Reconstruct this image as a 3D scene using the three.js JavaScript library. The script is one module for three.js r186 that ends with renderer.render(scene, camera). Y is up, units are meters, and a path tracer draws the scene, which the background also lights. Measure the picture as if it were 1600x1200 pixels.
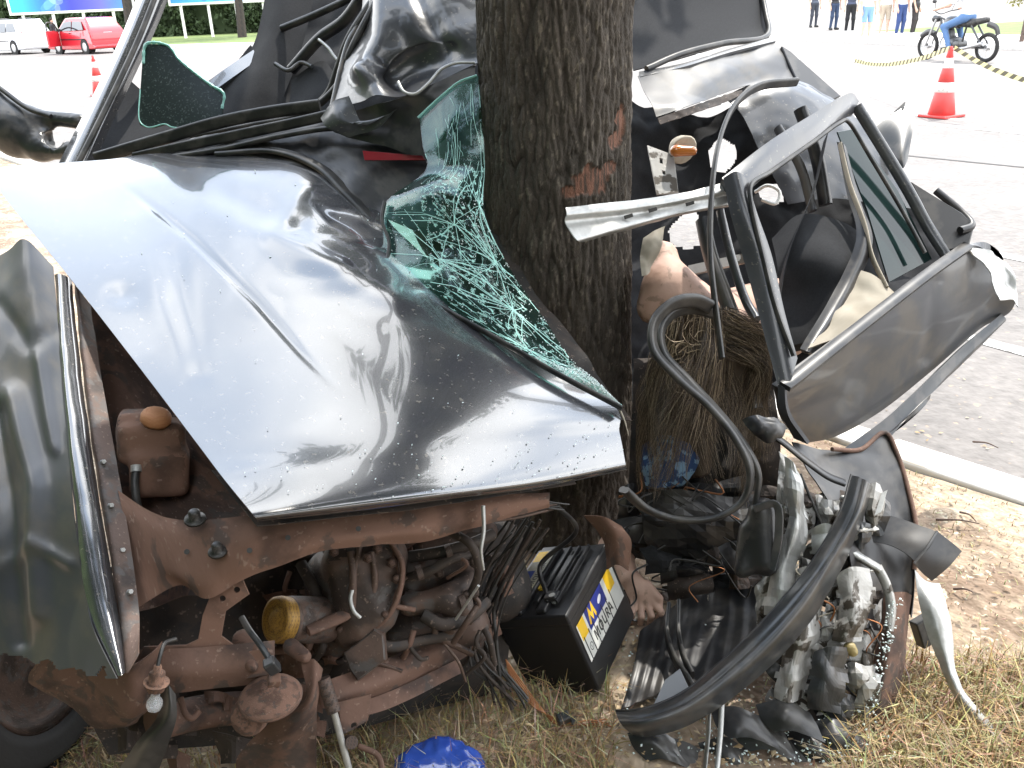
import * as THREE from 'three';
import { mergeGeometries } from 'three/addons/utils/BufferGeometryUtils.js';
import { RoundedBoxGeometry } from 'three/addons/geometries/RoundedBoxGeometry.js';
import { ImprovedNoise } from 'three/addons/math/ImprovedNoise.js';

// ---------------------------------------------------------------- camera, sky, sun, exposure
const scene = new THREE.Scene();
const camera = new THREE.PerspectiveCamera(46.8, 4 / 3, 0.05, 400);
const EYE = 1.55, PITCH = 23.4, ROLL = -2.5, F = 1386;
camera.position.set(0, EYE, 0);
camera.rotation.set(-PITCH * Math.PI / 180, 0, ROLL * Math.PI / 180, 'YXZ');
camera.updateMatrixWorld(true);
const renderer = new THREE.WebGLRenderer({ antialias: true });
renderer.toneMapping = THREE.LinearToneMapping;
renderer.toneMappingExposure = 1.5;
renderer.shadowMap.enabled = true;

const sunDir = new THREE.Vector3(0.50, 1.42, -0.62).normalize();
const NZ = new ImprovedNoise();
const n3 = (x, y, z) => NZ.noise(x + 31.7, y + 17.3, z + 9.1);
const fbm = (x, y, z, o = 4) => { let a = 0.5, s = 0, f = 1; for (let i = 0; i < o; i++) { s += a * n3(x * f, y * f, z * f + i * 7.7); a *= 0.5; f *= 2.03; } return s; };
{
  const W = 512, H = 256, data = new Float32Array(W * H * 4);
  for (let j = 0; j < H; j++) for (let i = 0; i < W; i++) {
    const lat = ((j + 0.5) / H - 0.5) * Math.PI, lon = ((i + 0.5) / W - 0.5) * 2 * Math.PI;
    const y = Math.sin(lat), x = Math.cos(lat) * Math.cos(lon), z = Math.cos(lat) * Math.sin(lon);
    const t = Math.pow(Math.max(0, y), 0.55);
    const c = [2.6 * (1 - t) + 1.3 * t, 2.65 * (1 - t) + 1.6 * t, 2.7 * (1 - t) + 2.1 * t];
    const k = 1 / (Math.max(y, 0) + 0.25);
    const cl = THREE.MathUtils.smoothstep(fbm(x * k * 1.6, 3, z * k * 1.6, 5), -0.22, 0.06);
    for (let q = 0; q < 3; q++) {
      let v = c[q] * (1 - cl) + [3.3, 3.35, 3.4][q] * cl;
      if (y < 0) v = [0.6, 0.58, 0.54][q];
      data[(j * W + i) * 4 + q] = v;
    }
    data[(j * W + i) * 4 + 3] = 1;
  }
  const sky = new THREE.DataTexture(data, W, H, THREE.RGBAFormat, THREE.FloatType);
  sky.mapping = THREE.EquirectangularReflectionMapping;
  sky.magFilter = sky.minFilter = THREE.LinearFilter; sky.wrapS = THREE.RepeatWrapping; sky.needsUpdate = true;
  scene.background = sky; scene.environment = sky;
}
const sun = new THREE.DirectionalLight(new THREE.Color(1, 0.95, 0.87), 3.8);
sun.position.copy(sunDir).multiplyScalar(40).add(new THREE.Vector3(0, 0, -6));
sun.target.position.set(0, 0, -6); scene.add(sun.target);
sun.castShadow = true; sun.shadow.mapSize.set(2048, 2048);
Object.assign(sun.shadow.camera, { left: -30, right: 30, top: 30, bottom: -45, near: 1, far: 120 });
scene.add(sun);

// ---------------------------------------------------------------- helpers
let seed = 7;
const rnd = () => { seed |= 0; seed = seed + 0x6D2B79F5 | 0; let t = Math.imul(seed ^ seed >>> 15, 1 | seed); t = t + Math.imul(t ^ t >>> 7, 61 | t) ^ t; return ((t ^ t >>> 14) >>> 0) / 4294967296; };
const R = (a, b) => a + (b - a) * rnd();
const V = (x, y, z) => new THREE.Vector3(x, y, z);
const eye = camera.position.clone();
// a place in the street found from where it shows in the photograph and how far away it stands
const P = (px, py, d) => V((px - 800) / F * d, -(py - 600) / F * d, -d).applyMatrix4(camera.matrixWorld);
const G = (px, py, h = 0) => { const r = P(px, py, 1).sub(eye); return eye.clone().addScaledVector(r, (h - EYE) / r.y); };
const pt = p => p.isVector3 ? p : P(p[0], p[1], p[2]);

function norm(g, box = false) {
  let q = g.index ? g.toNonIndexed() : g.clone();
  if (!q.attributes.normal) q.computeVertexNormals();
  if (!q.attributes.uv || box) {
    const p = q.attributes.position, uv = new Float32Array(p.count * 2), a = V(), b = V(), c = V();
    for (let i = 0; i < p.count; i += 3) {
      a.fromBufferAttribute(p, i); b.fromBufferAttribute(p, i + 1); c.fromBufferAttribute(p, i + 2);
      const nn = b.clone().sub(a).cross(c.clone().sub(a)); const ax = Math.abs(nn.x), ay = Math.abs(nn.y), az = Math.abs(nn.z);
      for (let k = 0; k < 3; k++) {
        const x = p.getX(i + k), y = p.getY(i + k), z = p.getZ(i + k);
        const s = ax > ay && ax > az ? [z, y] : ay > az ? [x, z] : [x, y];
        uv[(i + k) * 2] = s[0]; uv[(i + k) * 2 + 1] = s[1];
      }
    }
    q.setAttribute('uv', new THREE.BufferAttribute(uv, 2));
  }
  for (const k of Object.keys(q.attributes)) if (!['position', 'normal', 'uv', 'color'].includes(k)) q.deleteAttribute(k);
  return q;
}
const join = (list) => { const l = list.map(g => norm(g)); return l.length > 1 ? mergeGeometries(l) : l[0]; };

const names = new Map(), baseOf = new WeakMap();
function numbered(n) { const k = names.get(n) || 0; names.set(n, k + 1); return k ? n + '_' + String(k).padStart(3, '0') : n; }
function meta(o, label, category, group, kind) { if (label) o.userData.label = label; if (category) o.userData.category = category; if (group) o.userData.group = group; if (kind) o.userData.kind = kind; o.castShadow = o.receiveShadow = true; return o; }
function thing(name, label, category, base = V(0, 0, 0), group) {
  const o = new THREE.Group(); o.name = numbered(name); o.position.copy(base); scene.add(o); baseOf.set(o, base.clone()); return meta(o, label, category, group);
}
function part(parent, name, geo, mat, label) {            // geometry comes in world metres
  const g = Array.isArray(geo) ? join(geo) : geo; const b = baseOf.get(parent);
  g.translate(-b.x, -b.y, -b.z);
  const m = new THREE.Mesh(g, mat); m.name = name; m.castShadow = m.receiveShadow = true; parent.add(m); baseOf.set(m, b);
  if (label) m.userData.label = label; return m;
}
function solo(name, geo, mat, label, category, group, kind) {
  const g = Array.isArray(geo) ? join(geo) : geo; g.computeBoundingBox();
  const b = V((g.boundingBox.min.x + g.boundingBox.max.x) / 2, g.boundingBox.min.y, (g.boundingBox.min.z + g.boundingBox.max.z) / 2);
  g.translate(-b.x, -b.y, -b.z);
  const m = new THREE.Mesh(g, mat); m.name = numbered(name); m.position.copy(b); scene.add(m); baseOf.set(m, b); return meta(m, label, category, group, kind);
}

// curved metal sheet through a grid of points, with thickness
function cr(p0, p1, p2, p3, t) { const t2 = t * t, t3 = t2 * t; return 0.5 * (2 * p1 + (p2 - p0) * t + (2 * p0 - 5 * p1 + 4 * p2 - p3) * t2 + (3 * p1 - p0 - 3 * p2 + p3) * t3); }
function crA(arr, s) { // arr of arrays(numbers), s in 0..1
  const n = arr.length - 1; if (n === 0) return arr[0]; let x = Math.min(Math.max(s, 0), 1) * n, i = Math.min(Math.floor(x), n - 1), t = x - i;
  const g = k => k < 0 ? arr[0].map((v, q) => 2 * v - arr[1][q]) : k > n ? arr[n].map((v, q) => 2 * v - arr[n - 1][q]) : arr[k];
  const a = g(i - 1), b = g(i), c = g(i + 1), d = g(i + 2); return b.map((_, q) => cr(a[q], b[q], c[q], d[q], t));
}
function sheetEval(rows) {
  const W = rows.map(r => r.map(p => { const v = pt(p); return [v.x, v.y, v.z, p[0] ?? 0, p[1] ?? 0]; }));
  return (u, v) => crA(W.map(r => crA(r, u)), v);
}
function sheet(rows, o = {}) {
  const { nu = 24, nv = 24, th = 0.0015, amp = 0, freq = 6, ridge = 0, disp, cut, seedz = 0, flat = false } = o;
  const ev = sheetEval(rows), pos = [], px = [], w = nu + 1;
  for (let j = 0; j <= nv; j++) for (let i = 0; i <= nu; i++) { const e = ev(i / nu, j / nv); pos.push(V(e[0], e[1], e[2])); px.push([e[3], e[4]]); }
  const at = (i, j) => pos[Math.min(Math.max(j, 0), nv) * w + Math.min(Math.max(i, 0), nu)];
  const nor = () => { const out = []; for (let j = 0; j <= nv; j++) for (let i = 0; i <= nu; i++) { const n = at(i + 1, j).clone().sub(at(i - 1, j)).cross(at(i, j + 1).clone().sub(at(i, j - 1))).normalize(); out.push(n); } return out; };
  let N = nor();
  let s = 0; for (let k = 0; k < pos.length; k++) s += N[k].dot(eye.clone().sub(pos[k])); const sg = s < 0 ? -1 : 1;
  if (amp || ridge || disp) {
    const np = pos.map((p, k) => {
      let d = 0; if (amp) d += amp * 2 * fbm(p.x * freq + seedz, p.y * freq, p.z * freq, 3);
      if (ridge) d += ridge * (Math.abs(n3(p.x * freq * 1.3 + seedz + 5, p.y * freq * 1.3, p.z * freq * 1.3)) * 2 - 0.5);
      if (disp) d += disp(px[k][0], px[k][1], p, (k % w) / nu, Math.floor(k / w) / nv);
      return p.clone().addScaledVector(N[k], d * sg);
    }); for (let k = 0; k < pos.length; k++) pos[k] = np[k]; N = nor();
  }
  const us = [], vs = []; { let a = 0; const jm = nv >> 1; for (let i = 0; i <= nu; i++) { if (i) a += at(i, jm).distanceTo(at(i - 1, jm)); us.push(a); } a = 0; const im = nu >> 1; for (let j = 0; j <= nv; j++) { if (j) a += at(im, j).distanceTo(at(im, j - 1)); vs.push(a); } }
  const vp = [], vn = [], vu = [];
  const keep = (i, j) => !cut || !cut(px[j * w + i][0], px[j * w + i][1], (i + .5) / nu, (j + .5) / nv);
  const push = (i, j, side) => { const k = j * w + i, p = pos[k].clone().addScaledVector(N[k], sg * (side ? -th : 0)); vp.push(p.x, p.y, p.z); const n = N[k].clone().multiplyScalar(side ? -sg : sg); vn.push(n.x, n.y, n.z); vu.push(us[i], vs[j]); };
  const quad = (i, j, side) => { const a = [i, j], b = [i + 1, j], c = [i + 1, j + 1], d = [i, j + 1]; const o = (sg > 0) !== side ? [a, b, c, a, c, d] : [a, c, b, a, d, c]; for (const q of o) push(q[0], q[1], side); };
  const edge = (a, b) => { // wall between front and back along edge a-b
    const A = pos[a[1] * w + a[0]], B = pos[b[1] * w + b[0]], na = N[a[1] * w + a[0]], nb = N[b[1] * w + b[0]];
    const A2 = A.clone().addScaledVector(na, -sg * th), B2 = B.clone().addScaledVector(nb, -sg * th); const fn = B.clone().sub(A).cross(A2.clone().sub(A)).normalize();
    for (const q of [A, B, B2, A, B2, A2]) { vp.push(q.x, q.y, q.z); vn.push(fn.x, fn.y, fn.z); vu.push(us[a[0]], vs[a[1]]); }
  };
  for (let j = 0; j < nv; j++) for (let i = 0; i < nu; i++) {
    if (!keep(i, j)) continue; quad(i, j, false); quad(i, j, true);
    if (j === 0 || !keep(i, j - 1)) edge([i, j], [i + 1, j]); if (j === nv - 1 || !keep(i, j + 1)) edge([i, j + 1], [i + 1, j + 1]);
    if (i === 0 || !keep(i - 1, j)) edge([i, j], [i, j + 1]); if (i === nu - 1 || !keep(i + 1, j)) edge([i + 1, j], [i + 1, j + 1]);
  }
  const g = new THREE.BufferGeometry(); g.setAttribute('position', new THREE.Float32BufferAttribute(vp, 3)); g.setAttribute('normal', new THREE.Float32BufferAttribute(vn, 3)); g.setAttribute('uv', new THREE.Float32BufferAttribute(vu, 2)); if (flat) g.computeVertexNormals(); return g;
}
// flat plate cut to an outline, thickness th, softened edges
function plate(out, o = {}) {
  const { th = 0.003, holes = [], bevel = 0.0008, smooth = false } = o; const A = out.map(pt), c = V(), n = V();
  A.forEach(p => c.add(p)); c.divideScalar(A.length);
  A.forEach((p, i) => { const q = A[(i + 1) % A.length]; n.x += (p.y - q.y) * (p.z + q.z); n.y += (p.z - q.z) * (p.x + q.x); n.z += (p.x - q.x) * (p.y + q.y); });
  n.normalize(); if (n.dot(eye.clone().sub(c)) < 0) n.negate();
  const x = V(1, 0, 0).addScaledVector(n, -n.x).normalize(), y = n.clone().cross(x);
  const f = p => { const q = pt(p).clone().sub(c); return new THREE.Vector2(q.dot(x), q.dot(y)); };
  let s2 = A.map(f); if (smooth) s2 = new THREE.SplineCurve([...s2, s2[0]]).getPoints(A.length * 6).slice(0, -1);
  const sh = new THREE.Shape(s2); for (const h of holes) sh.holes.push(new THREE.Path(h.map(f)));
  const g = new THREE.ExtrudeGeometry(sh, { depth: th, bevelEnabled: bevel > 0, bevelSize: bevel, bevelThickness: bevel, bevelSegments: 1, steps: 1 });
  g.translate(0, 0, -th); return norm(g.applyMatrix4(new THREE.Matrix4().makeBasis(x, y, n).setPosition(c)));
}
// a closed profile swept along a curve
function sweep(pts, prof, o = {}) {
  const { seg = pts.length * 8, up, scale, closed = false, tension = 0.5 } = o; const P3 = pts.map(pt); const cv = new THREE.CatmullRomCurve3(P3, closed, 'centripetal', tension);
  const fr = cv.computeFrenetFrames(seg, closed); const vp = [], vu = [], m = prof.length, ring = [];
  const L = cv.getLength(); let per = [0]; for (let k = 1; k <= m; k++) per.push(per[k - 1] + Math.hypot(prof[k % m][0] - prof[k - 1][0], prof[k % m][1] - prof[k - 1][1]));
  for (let i = 0; i <= seg; i++) {
    const c = cv.getPointAt(i / seg), t = fr.tangents[i]; let nn = fr.normals[i], bb = fr.binormals[i];
    if (up) { bb = t.clone().cross(up).normalize(); nn = bb.clone().cross(t).normalize(); }
    const s = scale ? scale(i / seg) : 1; ring.push(prof.map(q => c.clone().addScaledVector(bb, q[0] * s).addScaledVector(nn, q[1] * s)));
  }
  const idx = [], P2 = []; for (let i = 0; i <= seg; i++) for (let k = 0; k <= m; k++) { const q = ring[i][k % m]; vp.push(q.x, q.y, q.z); vu.push(i / seg * L, per[k]); }
  for (let i = 0; i < seg; i++) for (let k = 0; k < m; k++) { const a = i * (m + 1) + k, b = a + m + 1; idx.push(a, b, a + 1, b, b + 1, a + 1); }
  if (!closed) for (const e of [0, seg]) { const st = vp.length / 3; for (let k = 0; k < m; k++) { const q = ring[e][k]; vp.push(q.x, q.y, q.z); vu.push(0, 0); } for (const f of THREE.ShapeUtils.triangulateShape(prof.map(q => new THREE.Vector2(q[0], q[1])), [])) idx.push(st + f[0], st + f[1], st + f[2]); }
  let g = new THREE.BufferGeometry(); g.setAttribute('position', new THREE.Float32BufferAttribute(vp, 3)); g.setAttribute('uv', new THREE.Float32BufferAttribute(vu, 2)); g.setIndex(idx);
  g.computeVertexNormals(); return norm(g);
}
const circ = (r, n = 8, e = 1) => Array.from({ length: n }, (_, i) => [Math.cos(i / n * 6.2832) * r, Math.sin(i / n * 6.2832) * r * e]);
const tube = (pts, r, o = {}) => sweep(pts, circ(r, o.n || 8, o.e || 1), o);
const strip = (w, t) => [[-w / 2, -t / 2], [w / 2, -t / 2], [w / 2, t / 2], [-w / 2, t / 2]];
const sealProf = r => { const a = []; for (let i = 0; i < 16; i++) { const t = i / 16 * 6.2832; const k = 1 - 0.32 * Math.pow(Math.abs(Math.sin(t)), 6) * 1; a.push([Math.cos(t) * r * 1.7, Math.sin(t) * r * k]); } return a; };
const cylB = (a, b, r1, r2 = r1, n = 20) => { const A = pt(a), B = pt(b), d = B.clone().sub(A), L = d.length(); const g = new THREE.CylinderGeometry(r2, r1, L, n, 1); g.translate(0, L / 2, 0); g.applyQuaternion(new THREE.Quaternion().setFromUnitVectors(V(0, 1, 0), d.normalize())); g.translate(A.x, A.y, A.z); return norm(g); };
const latheB = (a, b, prof, n = 24) => { const A = pt(a), B = pt(b), d = B.clone().sub(A).normalize(); const g = new THREE.LatheGeometry(prof.map(p => new THREE.Vector2(Math.max(p[0], 1e-4), p[1])), n); g.applyQuaternion(new THREE.Quaternion().setFromUnitVectors(V(0, 1, 0), d)); g.translate(A.x, A.y, A.z); return norm(g); };
const rbox = (w, h, d, r, m) => { const g = new RoundedBoxGeometry(w, h, d, 2, r); if (m) g.applyMatrix4(m); return norm(g, true); };
const TR = (p, rx = 0, ry = 0, rz = 0) => new THREE.Matrix4().makeRotationFromEuler(new THREE.Euler(rx, ry, rz, 'YXZ')).setPosition(pt(p));

// smooth solids: distance field -> surface nets
const smin = (a, b, k) => { const h = Math.max(k - Math.abs(a - b), 0) / k; return Math.min(a, b) - h * h * k * 0.25; };
const capD = (a, b, ra, rb) => { const ab = b.clone().sub(a), l2 = ab.lengthSq() || 1e-9; return (x, y, z) => { const px = x - a.x, py = y - a.y, pz = z - a.z; const t = Math.min(Math.max((px * ab.x + py * ab.y + pz * ab.z) / l2, 0), 1); return Math.hypot(px - ab.x * t, py - ab.y * t, pz - ab.z * t) - (ra + (rb - ra) * t); }; };
const ellD = (c, r) => (x, y, z) => { const k = Math.hypot((x - c.x) / r.x, (y - c.y) / r.y, (z - c.z) / r.z); return (k - 1) * Math.min(r.x, r.y, r.z); };
const boxD = (c, h, r, q) => { const iq = q.clone().invert(), v = V(); return (x, y, z) => { v.set(x - c.x, y - c.y, z - c.z).applyQuaternion(iq); const a = Math.abs(v.x) - h.x + r, b = Math.abs(v.y) - h.y + r, d = Math.abs(v.z) - h.z + r; return Math.hypot(Math.max(a, 0), Math.max(b, 0), Math.max(d, 0)) + Math.min(Math.max(a, b, d), 0) - r; }; };
const unionD = (list, k) => (x, y, z) => { let d = 1e9; for (const f of list) d = smin(d, f(x, y, z), k); return d; };
function nets(f, lo, hi, cell) {
  const nx = Math.ceil((hi.x - lo.x) / cell) + 1, ny = Math.ceil((hi.y - lo.y) / cell) + 1, nz = Math.ceil((hi.z - lo.z) / cell) + 1;
  const v = new Float32Array(nx * ny * nz), id = (i, j, k) => (k * ny + j) * nx + i;
  for (let k = 0; k < nz; k++) for (let j = 0; j < ny; j++) for (let i = 0; i < nx; i++) v[id(i, j, k)] = f(lo.x + i * cell, lo.y + j * cell, lo.z + k * cell);
  const vi = new Int32Array(nx * ny * nz).fill(-1), vp = [], idx = [];
  for (let k = 0; k < nz - 1; k++) for (let j = 0; j < ny - 1; j++) for (let i = 0; i < nx - 1; i++) {
    let m = 0; for (let c = 0; c < 8; c++) if (v[id(i + (c & 1), j + (c >> 1 & 1), k + (c >> 2))] < 0) m |= 1 << c; if (m === 0 || m === 255) continue;
    let sx = 0, sy = 0, sz = 0, n = 0; for (let a = 0; a < 8; a++) for (const bit of [1, 2, 4]) { const b = a | bit; if (b === a || ((m >> a & 1) === (m >> b & 1))) continue; const va = v[id(i + (a & 1), j + (a >> 1 & 1), k + (a >> 2))], vb = v[id(i + (b & 1), j + (b >> 1 & 1), k + (b >> 2))], t = va / (va - vb); sx += (a & 1) + t * ((b & 1) - (a & 1)); sy += (a >> 1 & 1) + t * ((b >> 1 & 1) - (a >> 1 & 1)); sz += (a >> 2) + t * ((b >> 2) - (a >> 2)); n++; }
    vi[id(i, j, k)] = vp.length / 3; vp.push(lo.x + (i + sx / n) * cell, lo.y + (j + sy / n) * cell, lo.z + (k + sz / n) * cell);
  }
  const q4 = (a, b, c, d, fl) => { if (a < 0 || b < 0 || c < 0 || d < 0) return; if (fl) idx.push(a, b, c, a, c, d); else idx.push(a, c, b, a, d, c); };
  for (let k = 1; k < nz - 1; k++) for (let j = 1; j < ny - 1; j++) for (let i = 1; i < nx - 1; i++) {
    const s = v[id(i, j, k)] < 0;
    if (s !== (v[id(i + 1, j, k)] < 0)) q4(vi[id(i, j - 1, k - 1)], vi[id(i, j, k - 1)], vi[id(i, j, k)], vi[id(i, j - 1, k)], s);
    if (s !== (v[id(i, j + 1, k)] < 0)) q4(vi[id(i - 1, j, k - 1)], vi[id(i - 1, j, k)], vi[id(i, j, k)], vi[id(i, j, k - 1)], s);
    if (s !== (v[id(i, j, k + 1)] < 0)) q4(vi[id(i - 1, j - 1, k)], vi[id(i, j - 1, k)], vi[id(i, j, k)], vi[id(i - 1, j, k)], s);
  }
  const g = new THREE.BufferGeometry(); g.setAttribute('position', new THREE.Float32BufferAttribute(vp, 3)); g.setIndex(idx); g.computeVertexNormals(); return norm(g, true);
}

// ---------------------------------------------------------------- textures and materials
// periodic value noise on a unit square
function pnoise(per, sd) { const t = new Float32Array(per * per); let s = sd * 7919 + 13; for (let i = 0; i < t.length; i++) { s = (s * 1664525 + 1013904223) >>> 0; t[i] = s / 4294967296; } return (u, v) => { const x = u * per, y = v * per, i = Math.floor(x), j = Math.floor(y); let a = x - i, b = y - j; a = a * a * (3 - 2 * a); b = b * b * (3 - 2 * b); const q = (p, r) => t[((r % per + per) % per) * per + ((p % per + per) % per)]; return (q(i, j) * (1 - a) + q(i + 1, j) * a) * (1 - b) + (q(i, j + 1) * (1 - a) + q(i + 1, j + 1) * a) * b; }; }
function pf(base, oct, sd) { const L = []; for (let o = 0; o < oct; o++) L.push([pnoise(base << o, sd + o), Math.pow(0.55, o)]); const tot = L.reduce((a, b) => a + b[1], 0); return (u, v) => { let s = 0; for (const [f, a] of L) s += f(u, v) * a; return s / tot; }; }
function tex(size, fn, rep, srgb = true) {
  const d = new Uint8Array(size * size * 4); for (let j = 0; j < size; j++) for (let i = 0; i < size; i++) { const c = fn((i + .5) / size, (j + .5) / size); for (let q = 0; q < 3; q++) { let v = Math.min(Math.max(c.length ? c[q] : c, 0), 1); if (srgb) v = v <= 0.0031308 ? v * 12.92 : 1.055 * Math.pow(v, 1 / 2.4) - 0.055; d[(j * size + i) * 4 + q] = v * 255; } d[(j * size + i) * 4 + 3] = 255; }
  const t = new THREE.DataTexture(d, size, size); t.wrapS = t.wrapT = THREE.RepeatWrapping; t.magFilter = THREE.LinearFilter; t.minFilter = THREE.LinearMipmapLinearFilter; t.generateMipmaps = true; if (srgb) t.colorSpace = THREE.SRGBColorSpace; t.repeat.set(rep, rep); t.needsUpdate = true; return t;
}
const mix = (a, b, t) => a.map((v, i) => v + (b[i] - v) * t), ss = THREE.MathUtils.smoothstep;
const std = (o) => { const { c, ...r } = o; const m = new THREE.MeshPhysicalMaterial({ side: THREE.DoubleSide, ...r }); if (c) m.color.setRGB(...c); return m; };
const dustN = pf(6, 6, 11), dustF = pf(48, 3, 17);
const roughDust = tex(512, (u, v) => { const a = dustN(u, v), b = dustF(u, v); const r = 0.28 + 0.25 * ss(a, 0.5, 0.7) + 0.3 * ss(b, 0.66, 0.8); return [r, r, r]; }, 2, false);
const paintMap = tex(1024, (u, v) => { const a = dustN(u, v), b = dustF(u, v); const k = 0.10 * ss(a, 0.48, 0.72) + 0.75 * ss(b, 0.74, 0.82); return mix([0.040, 0.042, 0.047], [0.17, 0.155, 0.13], k); }, 2.2);
const M = {};
M.paint = std({ map: paintMap, roughness: 0.2, metalness: 0.0, ior: 2.1, clearcoat: 1, clearcoatRoughness: 0.035 });
M.paintDusty = std({ map: tex(512, (u, v) => mix([0.040, 0.042, 0.047], [0.075, 0.066, 0.055], ss(dustN(u, v), 0.4, 0.75)), 1.6), roughness: 0.5, clearcoat: 0.3, clearcoatRoughness: 0.12 });
M.paintB = std({ map: paintMap, roughness: 0.35, clearcoat: 0.5, clearcoatRoughness: 0.04 });
const rA = pf(5, 6, 23), rB = pf(40, 3, 29), rC = pf(9, 5, 31);
const rustFn = (d, l, g) => (u, v) => { const a = rA(u, v), b = rB(u, v), c = rC(u, v); let k = mix(d, l, ss(a, 0.32, 0.66)); k = mix(k, g, 0.7 * ss(c, 0.55, 0.68)); return mix(k, [0.33, 0.24, 0.19], 0.35 * ss(b, 0.7, 0.82)); };
const rustBump = tex(512, (u, v) => 0.5 * rA(u, v) + 0.5 * rB(u, v), 3, false);
M.rust = std({ map: tex(512, rustFn([0.052, 0.031, 0.024], [0.135, 0.076, 0.054], [0.045, 0.04, 0.037]), 3), bumpMap: rustBump, bumpScale: 0.0012, roughness: 0.82 });
M.mud = std({ map: tex(512, rustFn([0.085, 0.047, 0.033], [0.17, 0.095, 0.066], [0.065, 0.05, 0.043]), 3), bumpMap: rustBump, bumpScale: 0.0008, roughness: 0.9 });
M.cast = std({ map: tex(512, rustFn([0.040, 0.028, 0.023], [0.105, 0.068, 0.052], [0.085, 0.08, 0.076]), 4), bumpMap: rustBump, bumpScale: 0.001, roughness: 0.62, metalness: 0.2 });
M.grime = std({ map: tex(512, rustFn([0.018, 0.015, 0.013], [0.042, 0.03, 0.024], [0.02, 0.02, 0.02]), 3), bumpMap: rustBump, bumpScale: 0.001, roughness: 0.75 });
M.steel = std({ map: tex(512, (u, v) => mix([0.34, 0.34, 0.33], [0.50, 0.50, 0.48], rA(u, v)).map(x => x * (0.8 + 0.3 * rB(u, v))), 3), roughness: 0.42, metalness: 0.55, bumpMap: rustBump, bumpScale: 0.0004 });
M.torn = std({ map: tex(512, (u, v) => { const a = rA(u, v), c = rC(u, v); return mix(mix([0.26, 0.255, 0.24], [0.40, 0.39, 0.37], a), [0.07, 0.058, 0.046], ss(c, 0.50, 0.60)); }, 4), roughness: 0.38, metalness: 0.3, bumpMap: rustBump, bumpScale: 0.001 });
M.rubber = std({ map: tex(256, (u, v) => mix([0.018, 0.018, 0.018], [0.05, 0.047, 0.043], ss(dustN(u, v), 0.4, 0.7)), 4), roughness: 0.42 });
M.plastic = std({ map: tex(256, (u, v) => mix([0.016, 0.016, 0.018], [0.05, 0.046, 0.042], ss(dustN(u, v), 0.42, 0.72)), 3), roughness: 0.38 });
M.greyPlastic = std({ map: tex(256, (u, v) => mix([0.035, 0.037, 0.040], [0.085, 0.08, 0.075], ss(dustN(u, v), 0.42, 0.72)), 3), roughness: 0.3 });
M.fabric = std({ map: tex(256, (u, v) => { const k = 0.7 + 0.6 * dustF(u, v); return [0.02 * k, 0.021 * k, 0.024 * k]; }, 6), roughness: 0.95 });
M.trim = std({ map: tex(256, (u, v) => mix([0.30, 0.26, 0.20], [0.42, 0.38, 0.31], rA(u, v)), 4), roughness: 0.85 });
M.tyre = std({ c: [0.022, 0.021, 0.02], roughness: 0.85, bumpMap: rustBump, bumpScale: 0.001 });
M.glassDark = std({ c: [0.35, 0.5, 0.46], roughness: 0.02, transmission: 0.55, thickness: 0, ior: 1.5 });
M.glass = std({ c: [0.58, 0.82, 0.77], roughness: 0.05, transmission: 1, thickness: 0, ior: 1.5 });
M.glassEdge = std({ c: [0.30, 0.62, 0.55], roughness: 0.25, transmission: 0.35, thickness: 0 });
M.crack = std({ c: [0.46, 0.80, 0.72], roughness: 0.4 });
M.shard = std({ c: [0.66, 0.76, 0.74], roughness: 0.12, clearcoat: 1 });
M.white = std({ c: [0.72, 0.72, 0.70], roughness: 0.5 });
M.wire = std({ c: [0.03, 0.028, 0.026], roughness: 0.5 });
M.copper = std({ c: [0.38, 0.16, 0.07], roughness: 0.4, metalness: 0.6 });
M.skin = std({ map: tex(256, (u, v) => mix([0.50, 0.30, 0.22], [0.60, 0.38, 0.29], rA(u, v)), 5), roughness: 0.55 });

// ---------------------------------------------------------------- setting: road, verge, kerb, lawn
const U = V(0.66, 0, 0.7513), NR = V(0.7513, 0, -0.66), K0 = V(1.4, 0, -2.89);     // along the kerb, towards the road, a point on the kerb
const RD = -0.11;
const onK = (u, n, y) => K0.clone().addScaledVector(U, u).addScaledVector(NR, n).setY(y);
function quadSheet(pts, y, div = 1) { // world xz quad, uv in metres
  const g = new THREE.PlaneGeometry(1, 1, div, div), p = g.attributes.position, uv = g.attributes.uv;
  for (let i = 0; i < p.count; i++) { const s = p.getX(i) + .5, t = p.getY(i) + .5; const a = pts[0].clone().lerp(pts[1], s), b = pts[3].clone().lerp(pts[2], s), q = a.lerp(b, t); p.setXYZ(i, q.x, y, q.z); uv.setXY(i, q.x, q.z); }
  g.computeVertexNormals(); if (g.attributes.normal.getY(0) < 0) { const ix = g.index; for (let i = 0; i < ix.count; i += 3) { const a = ix.getX(i); ix.setX(i, ix.getX(i + 1)); ix.setX(i + 1, a); } g.computeVertexNormals(); } return g;
}
const agg = pf(64, 3, 41), patchN = pf(4, 5, 43), litter = pf(90, 2, 47);
M.road = std({ map: tex(1024, (u, v) => { let k = mix([0.135, 0.124, 0.117], [0.20, 0.183, 0.170], patchN(u, v)); const a = agg(u, v); k = k.map(x => x * (0.72 + 0.55 * a)); return mix(k, [0.34, 0.25, 0.18], 0.75 * ss(litter(u, v), 0.80, 0.88)); }, 0.35), bumpMap: tex(512, (u, v) => agg(u, v), 0.7, false), bumpScale: 0.004, roughness: 0.85 });
const dirtA = pf(8, 6, 51), dirtB = pf(70, 3, 53), dirtC = pf(120, 2, 59);
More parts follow.
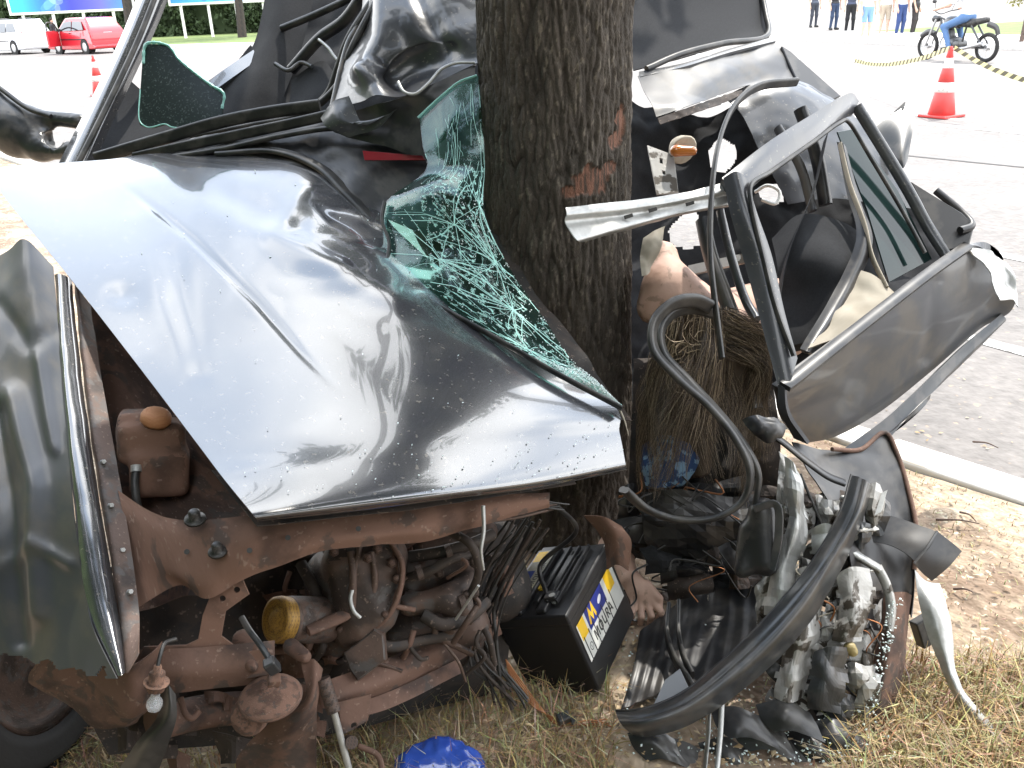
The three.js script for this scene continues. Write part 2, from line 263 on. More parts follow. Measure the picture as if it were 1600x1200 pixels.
M.dirt = std({ map: tex(1024, (u, v) => { let k = mix([0.20, 0.138, 0.095], [0.42, 0.33, 0.24], ss(dirtA(u, v), 0.3, 0.68)); const b = dirtB(u, v); k = k.map(x => x * (0.6 + 0.75 * b)); k = mix(k, [0.58, 0.52, 0.40], 0.8 * ss(dirtC(u, v), 0.72, 0.82)); return mix(k, [0.05, 0.038, 0.03], 0.7 * ss(dirtC(v, u), 0.76, 0.85)); }, 0.55), bumpMap: tex(1024, (u, v) => 0.5 * dirtA(u, v) + 0.5 * dirtB(u, v), 0.55, false), bumpScale: 0.02, roughness: 0.95 });
M.concrete = std({ map: tex(512, (u, v) => mix([0.48, 0.46, 0.43], [0.62, 0.60, 0.57], rA(u, v)).map(x => x * (0.75 + 0.4 * rB(u, v))), 1), roughness: 0.9 });
M.whitewash = std({ map: tex(512, (u, v) => mix([0.70, 0.69, 0.66], [0.38, 0.33, 0.28], 0.8 * ss(rC(u, v), 0.56, 0.68)), 0.8), roughness: 0.85 });
M.paintLine = std({ map: tex(512, (u, v) => mix([0.68, 0.68, 0.66], [0.25, 0.23, 0.21], 0.9 * ss(agg(u, v) * .5 + patchN(u, v) * .5, 0.55, 0.64)), 0.6), roughness: 0.8 });
M.lawn = std({ map: tex(512, (u, v) => mix([0.06, 0.11, 0.025], [0.17, 0.20, 0.06], dirtA(u, v)).map(x => x * (0.6 + 0.8 * dirtB(u, v))), 0.3), roughness: 0.95 });

meta(solo('road', quadSheet([onK(-160, -1, 0), onK(160, -1, 0), onK(160, 260, 0), onK(-160, 260, 0)], RD), M.road), null, null, null, 'structure');
{ // verge with gentle bumps
  const g = quadSheet([onK(-9, -9, 0), onK(9, -9, 0), onK(9, -0.16, 0), onK(-9, -0.16, 0)], 0, 220), p = g.attributes.position;
  for (let i = 0; i < p.count; i++) p.setY(i, 0.028 * fbm(p.getX(i) * 2.2, 0, p.getZ(i) * 2.2, 5)); g.computeVertexNormals();
  const s = solo('verge_ground', g, M.dirt); meta(s, null, null, null, 'structure');
  const far = []; for (const q of [[-120, -9, -120, -0.16], [9, 120, -120, -0.16], [-9, 9, -120, -9]]) far.push(quadSheet([onK(q[0], q[2], 0), onK(q[1], q[2], 0), onK(q[1], q[3], 0), onK(q[0], q[3], 0)], -0.004, 1));
  meta(solo('verge_surroundings', far, M.dirt), null, null, null, 'structure');
  for (let k = -14; k < 10; k++) { // kerb stones laid end to end
    const a = onK(k * 1.0 + 0.004, -0.155, RD - 0.1), b = onK(k * 1.0 + 0.996, 0, 0.025 + R(-0.006, 0.006)); const c = a.clone().add(b).multiplyScalar(.5);
    const ks = solo('kerb_stone', rbox(0.155, b.y - a.y, 0.992, 0.014, new THREE.Matrix4().makeRotationY(Math.atan2(U.x, U.z)).setPosition(c)), M.whitewash); ks.userData.kind = 'structure';
  }
}
const lineGeo = (a, b, w, y = RD + 0.004) => { const d = b.clone().sub(a).setY(0).normalize(), s = V(-d.z, 0, d.x).multiplyScalar(w / 2); return quadSheet([a.clone().sub(s), b.clone().sub(s), b.clone().add(s), a.clone().add(s)], y, 1); };
const GR = (px, py) => G(px, py, RD);
for (const [a, b, w] of [[[1560, 398], [1640, 414], 0.11], [[1560, 540], [1640, 562], 0.10], [[1405, 178], [1660, 203], 0.16], [[1405, 190], [1660, 215], 0.14], [[1250, 92], [1440, 100], 0.25], [[-20, 95], [260, 88], 0.4]]) { const A = GR(...a), B = GR(...b), d = B.clone().sub(A).normalize(); meta(solo('road_marking', lineGeo(A.addScaledVector(d, -4), B.addScaledVector(d, 4), w), M.paintLine), null, null, null, 'structure'); }
{ const A = GR(1420, 244), B = GR(1600, 262), d = B.clone().sub(A).normalize(); meta(solo('road_joint', lineGeo(A.addScaledVector(d, -6), B.addScaledVector(d, 6), 0.05), std({ c: [0.05, 0.047, 0.045], roughness: .8 })), null, null, null, 'structure'); }
// far lawn beyond the junction, with its kerb, and the pavement on the right
const lawnA = GR(-260, 88), lawnB = GR(520, 68); lawnA.y = lawnB.y = 0;
const lawnD = lawnB.clone().sub(lawnA).normalize(), lawnN = V(lawnD.z, 0, -lawnD.x);
meta(solo('lawn', quadSheet([lawnA, lawnB, lawnB.clone().addScaledVector(lawnN, 70), lawnA.clone().addScaledVector(lawnN, 70)], 0.02, 40), M.lawn), null, null, null, 'structure');
{ const c = lawnA.clone().add(lawnB).multiplyScalar(.5).setY(-0.05); meta(solo('far_kerb', rbox(lawnA.distanceTo(lawnB), 0.19, 0.22, 0.02, new THREE.Matrix4().makeRotationY(Math.atan2(-lawnD.z, lawnD.x)).setPosition(c.addScaledVector(lawnN, -0.115))), M.whitewash), null, null, null, 'structure'); }
const pavA = GR(1180, 62), pavB = GR(1700, 84); const pavD = pavB.clone().sub(pavA).setY(0).normalize(), pavN = V(pavD.z, 0, -pavD.x);
meta(solo('pavement', rbox(pavA.distanceTo(pavB), 0.12, 4, 0.02, new THREE.Matrix4().makeRotationY(Math.atan2(-pavD.z, pavD.x)).setPosition(pavA.clone().add(pavB).multiplyScalar(.5).addScaledVector(pavN, 2).setY(RD + 0.045))), M.concrete), null, null, null, 'structure');
{ const a = pavA.clone().addScaledVector(pavN, 4.01), b = pavB.clone().addScaledVector(pavN, 4.01); meta(solo('grass_strip', quadSheet([a, b, b.clone().addScaledVector(pavN, 30), a.clone().addScaledVector(pavN, 30)], RD + 0.05, 30), M.lawn), null, null, null, 'structure'); }

// ---------------------------------------------------------------- the tree that was hit
const TC = (() => { const r = P(871, 330, 1).sub(eye); return eye.clone().addScaledVector(r, 2.53 / Math.hypot(r.x, r.z)).setY(0); })();
const TRAD = 0.207;
const leafGeo = (() => { const g = new THREE.BufferGeometry(); const p = [0, 0, 0, .28, .35, .05, 0, .5, .09, 0, 0, 0, 0, .5, .09, -.28, .35, .05, .28, .35, .05, 0, 1, .02, 0, .5, .09, -.28, .35, .05, 0, .5, .09, 0, 1, .02]; g.setAttribute('position', new THREE.Float32BufferAttribute(p, 3)); g.computeVertexNormals(); return g; })();
function leafCloud(clumps, per, size, shape = 1) { // clumps [centre, radius]; many single leaves as one geometry
  const base = leafGeo.attributes.position.array, nb = base.length, out = new Float32Array(clumps.length * per * nb); const m = new THREE.Matrix4(), q = new THREE.Quaternion(), v = V(); let o = 0;
  for (const [c, r] of clumps) for (let i = 0; i < per; i++) {
    const d = V(R(-1, 1), R(-1, 1), R(-1, 1)); if (d.lengthSq() > 1) d.multiplyScalar(0.6); const pos = c.clone().addScaledVector(V(d.x, d.y * 0.7 * shape, d.z), r);
    q.setFromEuler(new THREE.Euler(R(0, 6.28), R(0, 6.28), R(0, 6.28))); const s = size * R(0.6, 1.2); m.compose(pos, q, V(s, s, s));
    for (let k = 0; k < nb; k += 3) { v.set(base[k], base[k + 1], base[k + 2]).applyMatrix4(m); out[o++] = v.x; out[o++] = v.y; out[o++] = v.z; }
  }
  const g = new THREE.BufferGeometry(); g.setAttribute('position', new THREE.BufferAttribute(out, 3)); g.computeVertexNormals(); g.setAttribute('uv', new THREE.BufferAttribute(new Float32Array(out.length / 3 * 2), 2)); return g;
}
M.leaf = std({ c: [0.06, 0.105, 0.03], roughness: 0.8 });
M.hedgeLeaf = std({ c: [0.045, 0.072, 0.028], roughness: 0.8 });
const barkA = pf(8, 6, 61), barkB = pf(64, 3, 67);
M.bark = std({ vertexColors: true, map: tex(512, (u, v) => { const k = 0.75 + 0.5 * barkB(u, v); return [k * .9, k * .9, k * .9]; }, 5), roughness: 0.9, bumpMap: tex(512, (u, v) => barkB(u, v * .5) * .6 + barkA(u, v) * .4, 8, false), bumpScale: 0.003 });
{
  const tr = thing('street_tree', 'thick rough-barked tree trunk that the dark car is wrapped around', 'tree', TC.clone());
  // scars: angle on the trunk and height found from the photograph
  const scar = (px, py, rx, ry) => { const r = P(px, py, 1).sub(eye); const ox = eye.x - TC.x, oz = eye.z - TC.z, a = r.x * r.x + r.z * r.z, b = 2 * (ox * r.x + oz * r.z), c = ox * ox + oz * oz - TRAD * TRAD; const t = (-b - Math.sqrt(Math.max(b * b - 4 * a * c, 0))) / (2 * a); const h = eye.clone().addScaledVector(r, t); return [Math.atan2(h.z - TC.z, h.x - TC.x), h.y, rx, ry]; };
  const scars = [scar(972, 195, .02, .045), scar(962, 220, .025, .02), scar(925, 282, .055, .035), scar(890, 300, .03, .015), scar(955, 262, .03, .018)];
  const fac = (th, y, R0) => { // bark relief: tall plates split by fissures
    const x = th / 6.28318 * 46, per = s => { const a = Math.cos(th), b = Math.sin(th); return n3(a * s, y * 1.0 * 9, b * s); };
    const w = 0.55 * per(3.2); let f1 = Math.abs(n3(Math.cos(th) * 7.5 + w, y * 5.5, Math.sin(th) * 7.5 + w)), f2 = Math.abs(n3(Math.cos(th) * 15, y * 13 + 4, Math.sin(th) * 15)), f3 = Math.abs(n3(Math.cos(th) * 33, y * 34, Math.sin(th) * 33 + 8));
    return Math.min(1, Math.pow(f1 * 2.6, .6)) * .5 + Math.min(1, Math.pow(f2 * 2.6, .65)) * .35 + Math.min(1, f3 * 2.4) * .15;
  };
  const build = (y0, y1, nr, nt) => {
    const vp = [], vc = [], vu = [], idx = [];
    for (let j = 0; j <= nr; j++) { const y = y0 + (y1 - y0) * j / nr; for (let i = 0; i <= nt; i++) {
      const th = (i % nt) / nt * 6.28318; let rad = TRAD * (1 + 0.28 * Math.exp(-y * 4.2)) * (1 - 0.045 * Math.max(0, y - 1)) + 0.012 * fbm(Math.cos(th) * 1.5, y * 1.3, Math.sin(th) * 1.5, 3); rad = Math.max(rad, 0.1);
      const b = fac(th, y, rad); let s = 0; for (const [a, h, rx, ry] of scars) { let da = Math.atan2(Math.sin(th - a), Math.cos(th - a)) * TRAD; const q = Math.hypot(da / rx, (y - h) / ry) + 0.9 * fbm(th * 9, y * 22, 2, 3); s = Math.max(s, ss(1.15 - q, 0, 0.18)); }
      rad += (b - 0.6) * 0.016 * (1 - s) - 0.006 * s;
      vp.push(TC.x + Math.cos(th) * rad, y, TC.z + Math.sin(th) * rad); vu.push(i / nt * 1.3, y);
      const tone = 0.5 + 0.5 * fbm(Math.cos(th) * 4, y * 3, Math.sin(th) * 4 + 3, 4) * 2, spk = n3(Math.cos(th) * 26, y * 40, Math.sin(th) * 26);
      let c = mix([0.034, 0.027, 0.021], [0.088, 0.073, 0.058], b); c = c.map(v => v * (0.75 + 0.5 * tone)); if (spk > 0.34 && b > .6) c = mix(c, [0.20, 0.17, 0.13], 0.6);
      c = mix(c, mix([0.24, 0.115, 0.075], [0.07, 0.048, 0.035], ss(.5 + n3(th * 26, y * 14, 1) + .6 * n3(th * 70, y * 40, 5), .25, .85)), s); vc.push(...c);
    } }
    for (let j = 0; j < nr; j++) for (let i = 0; i < nt; i++) { const a = j * (nt + 1) + i, b = a + nt + 1; idx.push(a, b, a + 1, b, b + 1, a + 1); }
    const g = new THREE.BufferGeometry(); g.setAttribute('position', new THREE.Float32BufferAttribute(vp, 3)); g.setAttribute('color', new THREE.Float32BufferAttribute(vc, 3)); g.setAttribute('uv', new THREE.Float32BufferAttribute(vu, 2)); g.setIndex(idx); g.computeVertexNormals(); return norm(g);
  };
  part(tr, 'trunk', [build(-0.1, 1.75, 480, 400), build(1.745, 4.6, 90, 90)], M.bark);
  const top = TC.clone().setY(4.4); const clumps = [];
  const limb = (pts, r, t0 = .4, nc = 13, sp = .75) => { const p3 = pts.map(q => V(...q)); const g = tube(p3, r, { scale: t => 1 - 0.75 * t, n: 10 }); const n = g.attributes.position.count; const c = new Float32Array(n * 3); for (let i = 0; i < n; i++) c.set([0.085, 0.065, 0.047], i * 3); g.setAttribute('color', new THREE.BufferAttribute(c, 3)); part(tr, 'limb', g, M.bark); const cv = new THREE.CatmullRomCurve3(p3); for (let k = 0; k < nc; k++) { const q = cv.getPointAt(t0 + (1 - t0) * rnd()); clumps.push([q.add(V(R(-sp, sp), R(-.4, .9) * sp, R(-sp, sp))), R(.3, .62)]); } };
  const x0 = TC.x, z0 = TC.z;
  limb([[x0, 3.3, z0], [x0 + .8, 4.0, z0 - .2], [x0 + 1.3, 4.7, z0 - .3], [x0 + 1.9, 5.2, z0 - .4]], .1);
  limb([[x0, 3.6, z0], [x0 + .7, 4.3, z0 + .5], [x0 + 1.2, 5.0, z0 + 1.0], [x0 + 1.8, 5.4, z0 + 1.5]], .1);
  limb([[x0, 3.6, z0], [x0 - .4, 4.5, z0 + .3], [x0 - 1.1, 5.2, z0 + .7], [x0 - 2.0, 5.6, z0 + 1.0]], .09);
  limb([[x0, 4.0, z0], [x0 + .6, 4.9, z0 + .1], [x0 + 1.3, 5.7, z0 + .2], [x0 + 1.9, 6.2, z0 + .1]], .08);
  limb([[x0, 4.2, z0], [x0 + .1, 5.0, z0 + .8], [x0 + .4, 5.6, z0 + 1.9], [x0 + .3, 6.0, z0 + 3.2]], .09);
  limb([[x0, 4.2, z0], [x0 + .9, 5.1, z0 + 1.2], [x0 + 1.4, 5.7, z0 + 2.4], [x0 + 1.8, 6.1, z0 + 3.4]], .08);
  limb([[x0, 4.2, z0], [x0 - .7, 5.0, z0 + 1.2], [x0 - 1.3, 5.6, z0 + 2.4], [x0 - 1.9, 6.1, z0 + 3.4]], .08);
  limb([[x0, 3.0, z0], [x0 + .2, 3.4, z0 - 1.0], [x0 + .5, 3.8, z0 - 2.2], [x0 + .9, 4.0, z0 - 3.2]], .07, .72, 10, .5);  // this limb and the next, out of view, added to darken bonnet reflections
  limb([[x0, 3.1, z0], [x0 - .1, 3.5, z0 - 1.0], [x0 - .25, 3.9, z0 - 2.1], [x0 - .4, 4.1, z0 - 3.1]], .06, .78, 8, .42);
  part(tr, 'crown', leafCloud(clumps, 420, 0.14), M.leaf);
}
// two unseen trees added behind the camera to block sky fill over the verge
for (const [x, z, lab] of [[-4.2, 0.9, 'unseen tree added behind the camera to block sky light, beside the crushed front wing'], [3.6, 2.6, 'unseen tree added behind the camera to block sky light, close to the kerb']]) {
  const b = V(x, 0, z), t2 = thing('added_shade_tree', lab, 'tree', b); const tg = tube([V(x, -.1, z), V(x + .05, 1.5, z), V(x - .05, 3, z + .1), V(x, 5, z)], .2, { scale: t => 1 - .45 * t, n: 14 }); const vc = new Float32Array(tg.attributes.position.count * 3); for (let i = 0; i < vc.length; i += 3) vc.set([.085, .065, .047], i); tg.setAttribute('color', new THREE.BufferAttribute(vc, 3)); part(t2, 'trunk', tg, M.bark);
  const cl = []; for (let k = 0; k < 110; k++) { const a = R(0, 6.283), r = 2.9 * Math.sqrt(rnd()); cl.push([V(x + Math.cos(a) * r, 2.6 + R(0, 3.6) - r * .12, z + Math.sin(a) * r), R(.4, .8)]); }
  for (let k = 0; k < 6; k++) { const a = k / 6 * 6.283 + .4; const lg = tube([V(x, 3.2, z), V(x + Math.cos(a) * 1.1, 4.1, z + Math.sin(a) * 1.1), V(x + Math.cos(a) * 2.3, 4.8, z + Math.sin(a) * 2.3)], .07, { scale: t => 1 - .7 * t }); const c2 = new Float32Array(lg.attributes.position.count * 3); for (let i = 0; i < c2.length; i += 3) c2.set([.085, .065, .047], i); lg.setAttribute('color', new THREE.BufferAttribute(c2, 3)); part(t2, 'limb', lg, M.bark); }
  part(t2, 'crown', leafCloud(cl, 300, .16), M.leaf);
}

{ // unseen tall hedge added behind the camera, with a solid core, blocking sky fill
  const h = thing('added_shade_hedge', 'tall unseen hedge added behind the verge to keep sky light off the wreck', 'hedge', onK(0, -6.6, 0)); const ry = new THREE.Matrix4().makeRotationY(Math.atan2(U.x, U.z));
  part(h, 'hedge_core', rbox(.9, 5.2, 56, .3, ry.clone().setPosition(onK(0, -6.9, 2.6))), M.leaf);
  const cl = []; for (let k = 0; k < 420; k++) cl.push([onK(R(-28, 28), -6.4 + R(-.3, .15), R(.2, 5.4)), R(.4, .7)]); part(h, 'foliage', leafCloud(cl, 110, .2), M.leaf);
}

// ---------------------------------------------------------------- the wrecked car
const car = thing('wrecked_car', 'crushed dark car with buckled bonnet folded around the tree trunk', 'car', V(-0.3, 0, -1.9));
const near = (px, py, line) => { let b = 1e9; for (let i = 0; i < line.length - 1; i++) { const [ax, ay] = line[i], [bx, by] = line[i + 1], dx = bx - ax, dy = by - ay; const t = Math.min(Math.max(((px - ax) * dx + (py - ay) * dy) / (dx * dx + dy * dy), 0), 1); b = Math.min(b, Math.hypot(px - ax - dx * t, py - ay - dy * t)); } return b; };
const gs = (d, s) => Math.exp(-d * d / (2 * s * s));
const hoodRows = [
  [[402, 815, 1.475], [545, 800, 1.545], [692, 781, 1.625], [842, 762, 1.755], [980, 734, 1.90]],
  [[395, 803, 1.45], [540, 785, 1.52], [690, 767, 1.60], [840, 748, 1.73], [977, 722, 1.88]],
  [[350, 748, 1.52], [505, 730, 1.58], [665, 710, 1.66], [825, 692, 1.785], [968, 676, 1.93]],
  [[310, 695, 1.60], [470, 675, 1.66], [640, 650, 1.74], [810, 630, 1.86], [955, 628, 2.0]],
  [[215, 570, 1.80], [370, 545, 1.86], [520, 520, 1.93], [670, 500, 2.03], [830, 530, 2.15]],
  [[110, 435, 2.03], [250, 405, 2.10], [400, 390, 2.14], [560, 385, 2.20], [700, 430, 2.27]],
  [[0, 298, 2.38], [150, 300, 2.40], [310, 290, 2.40], [460, 305, 2.36], [620, 360, 2.36]],
  [[-12, 262, 2.52], [160, 250, 2.60], [320, 238, 2.60], [470, 262, 2.48], [600, 335, 2.40]]];
const hood = part(car, 'bonnet', sheet(hoodRows, { nu: 150, nv: 170, th: 0.0025, disp: (x, y, p) => {
  let d = 0.001 * fbm(p.x * 3.2, p.y * 3, p.z * 3.2, 2);
  d -= 0.0045 * gs(near(x, y, [[195, 288], [300, 372], [400, 470], [470, 550], [530, 612]]), 4.5) * ss(y, 280, 340) * ss(625 - y, 0, 180);
  d += 0.005 * gs(near(x, y, [[230, 260], [330, 330], [420, 360], [520, 420]]), 26);
  d -= 0.007 * gs(near(x, y, [[300, 270], [400, 330], [460, 350]]), 18);
  d += 0.006 * gs(near(x, y, [[480, 300], [430, 370], [520, 420], [620, 470]]), 15);
  d -= 0.005 * gs(Math.hypot(x - 190, (y - 460) * 1.5), 16);
  d += 0.003 * gs(near(x, y, [[225, 350], [250, 480], [300, 560]]), 20);
  d -= 0.003 * gs(near(x, y, [[270, 400], [290, 500], [310, 580]]), 14);
  d += 0.004 * Math.abs(n3(p.x * 9, p.y * 9, p.z * 9)) * ss(x + y * .3, 500, 640) * ss(560 - y, 0, 120);
  return d; } }), M.paint);
const carPart = (n, g, m, l) => part(car, n, g, m, l);
// underside rib of the bonnet and its front lip
part(hood, 'inner_frame', sheet([[[330, 735, 1.60], [500, 720, 1.66], [680, 700, 1.74], [860, 670, 1.90]], [[402, 822, 1.49], [550, 806, 1.56], [720, 784, 1.66], [900, 756, 1.82]]], { nu: 40, nv: 6, th: 0.002, amp: 0.004 }), M.grime);

// --- left front wing
const wing = carPart('front_wing', sheet([
  [[-130, 450, 2.26], [-50, 424, 2.20], [8, 392, 2.15], [40, 374, 2.11], [84, 418, 2.06]],
  [[-150, 600, 2.00], [-60, 590, 1.95], [10, 588, 1.90], [62, 588, 1.855], [97, 600, 1.82]],
  [[-150, 800, 1.80], [-60, 795, 1.745], [20, 790, 1.69], [78, 788, 1.645], [116, 790, 1.61]],
  [[-130, 960, 1.68], [-40, 975, 1.625], [40, 975, 1.565], [100, 958, 1.52], [138, 950, 1.485]],
  [[-100, 1040, 1.62], [-20, 1065, 1.57], [42, 1075, 1.52], [110, 1062, 1.455], [184, 1060, 1.395]]], { nu: 70, nv: 110, th: 0.002, amp: 0.005, freq: 3, ridge: 0.004, disp: (x, y) => .012 * gs(near(x, y, [[20, 620], [55, 760], [60, 960]]), 12) - .012 * gs(near(x, y, [[-10, 640], [15, 800], [30, 1000]]), 10) + .006 * gs(near(x, y, [[60, 560], [84, 700]]), 7) + .006 * gs(near(x, y, [[-20, 900], [60, 850], [110, 880]]), 8) - .005 * gs(near(x, y, [[0, 480], [40, 540], [80, 520]]), 9), cut: (x, y) => y > 1040 + 30 * n3(x * .035, 3, 1) - (x < 60 ? .25 * (60 - x) : 0) && x < 165 }), M.paintDusty);
part(wing, 'wing_edge', sheet([
  [[86, 430, 2.06], [92, 428, 2.05], [104, 432, 2.06], [112, 438, 2.08]],
  [[97, 600, 1.82], [104, 596, 1.81], [122, 600, 1.825], [130, 606, 1.85]],
  [[116, 790, 1.61], [126, 786, 1.60], [148, 788, 1.61], [158, 794, 1.635]],
  [[138, 950, 1.485], [152, 946, 1.475], [172, 946, 1.48], [184, 950, 1.505]],
  [[182, 1056, 1.40], [186, 1056, 1.395], [192, 1054, 1.395], [196, 1050, 1.41]]], { nu: 12, nv: 60, th: 0.002, ridge: 0.0015, freq: 8 }), M.paint);
part(wing, 'mounting_flange', sheet([
  [[116, 440, 2.09], [122, 446, 2.07], [140, 470, 2.08]],
  [[132, 606, 1.86], [138, 606, 1.84], [163, 612, 1.85]],
  [[160, 794, 1.645], [167, 794, 1.625], [196, 800, 1.63]],
  [[185, 950, 1.515], [190, 948, 1.495], [217, 950, 1.50]],
  [[196, 1050, 1.42], [200, 1050, 1.405], [216, 1020, 1.42]]], { nu: 10, nv: 50, th: 0.002, amp: 0.0025, freq: 12 }), M.cast);
for (const [x, y, d] of [[160, 722, 1.70], [190, 860, 1.575], [172, 790, 1.63], [202, 925, 1.515]]) part(wing, 'bolt', cylB([x, y, d], [x + 3, y - 1, d - 0.008], 0.005, 0.0042, 6), M.steel);
// inner wing behind it
carPart('inner_wing', sheet([
  [[118, 470, 2.14], [170, 470, 2.2], [240, 520, 2.15], [330, 640, 1.95]],
  [[138, 640, 1.90], [190, 640, 1.98], [270, 680, 1.92], [360, 740, 1.78]],
  [[165, 800, 1.70], [220, 800, 1.78], [300, 815, 1.75], [400, 815, 1.68]],
  [[190, 960, 1.56], [235, 950, 1.66], [290, 930, 1.66], [330, 935, 1.62]]], { nu: 30, nv: 40, th: 0.002, amp: 0.008, freq: 5 }), M.rust);
// wheel, tyre and splash liner
{ const a = P(-75, 1085, 1.90), b = P(72, 1088, 1.86); const ax = b.clone().sub(a).normalize(); const c = P(48, 1060, 2.02).setY(0.275);
  const prof = []; for (let i = 0; i <= 20; i++) { const t = i / 20 * Math.PI; prof.push([0.215 + 0.065 * Math.pow(Math.sin(t), 0.4), -0.0775 * Math.cos(t)]); } prof.push([0.19, 0.07], [0.19, -0.07], [0.215, -0.0775]);
  const w = carPart('front_wheel', latheB(c.clone(), c.clone().add(ax), prof, 64), M.tyre);
  part(w, 'rim', latheB(c.clone(), c.clone().add(ax), [[0.02, 0.03], [0.05, 0.045], [0.12, 0.03], [0.17, 0.05], [0.195, 0.07], [0.195, -0.07], [0.17, -0.02], [0.02, -0.02]], 40), M.cast);
  const e1 = V(0, 1, 0).addScaledVector(ax, -ax.y).normalize(), e2 = ax.clone().cross(e1); const tr = [];
  for (let k = 0; k < 70; k++) for (const o of [-0.045, -0.015, 0.015, 0.045]) { const t = (k + (o > 0 ? .5 : 0)) / 70 * 6.2832; const r = 0.2795; const q = c.clone().addScaledVector(e1, Math.cos(t) * r).addScaledVector(e2, Math.sin(t) * r).addScaledVector(ax, o); const m = new THREE.Matrix4().makeBasis(ax, e1.clone().multiplyScalar(Math.cos(t)).addScaledVector(e2, Math.sin(t)), e1.clone().multiplyScalar(-Math.sin(t)).addScaledVector(e2, Math.cos(t))).setPosition(q); tr.push(norm(new THREE.BoxGeometry(0.024, 0.008, 0.016).applyMatrix4(m))); }
  const t = part(w, 'tread_blocks', tr, M.tyre); t.userData.kind = 'stuff'; }
carPart('splash_liner', sheet([
  [[52, 1046, 1.62], [88, 1000, 1.56], [130, 1000, 1.53], [200, 1040, 1.50], [250, 1000, 1.55]],
  [[46, 1064, 1.64], [84, 1056, 1.60], [140, 1070, 1.57], [205, 1110, 1.55], [240, 1090, 1.60]],
  [[80, 1078, 1.66], [112, 1102, 1.66], [150, 1140, 1.66], [190, 1140, 1.64], [215, 1130, 1.66]]], { nu: 34, nv: 24, th: 0.002, amp: 0.010, freq: 8 }), M.rust);

// --- washer bottle
{ const A = (x, y, d) => P(x, y, d), cq = camera.quaternion.clone().multiply(new THREE.Quaternion().setFromEuler(new THREE.Euler(.15, .35, -.06)));
  const f = unionD([boxD(A(238, 688, 1.80), V(.064, .042, .05), .02, cq), boxD(A(250, 735, 1.79), V(.056, .048, .045), .018, cq), boxD(A(222, 665, 1.81), V(.045, .03, .045), .015, cq)], 0.012);
  const g = (x, y, z) => Math.max(f(x, y, z), -unionD([capD(A(212, 728, 1.705), A(214, 790, 1.69), .022, .02), capD(A(262, 745, 1.715), A(285, 750, 1.72), .012, .012)], .01)(x, y, z));
  const c = A(245, 715, 1.8); const b = carPart('washer_bottle', nets(g, c.clone().addScalar(-0.17), c.clone().addScalar(0.17), 0.0065), M.mud);
  part(b, 'filler_cap', latheB([243, 660, 1.765], [247, 630, 1.745], [[0, 0], [.026, 0], [.03, .006], [.03, .014], [.026, .022], [.018, .026], [0, .027]], 12), std({ map: tex(128, (u, v) => mix([0.32, 0.13, 0.05], [0.42, 0.2, 0.09], rA(u, v)), 6), roughness: .7 }));
  part(b, 'hose', tube([[213, 732, 1.735], [211, 755, 1.725], [215, 790, 1.72], [222, 815, 1.73]], 0.0085), M.rubber);
  part(b, 'hose_clip', cylB([213, 727, 1.735], [213, 737, 1.732], 0.0105, 0.0105, 12), M.steel); }

// --- radiator support panel and its brackets
const sup = carPart('radiator_support', sheet([
  [[186, 768, 1.66], [240, 800, 1.62], [300, 812, 1.60], [400, 806, 1.585], [520, 800, 1.62], [650, 785, 1.68], [770, 775, 1.76], [860, 768, 1.84]],
  [[192, 800, 1.63], [250, 835, 1.59], [310, 850, 1.565], [400, 838, 1.55], [520, 825, 1.60], [650, 812, 1.66], [770, 790, 1.74], [860, 778, 1.83]],
  [[200, 860, 1.60], [262, 890, 1.57], [320, 905, 1.545], [400, 875, 1.545], [520, 845, 1.59], [650, 832, 1.65], [770, 805, 1.74], [860, 788, 1.83]],
  [[212, 950, 1.56], [280, 915, 1.585], [325, 936, 1.55], [405, 895, 1.56], [520, 858, 1.60], [650, 848, 1.67], [770, 815, 1.75], [860, 795, 1.84]]], { nu: 90, nv: 26, th: 0.0025, amp: 0.008, freq: 6, ridge: 0.002 }), M.mud);
for (const [x, y, d, r] of [[305, 812, 1.575, .013], [340, 863, 1.54, .011]]) part(sup, 'rubber_stop', latheB([x, y, d], [x - 2, y - 14, d - .012], [[0, 0], [r * 1.5, 0], [r * 1.4, .004], [r * .8, .006], [r * .8, .018], [r * .5, .022], [0, .022]], 14), M.rubber);
for (const [x, y, d] of [[390, 860, 1.535], [292, 862, 1.555], [450, 840, 1.56], [560, 826, 1.605]]) part(sup, 'bolt_hole', cylB([x, y, d], [x, y, d - .004], .0048, .0048, 12), M.wire);
carPart('support_bracket', plate([[330, 930, 1.57], [378, 905, 1.57], [388, 930, 1.57], [352, 955, 1.57], [345, 995, 1.57], [380, 1020, 1.58], [420, 1010, 1.60], [425, 1050, 1.6], [330, 1070, 1.57], [225, 1085, 1.56], [205, 1050, 1.55], [225, 1012, 1.55], [290, 1010, 1.56], [310, 1000, 1.565], [318, 960, 1.57]], { th: 0.004, holes: [0, 1].map(i => Array.from({ length: 12 }, (_, k) => [[348, 370][i] + 5 * Math.cos(k / 12 * 6.2832), [935, 922][i] + 5 * Math.sin(k / 12 * 6.2832), 1.57])) }), M.mud);
carPart('front_crossmember', sheet([
  [[215, 1015, 1.56], [300, 1012, 1.56], [380, 1005, 1.58], [430, 1000, 1.62]],
  [[212, 1055, 1.545], [300, 1050, 1.545], [380, 1045, 1.57], [430, 1040, 1.60]],
  [[225, 1085, 1.57], [300, 1078, 1.57], [380, 1072, 1.59], [430, 1060, 1.63]]], { nu: 30, nv: 16, th: 0.003, amp: 0.005, freq: 9 }), M.rust);

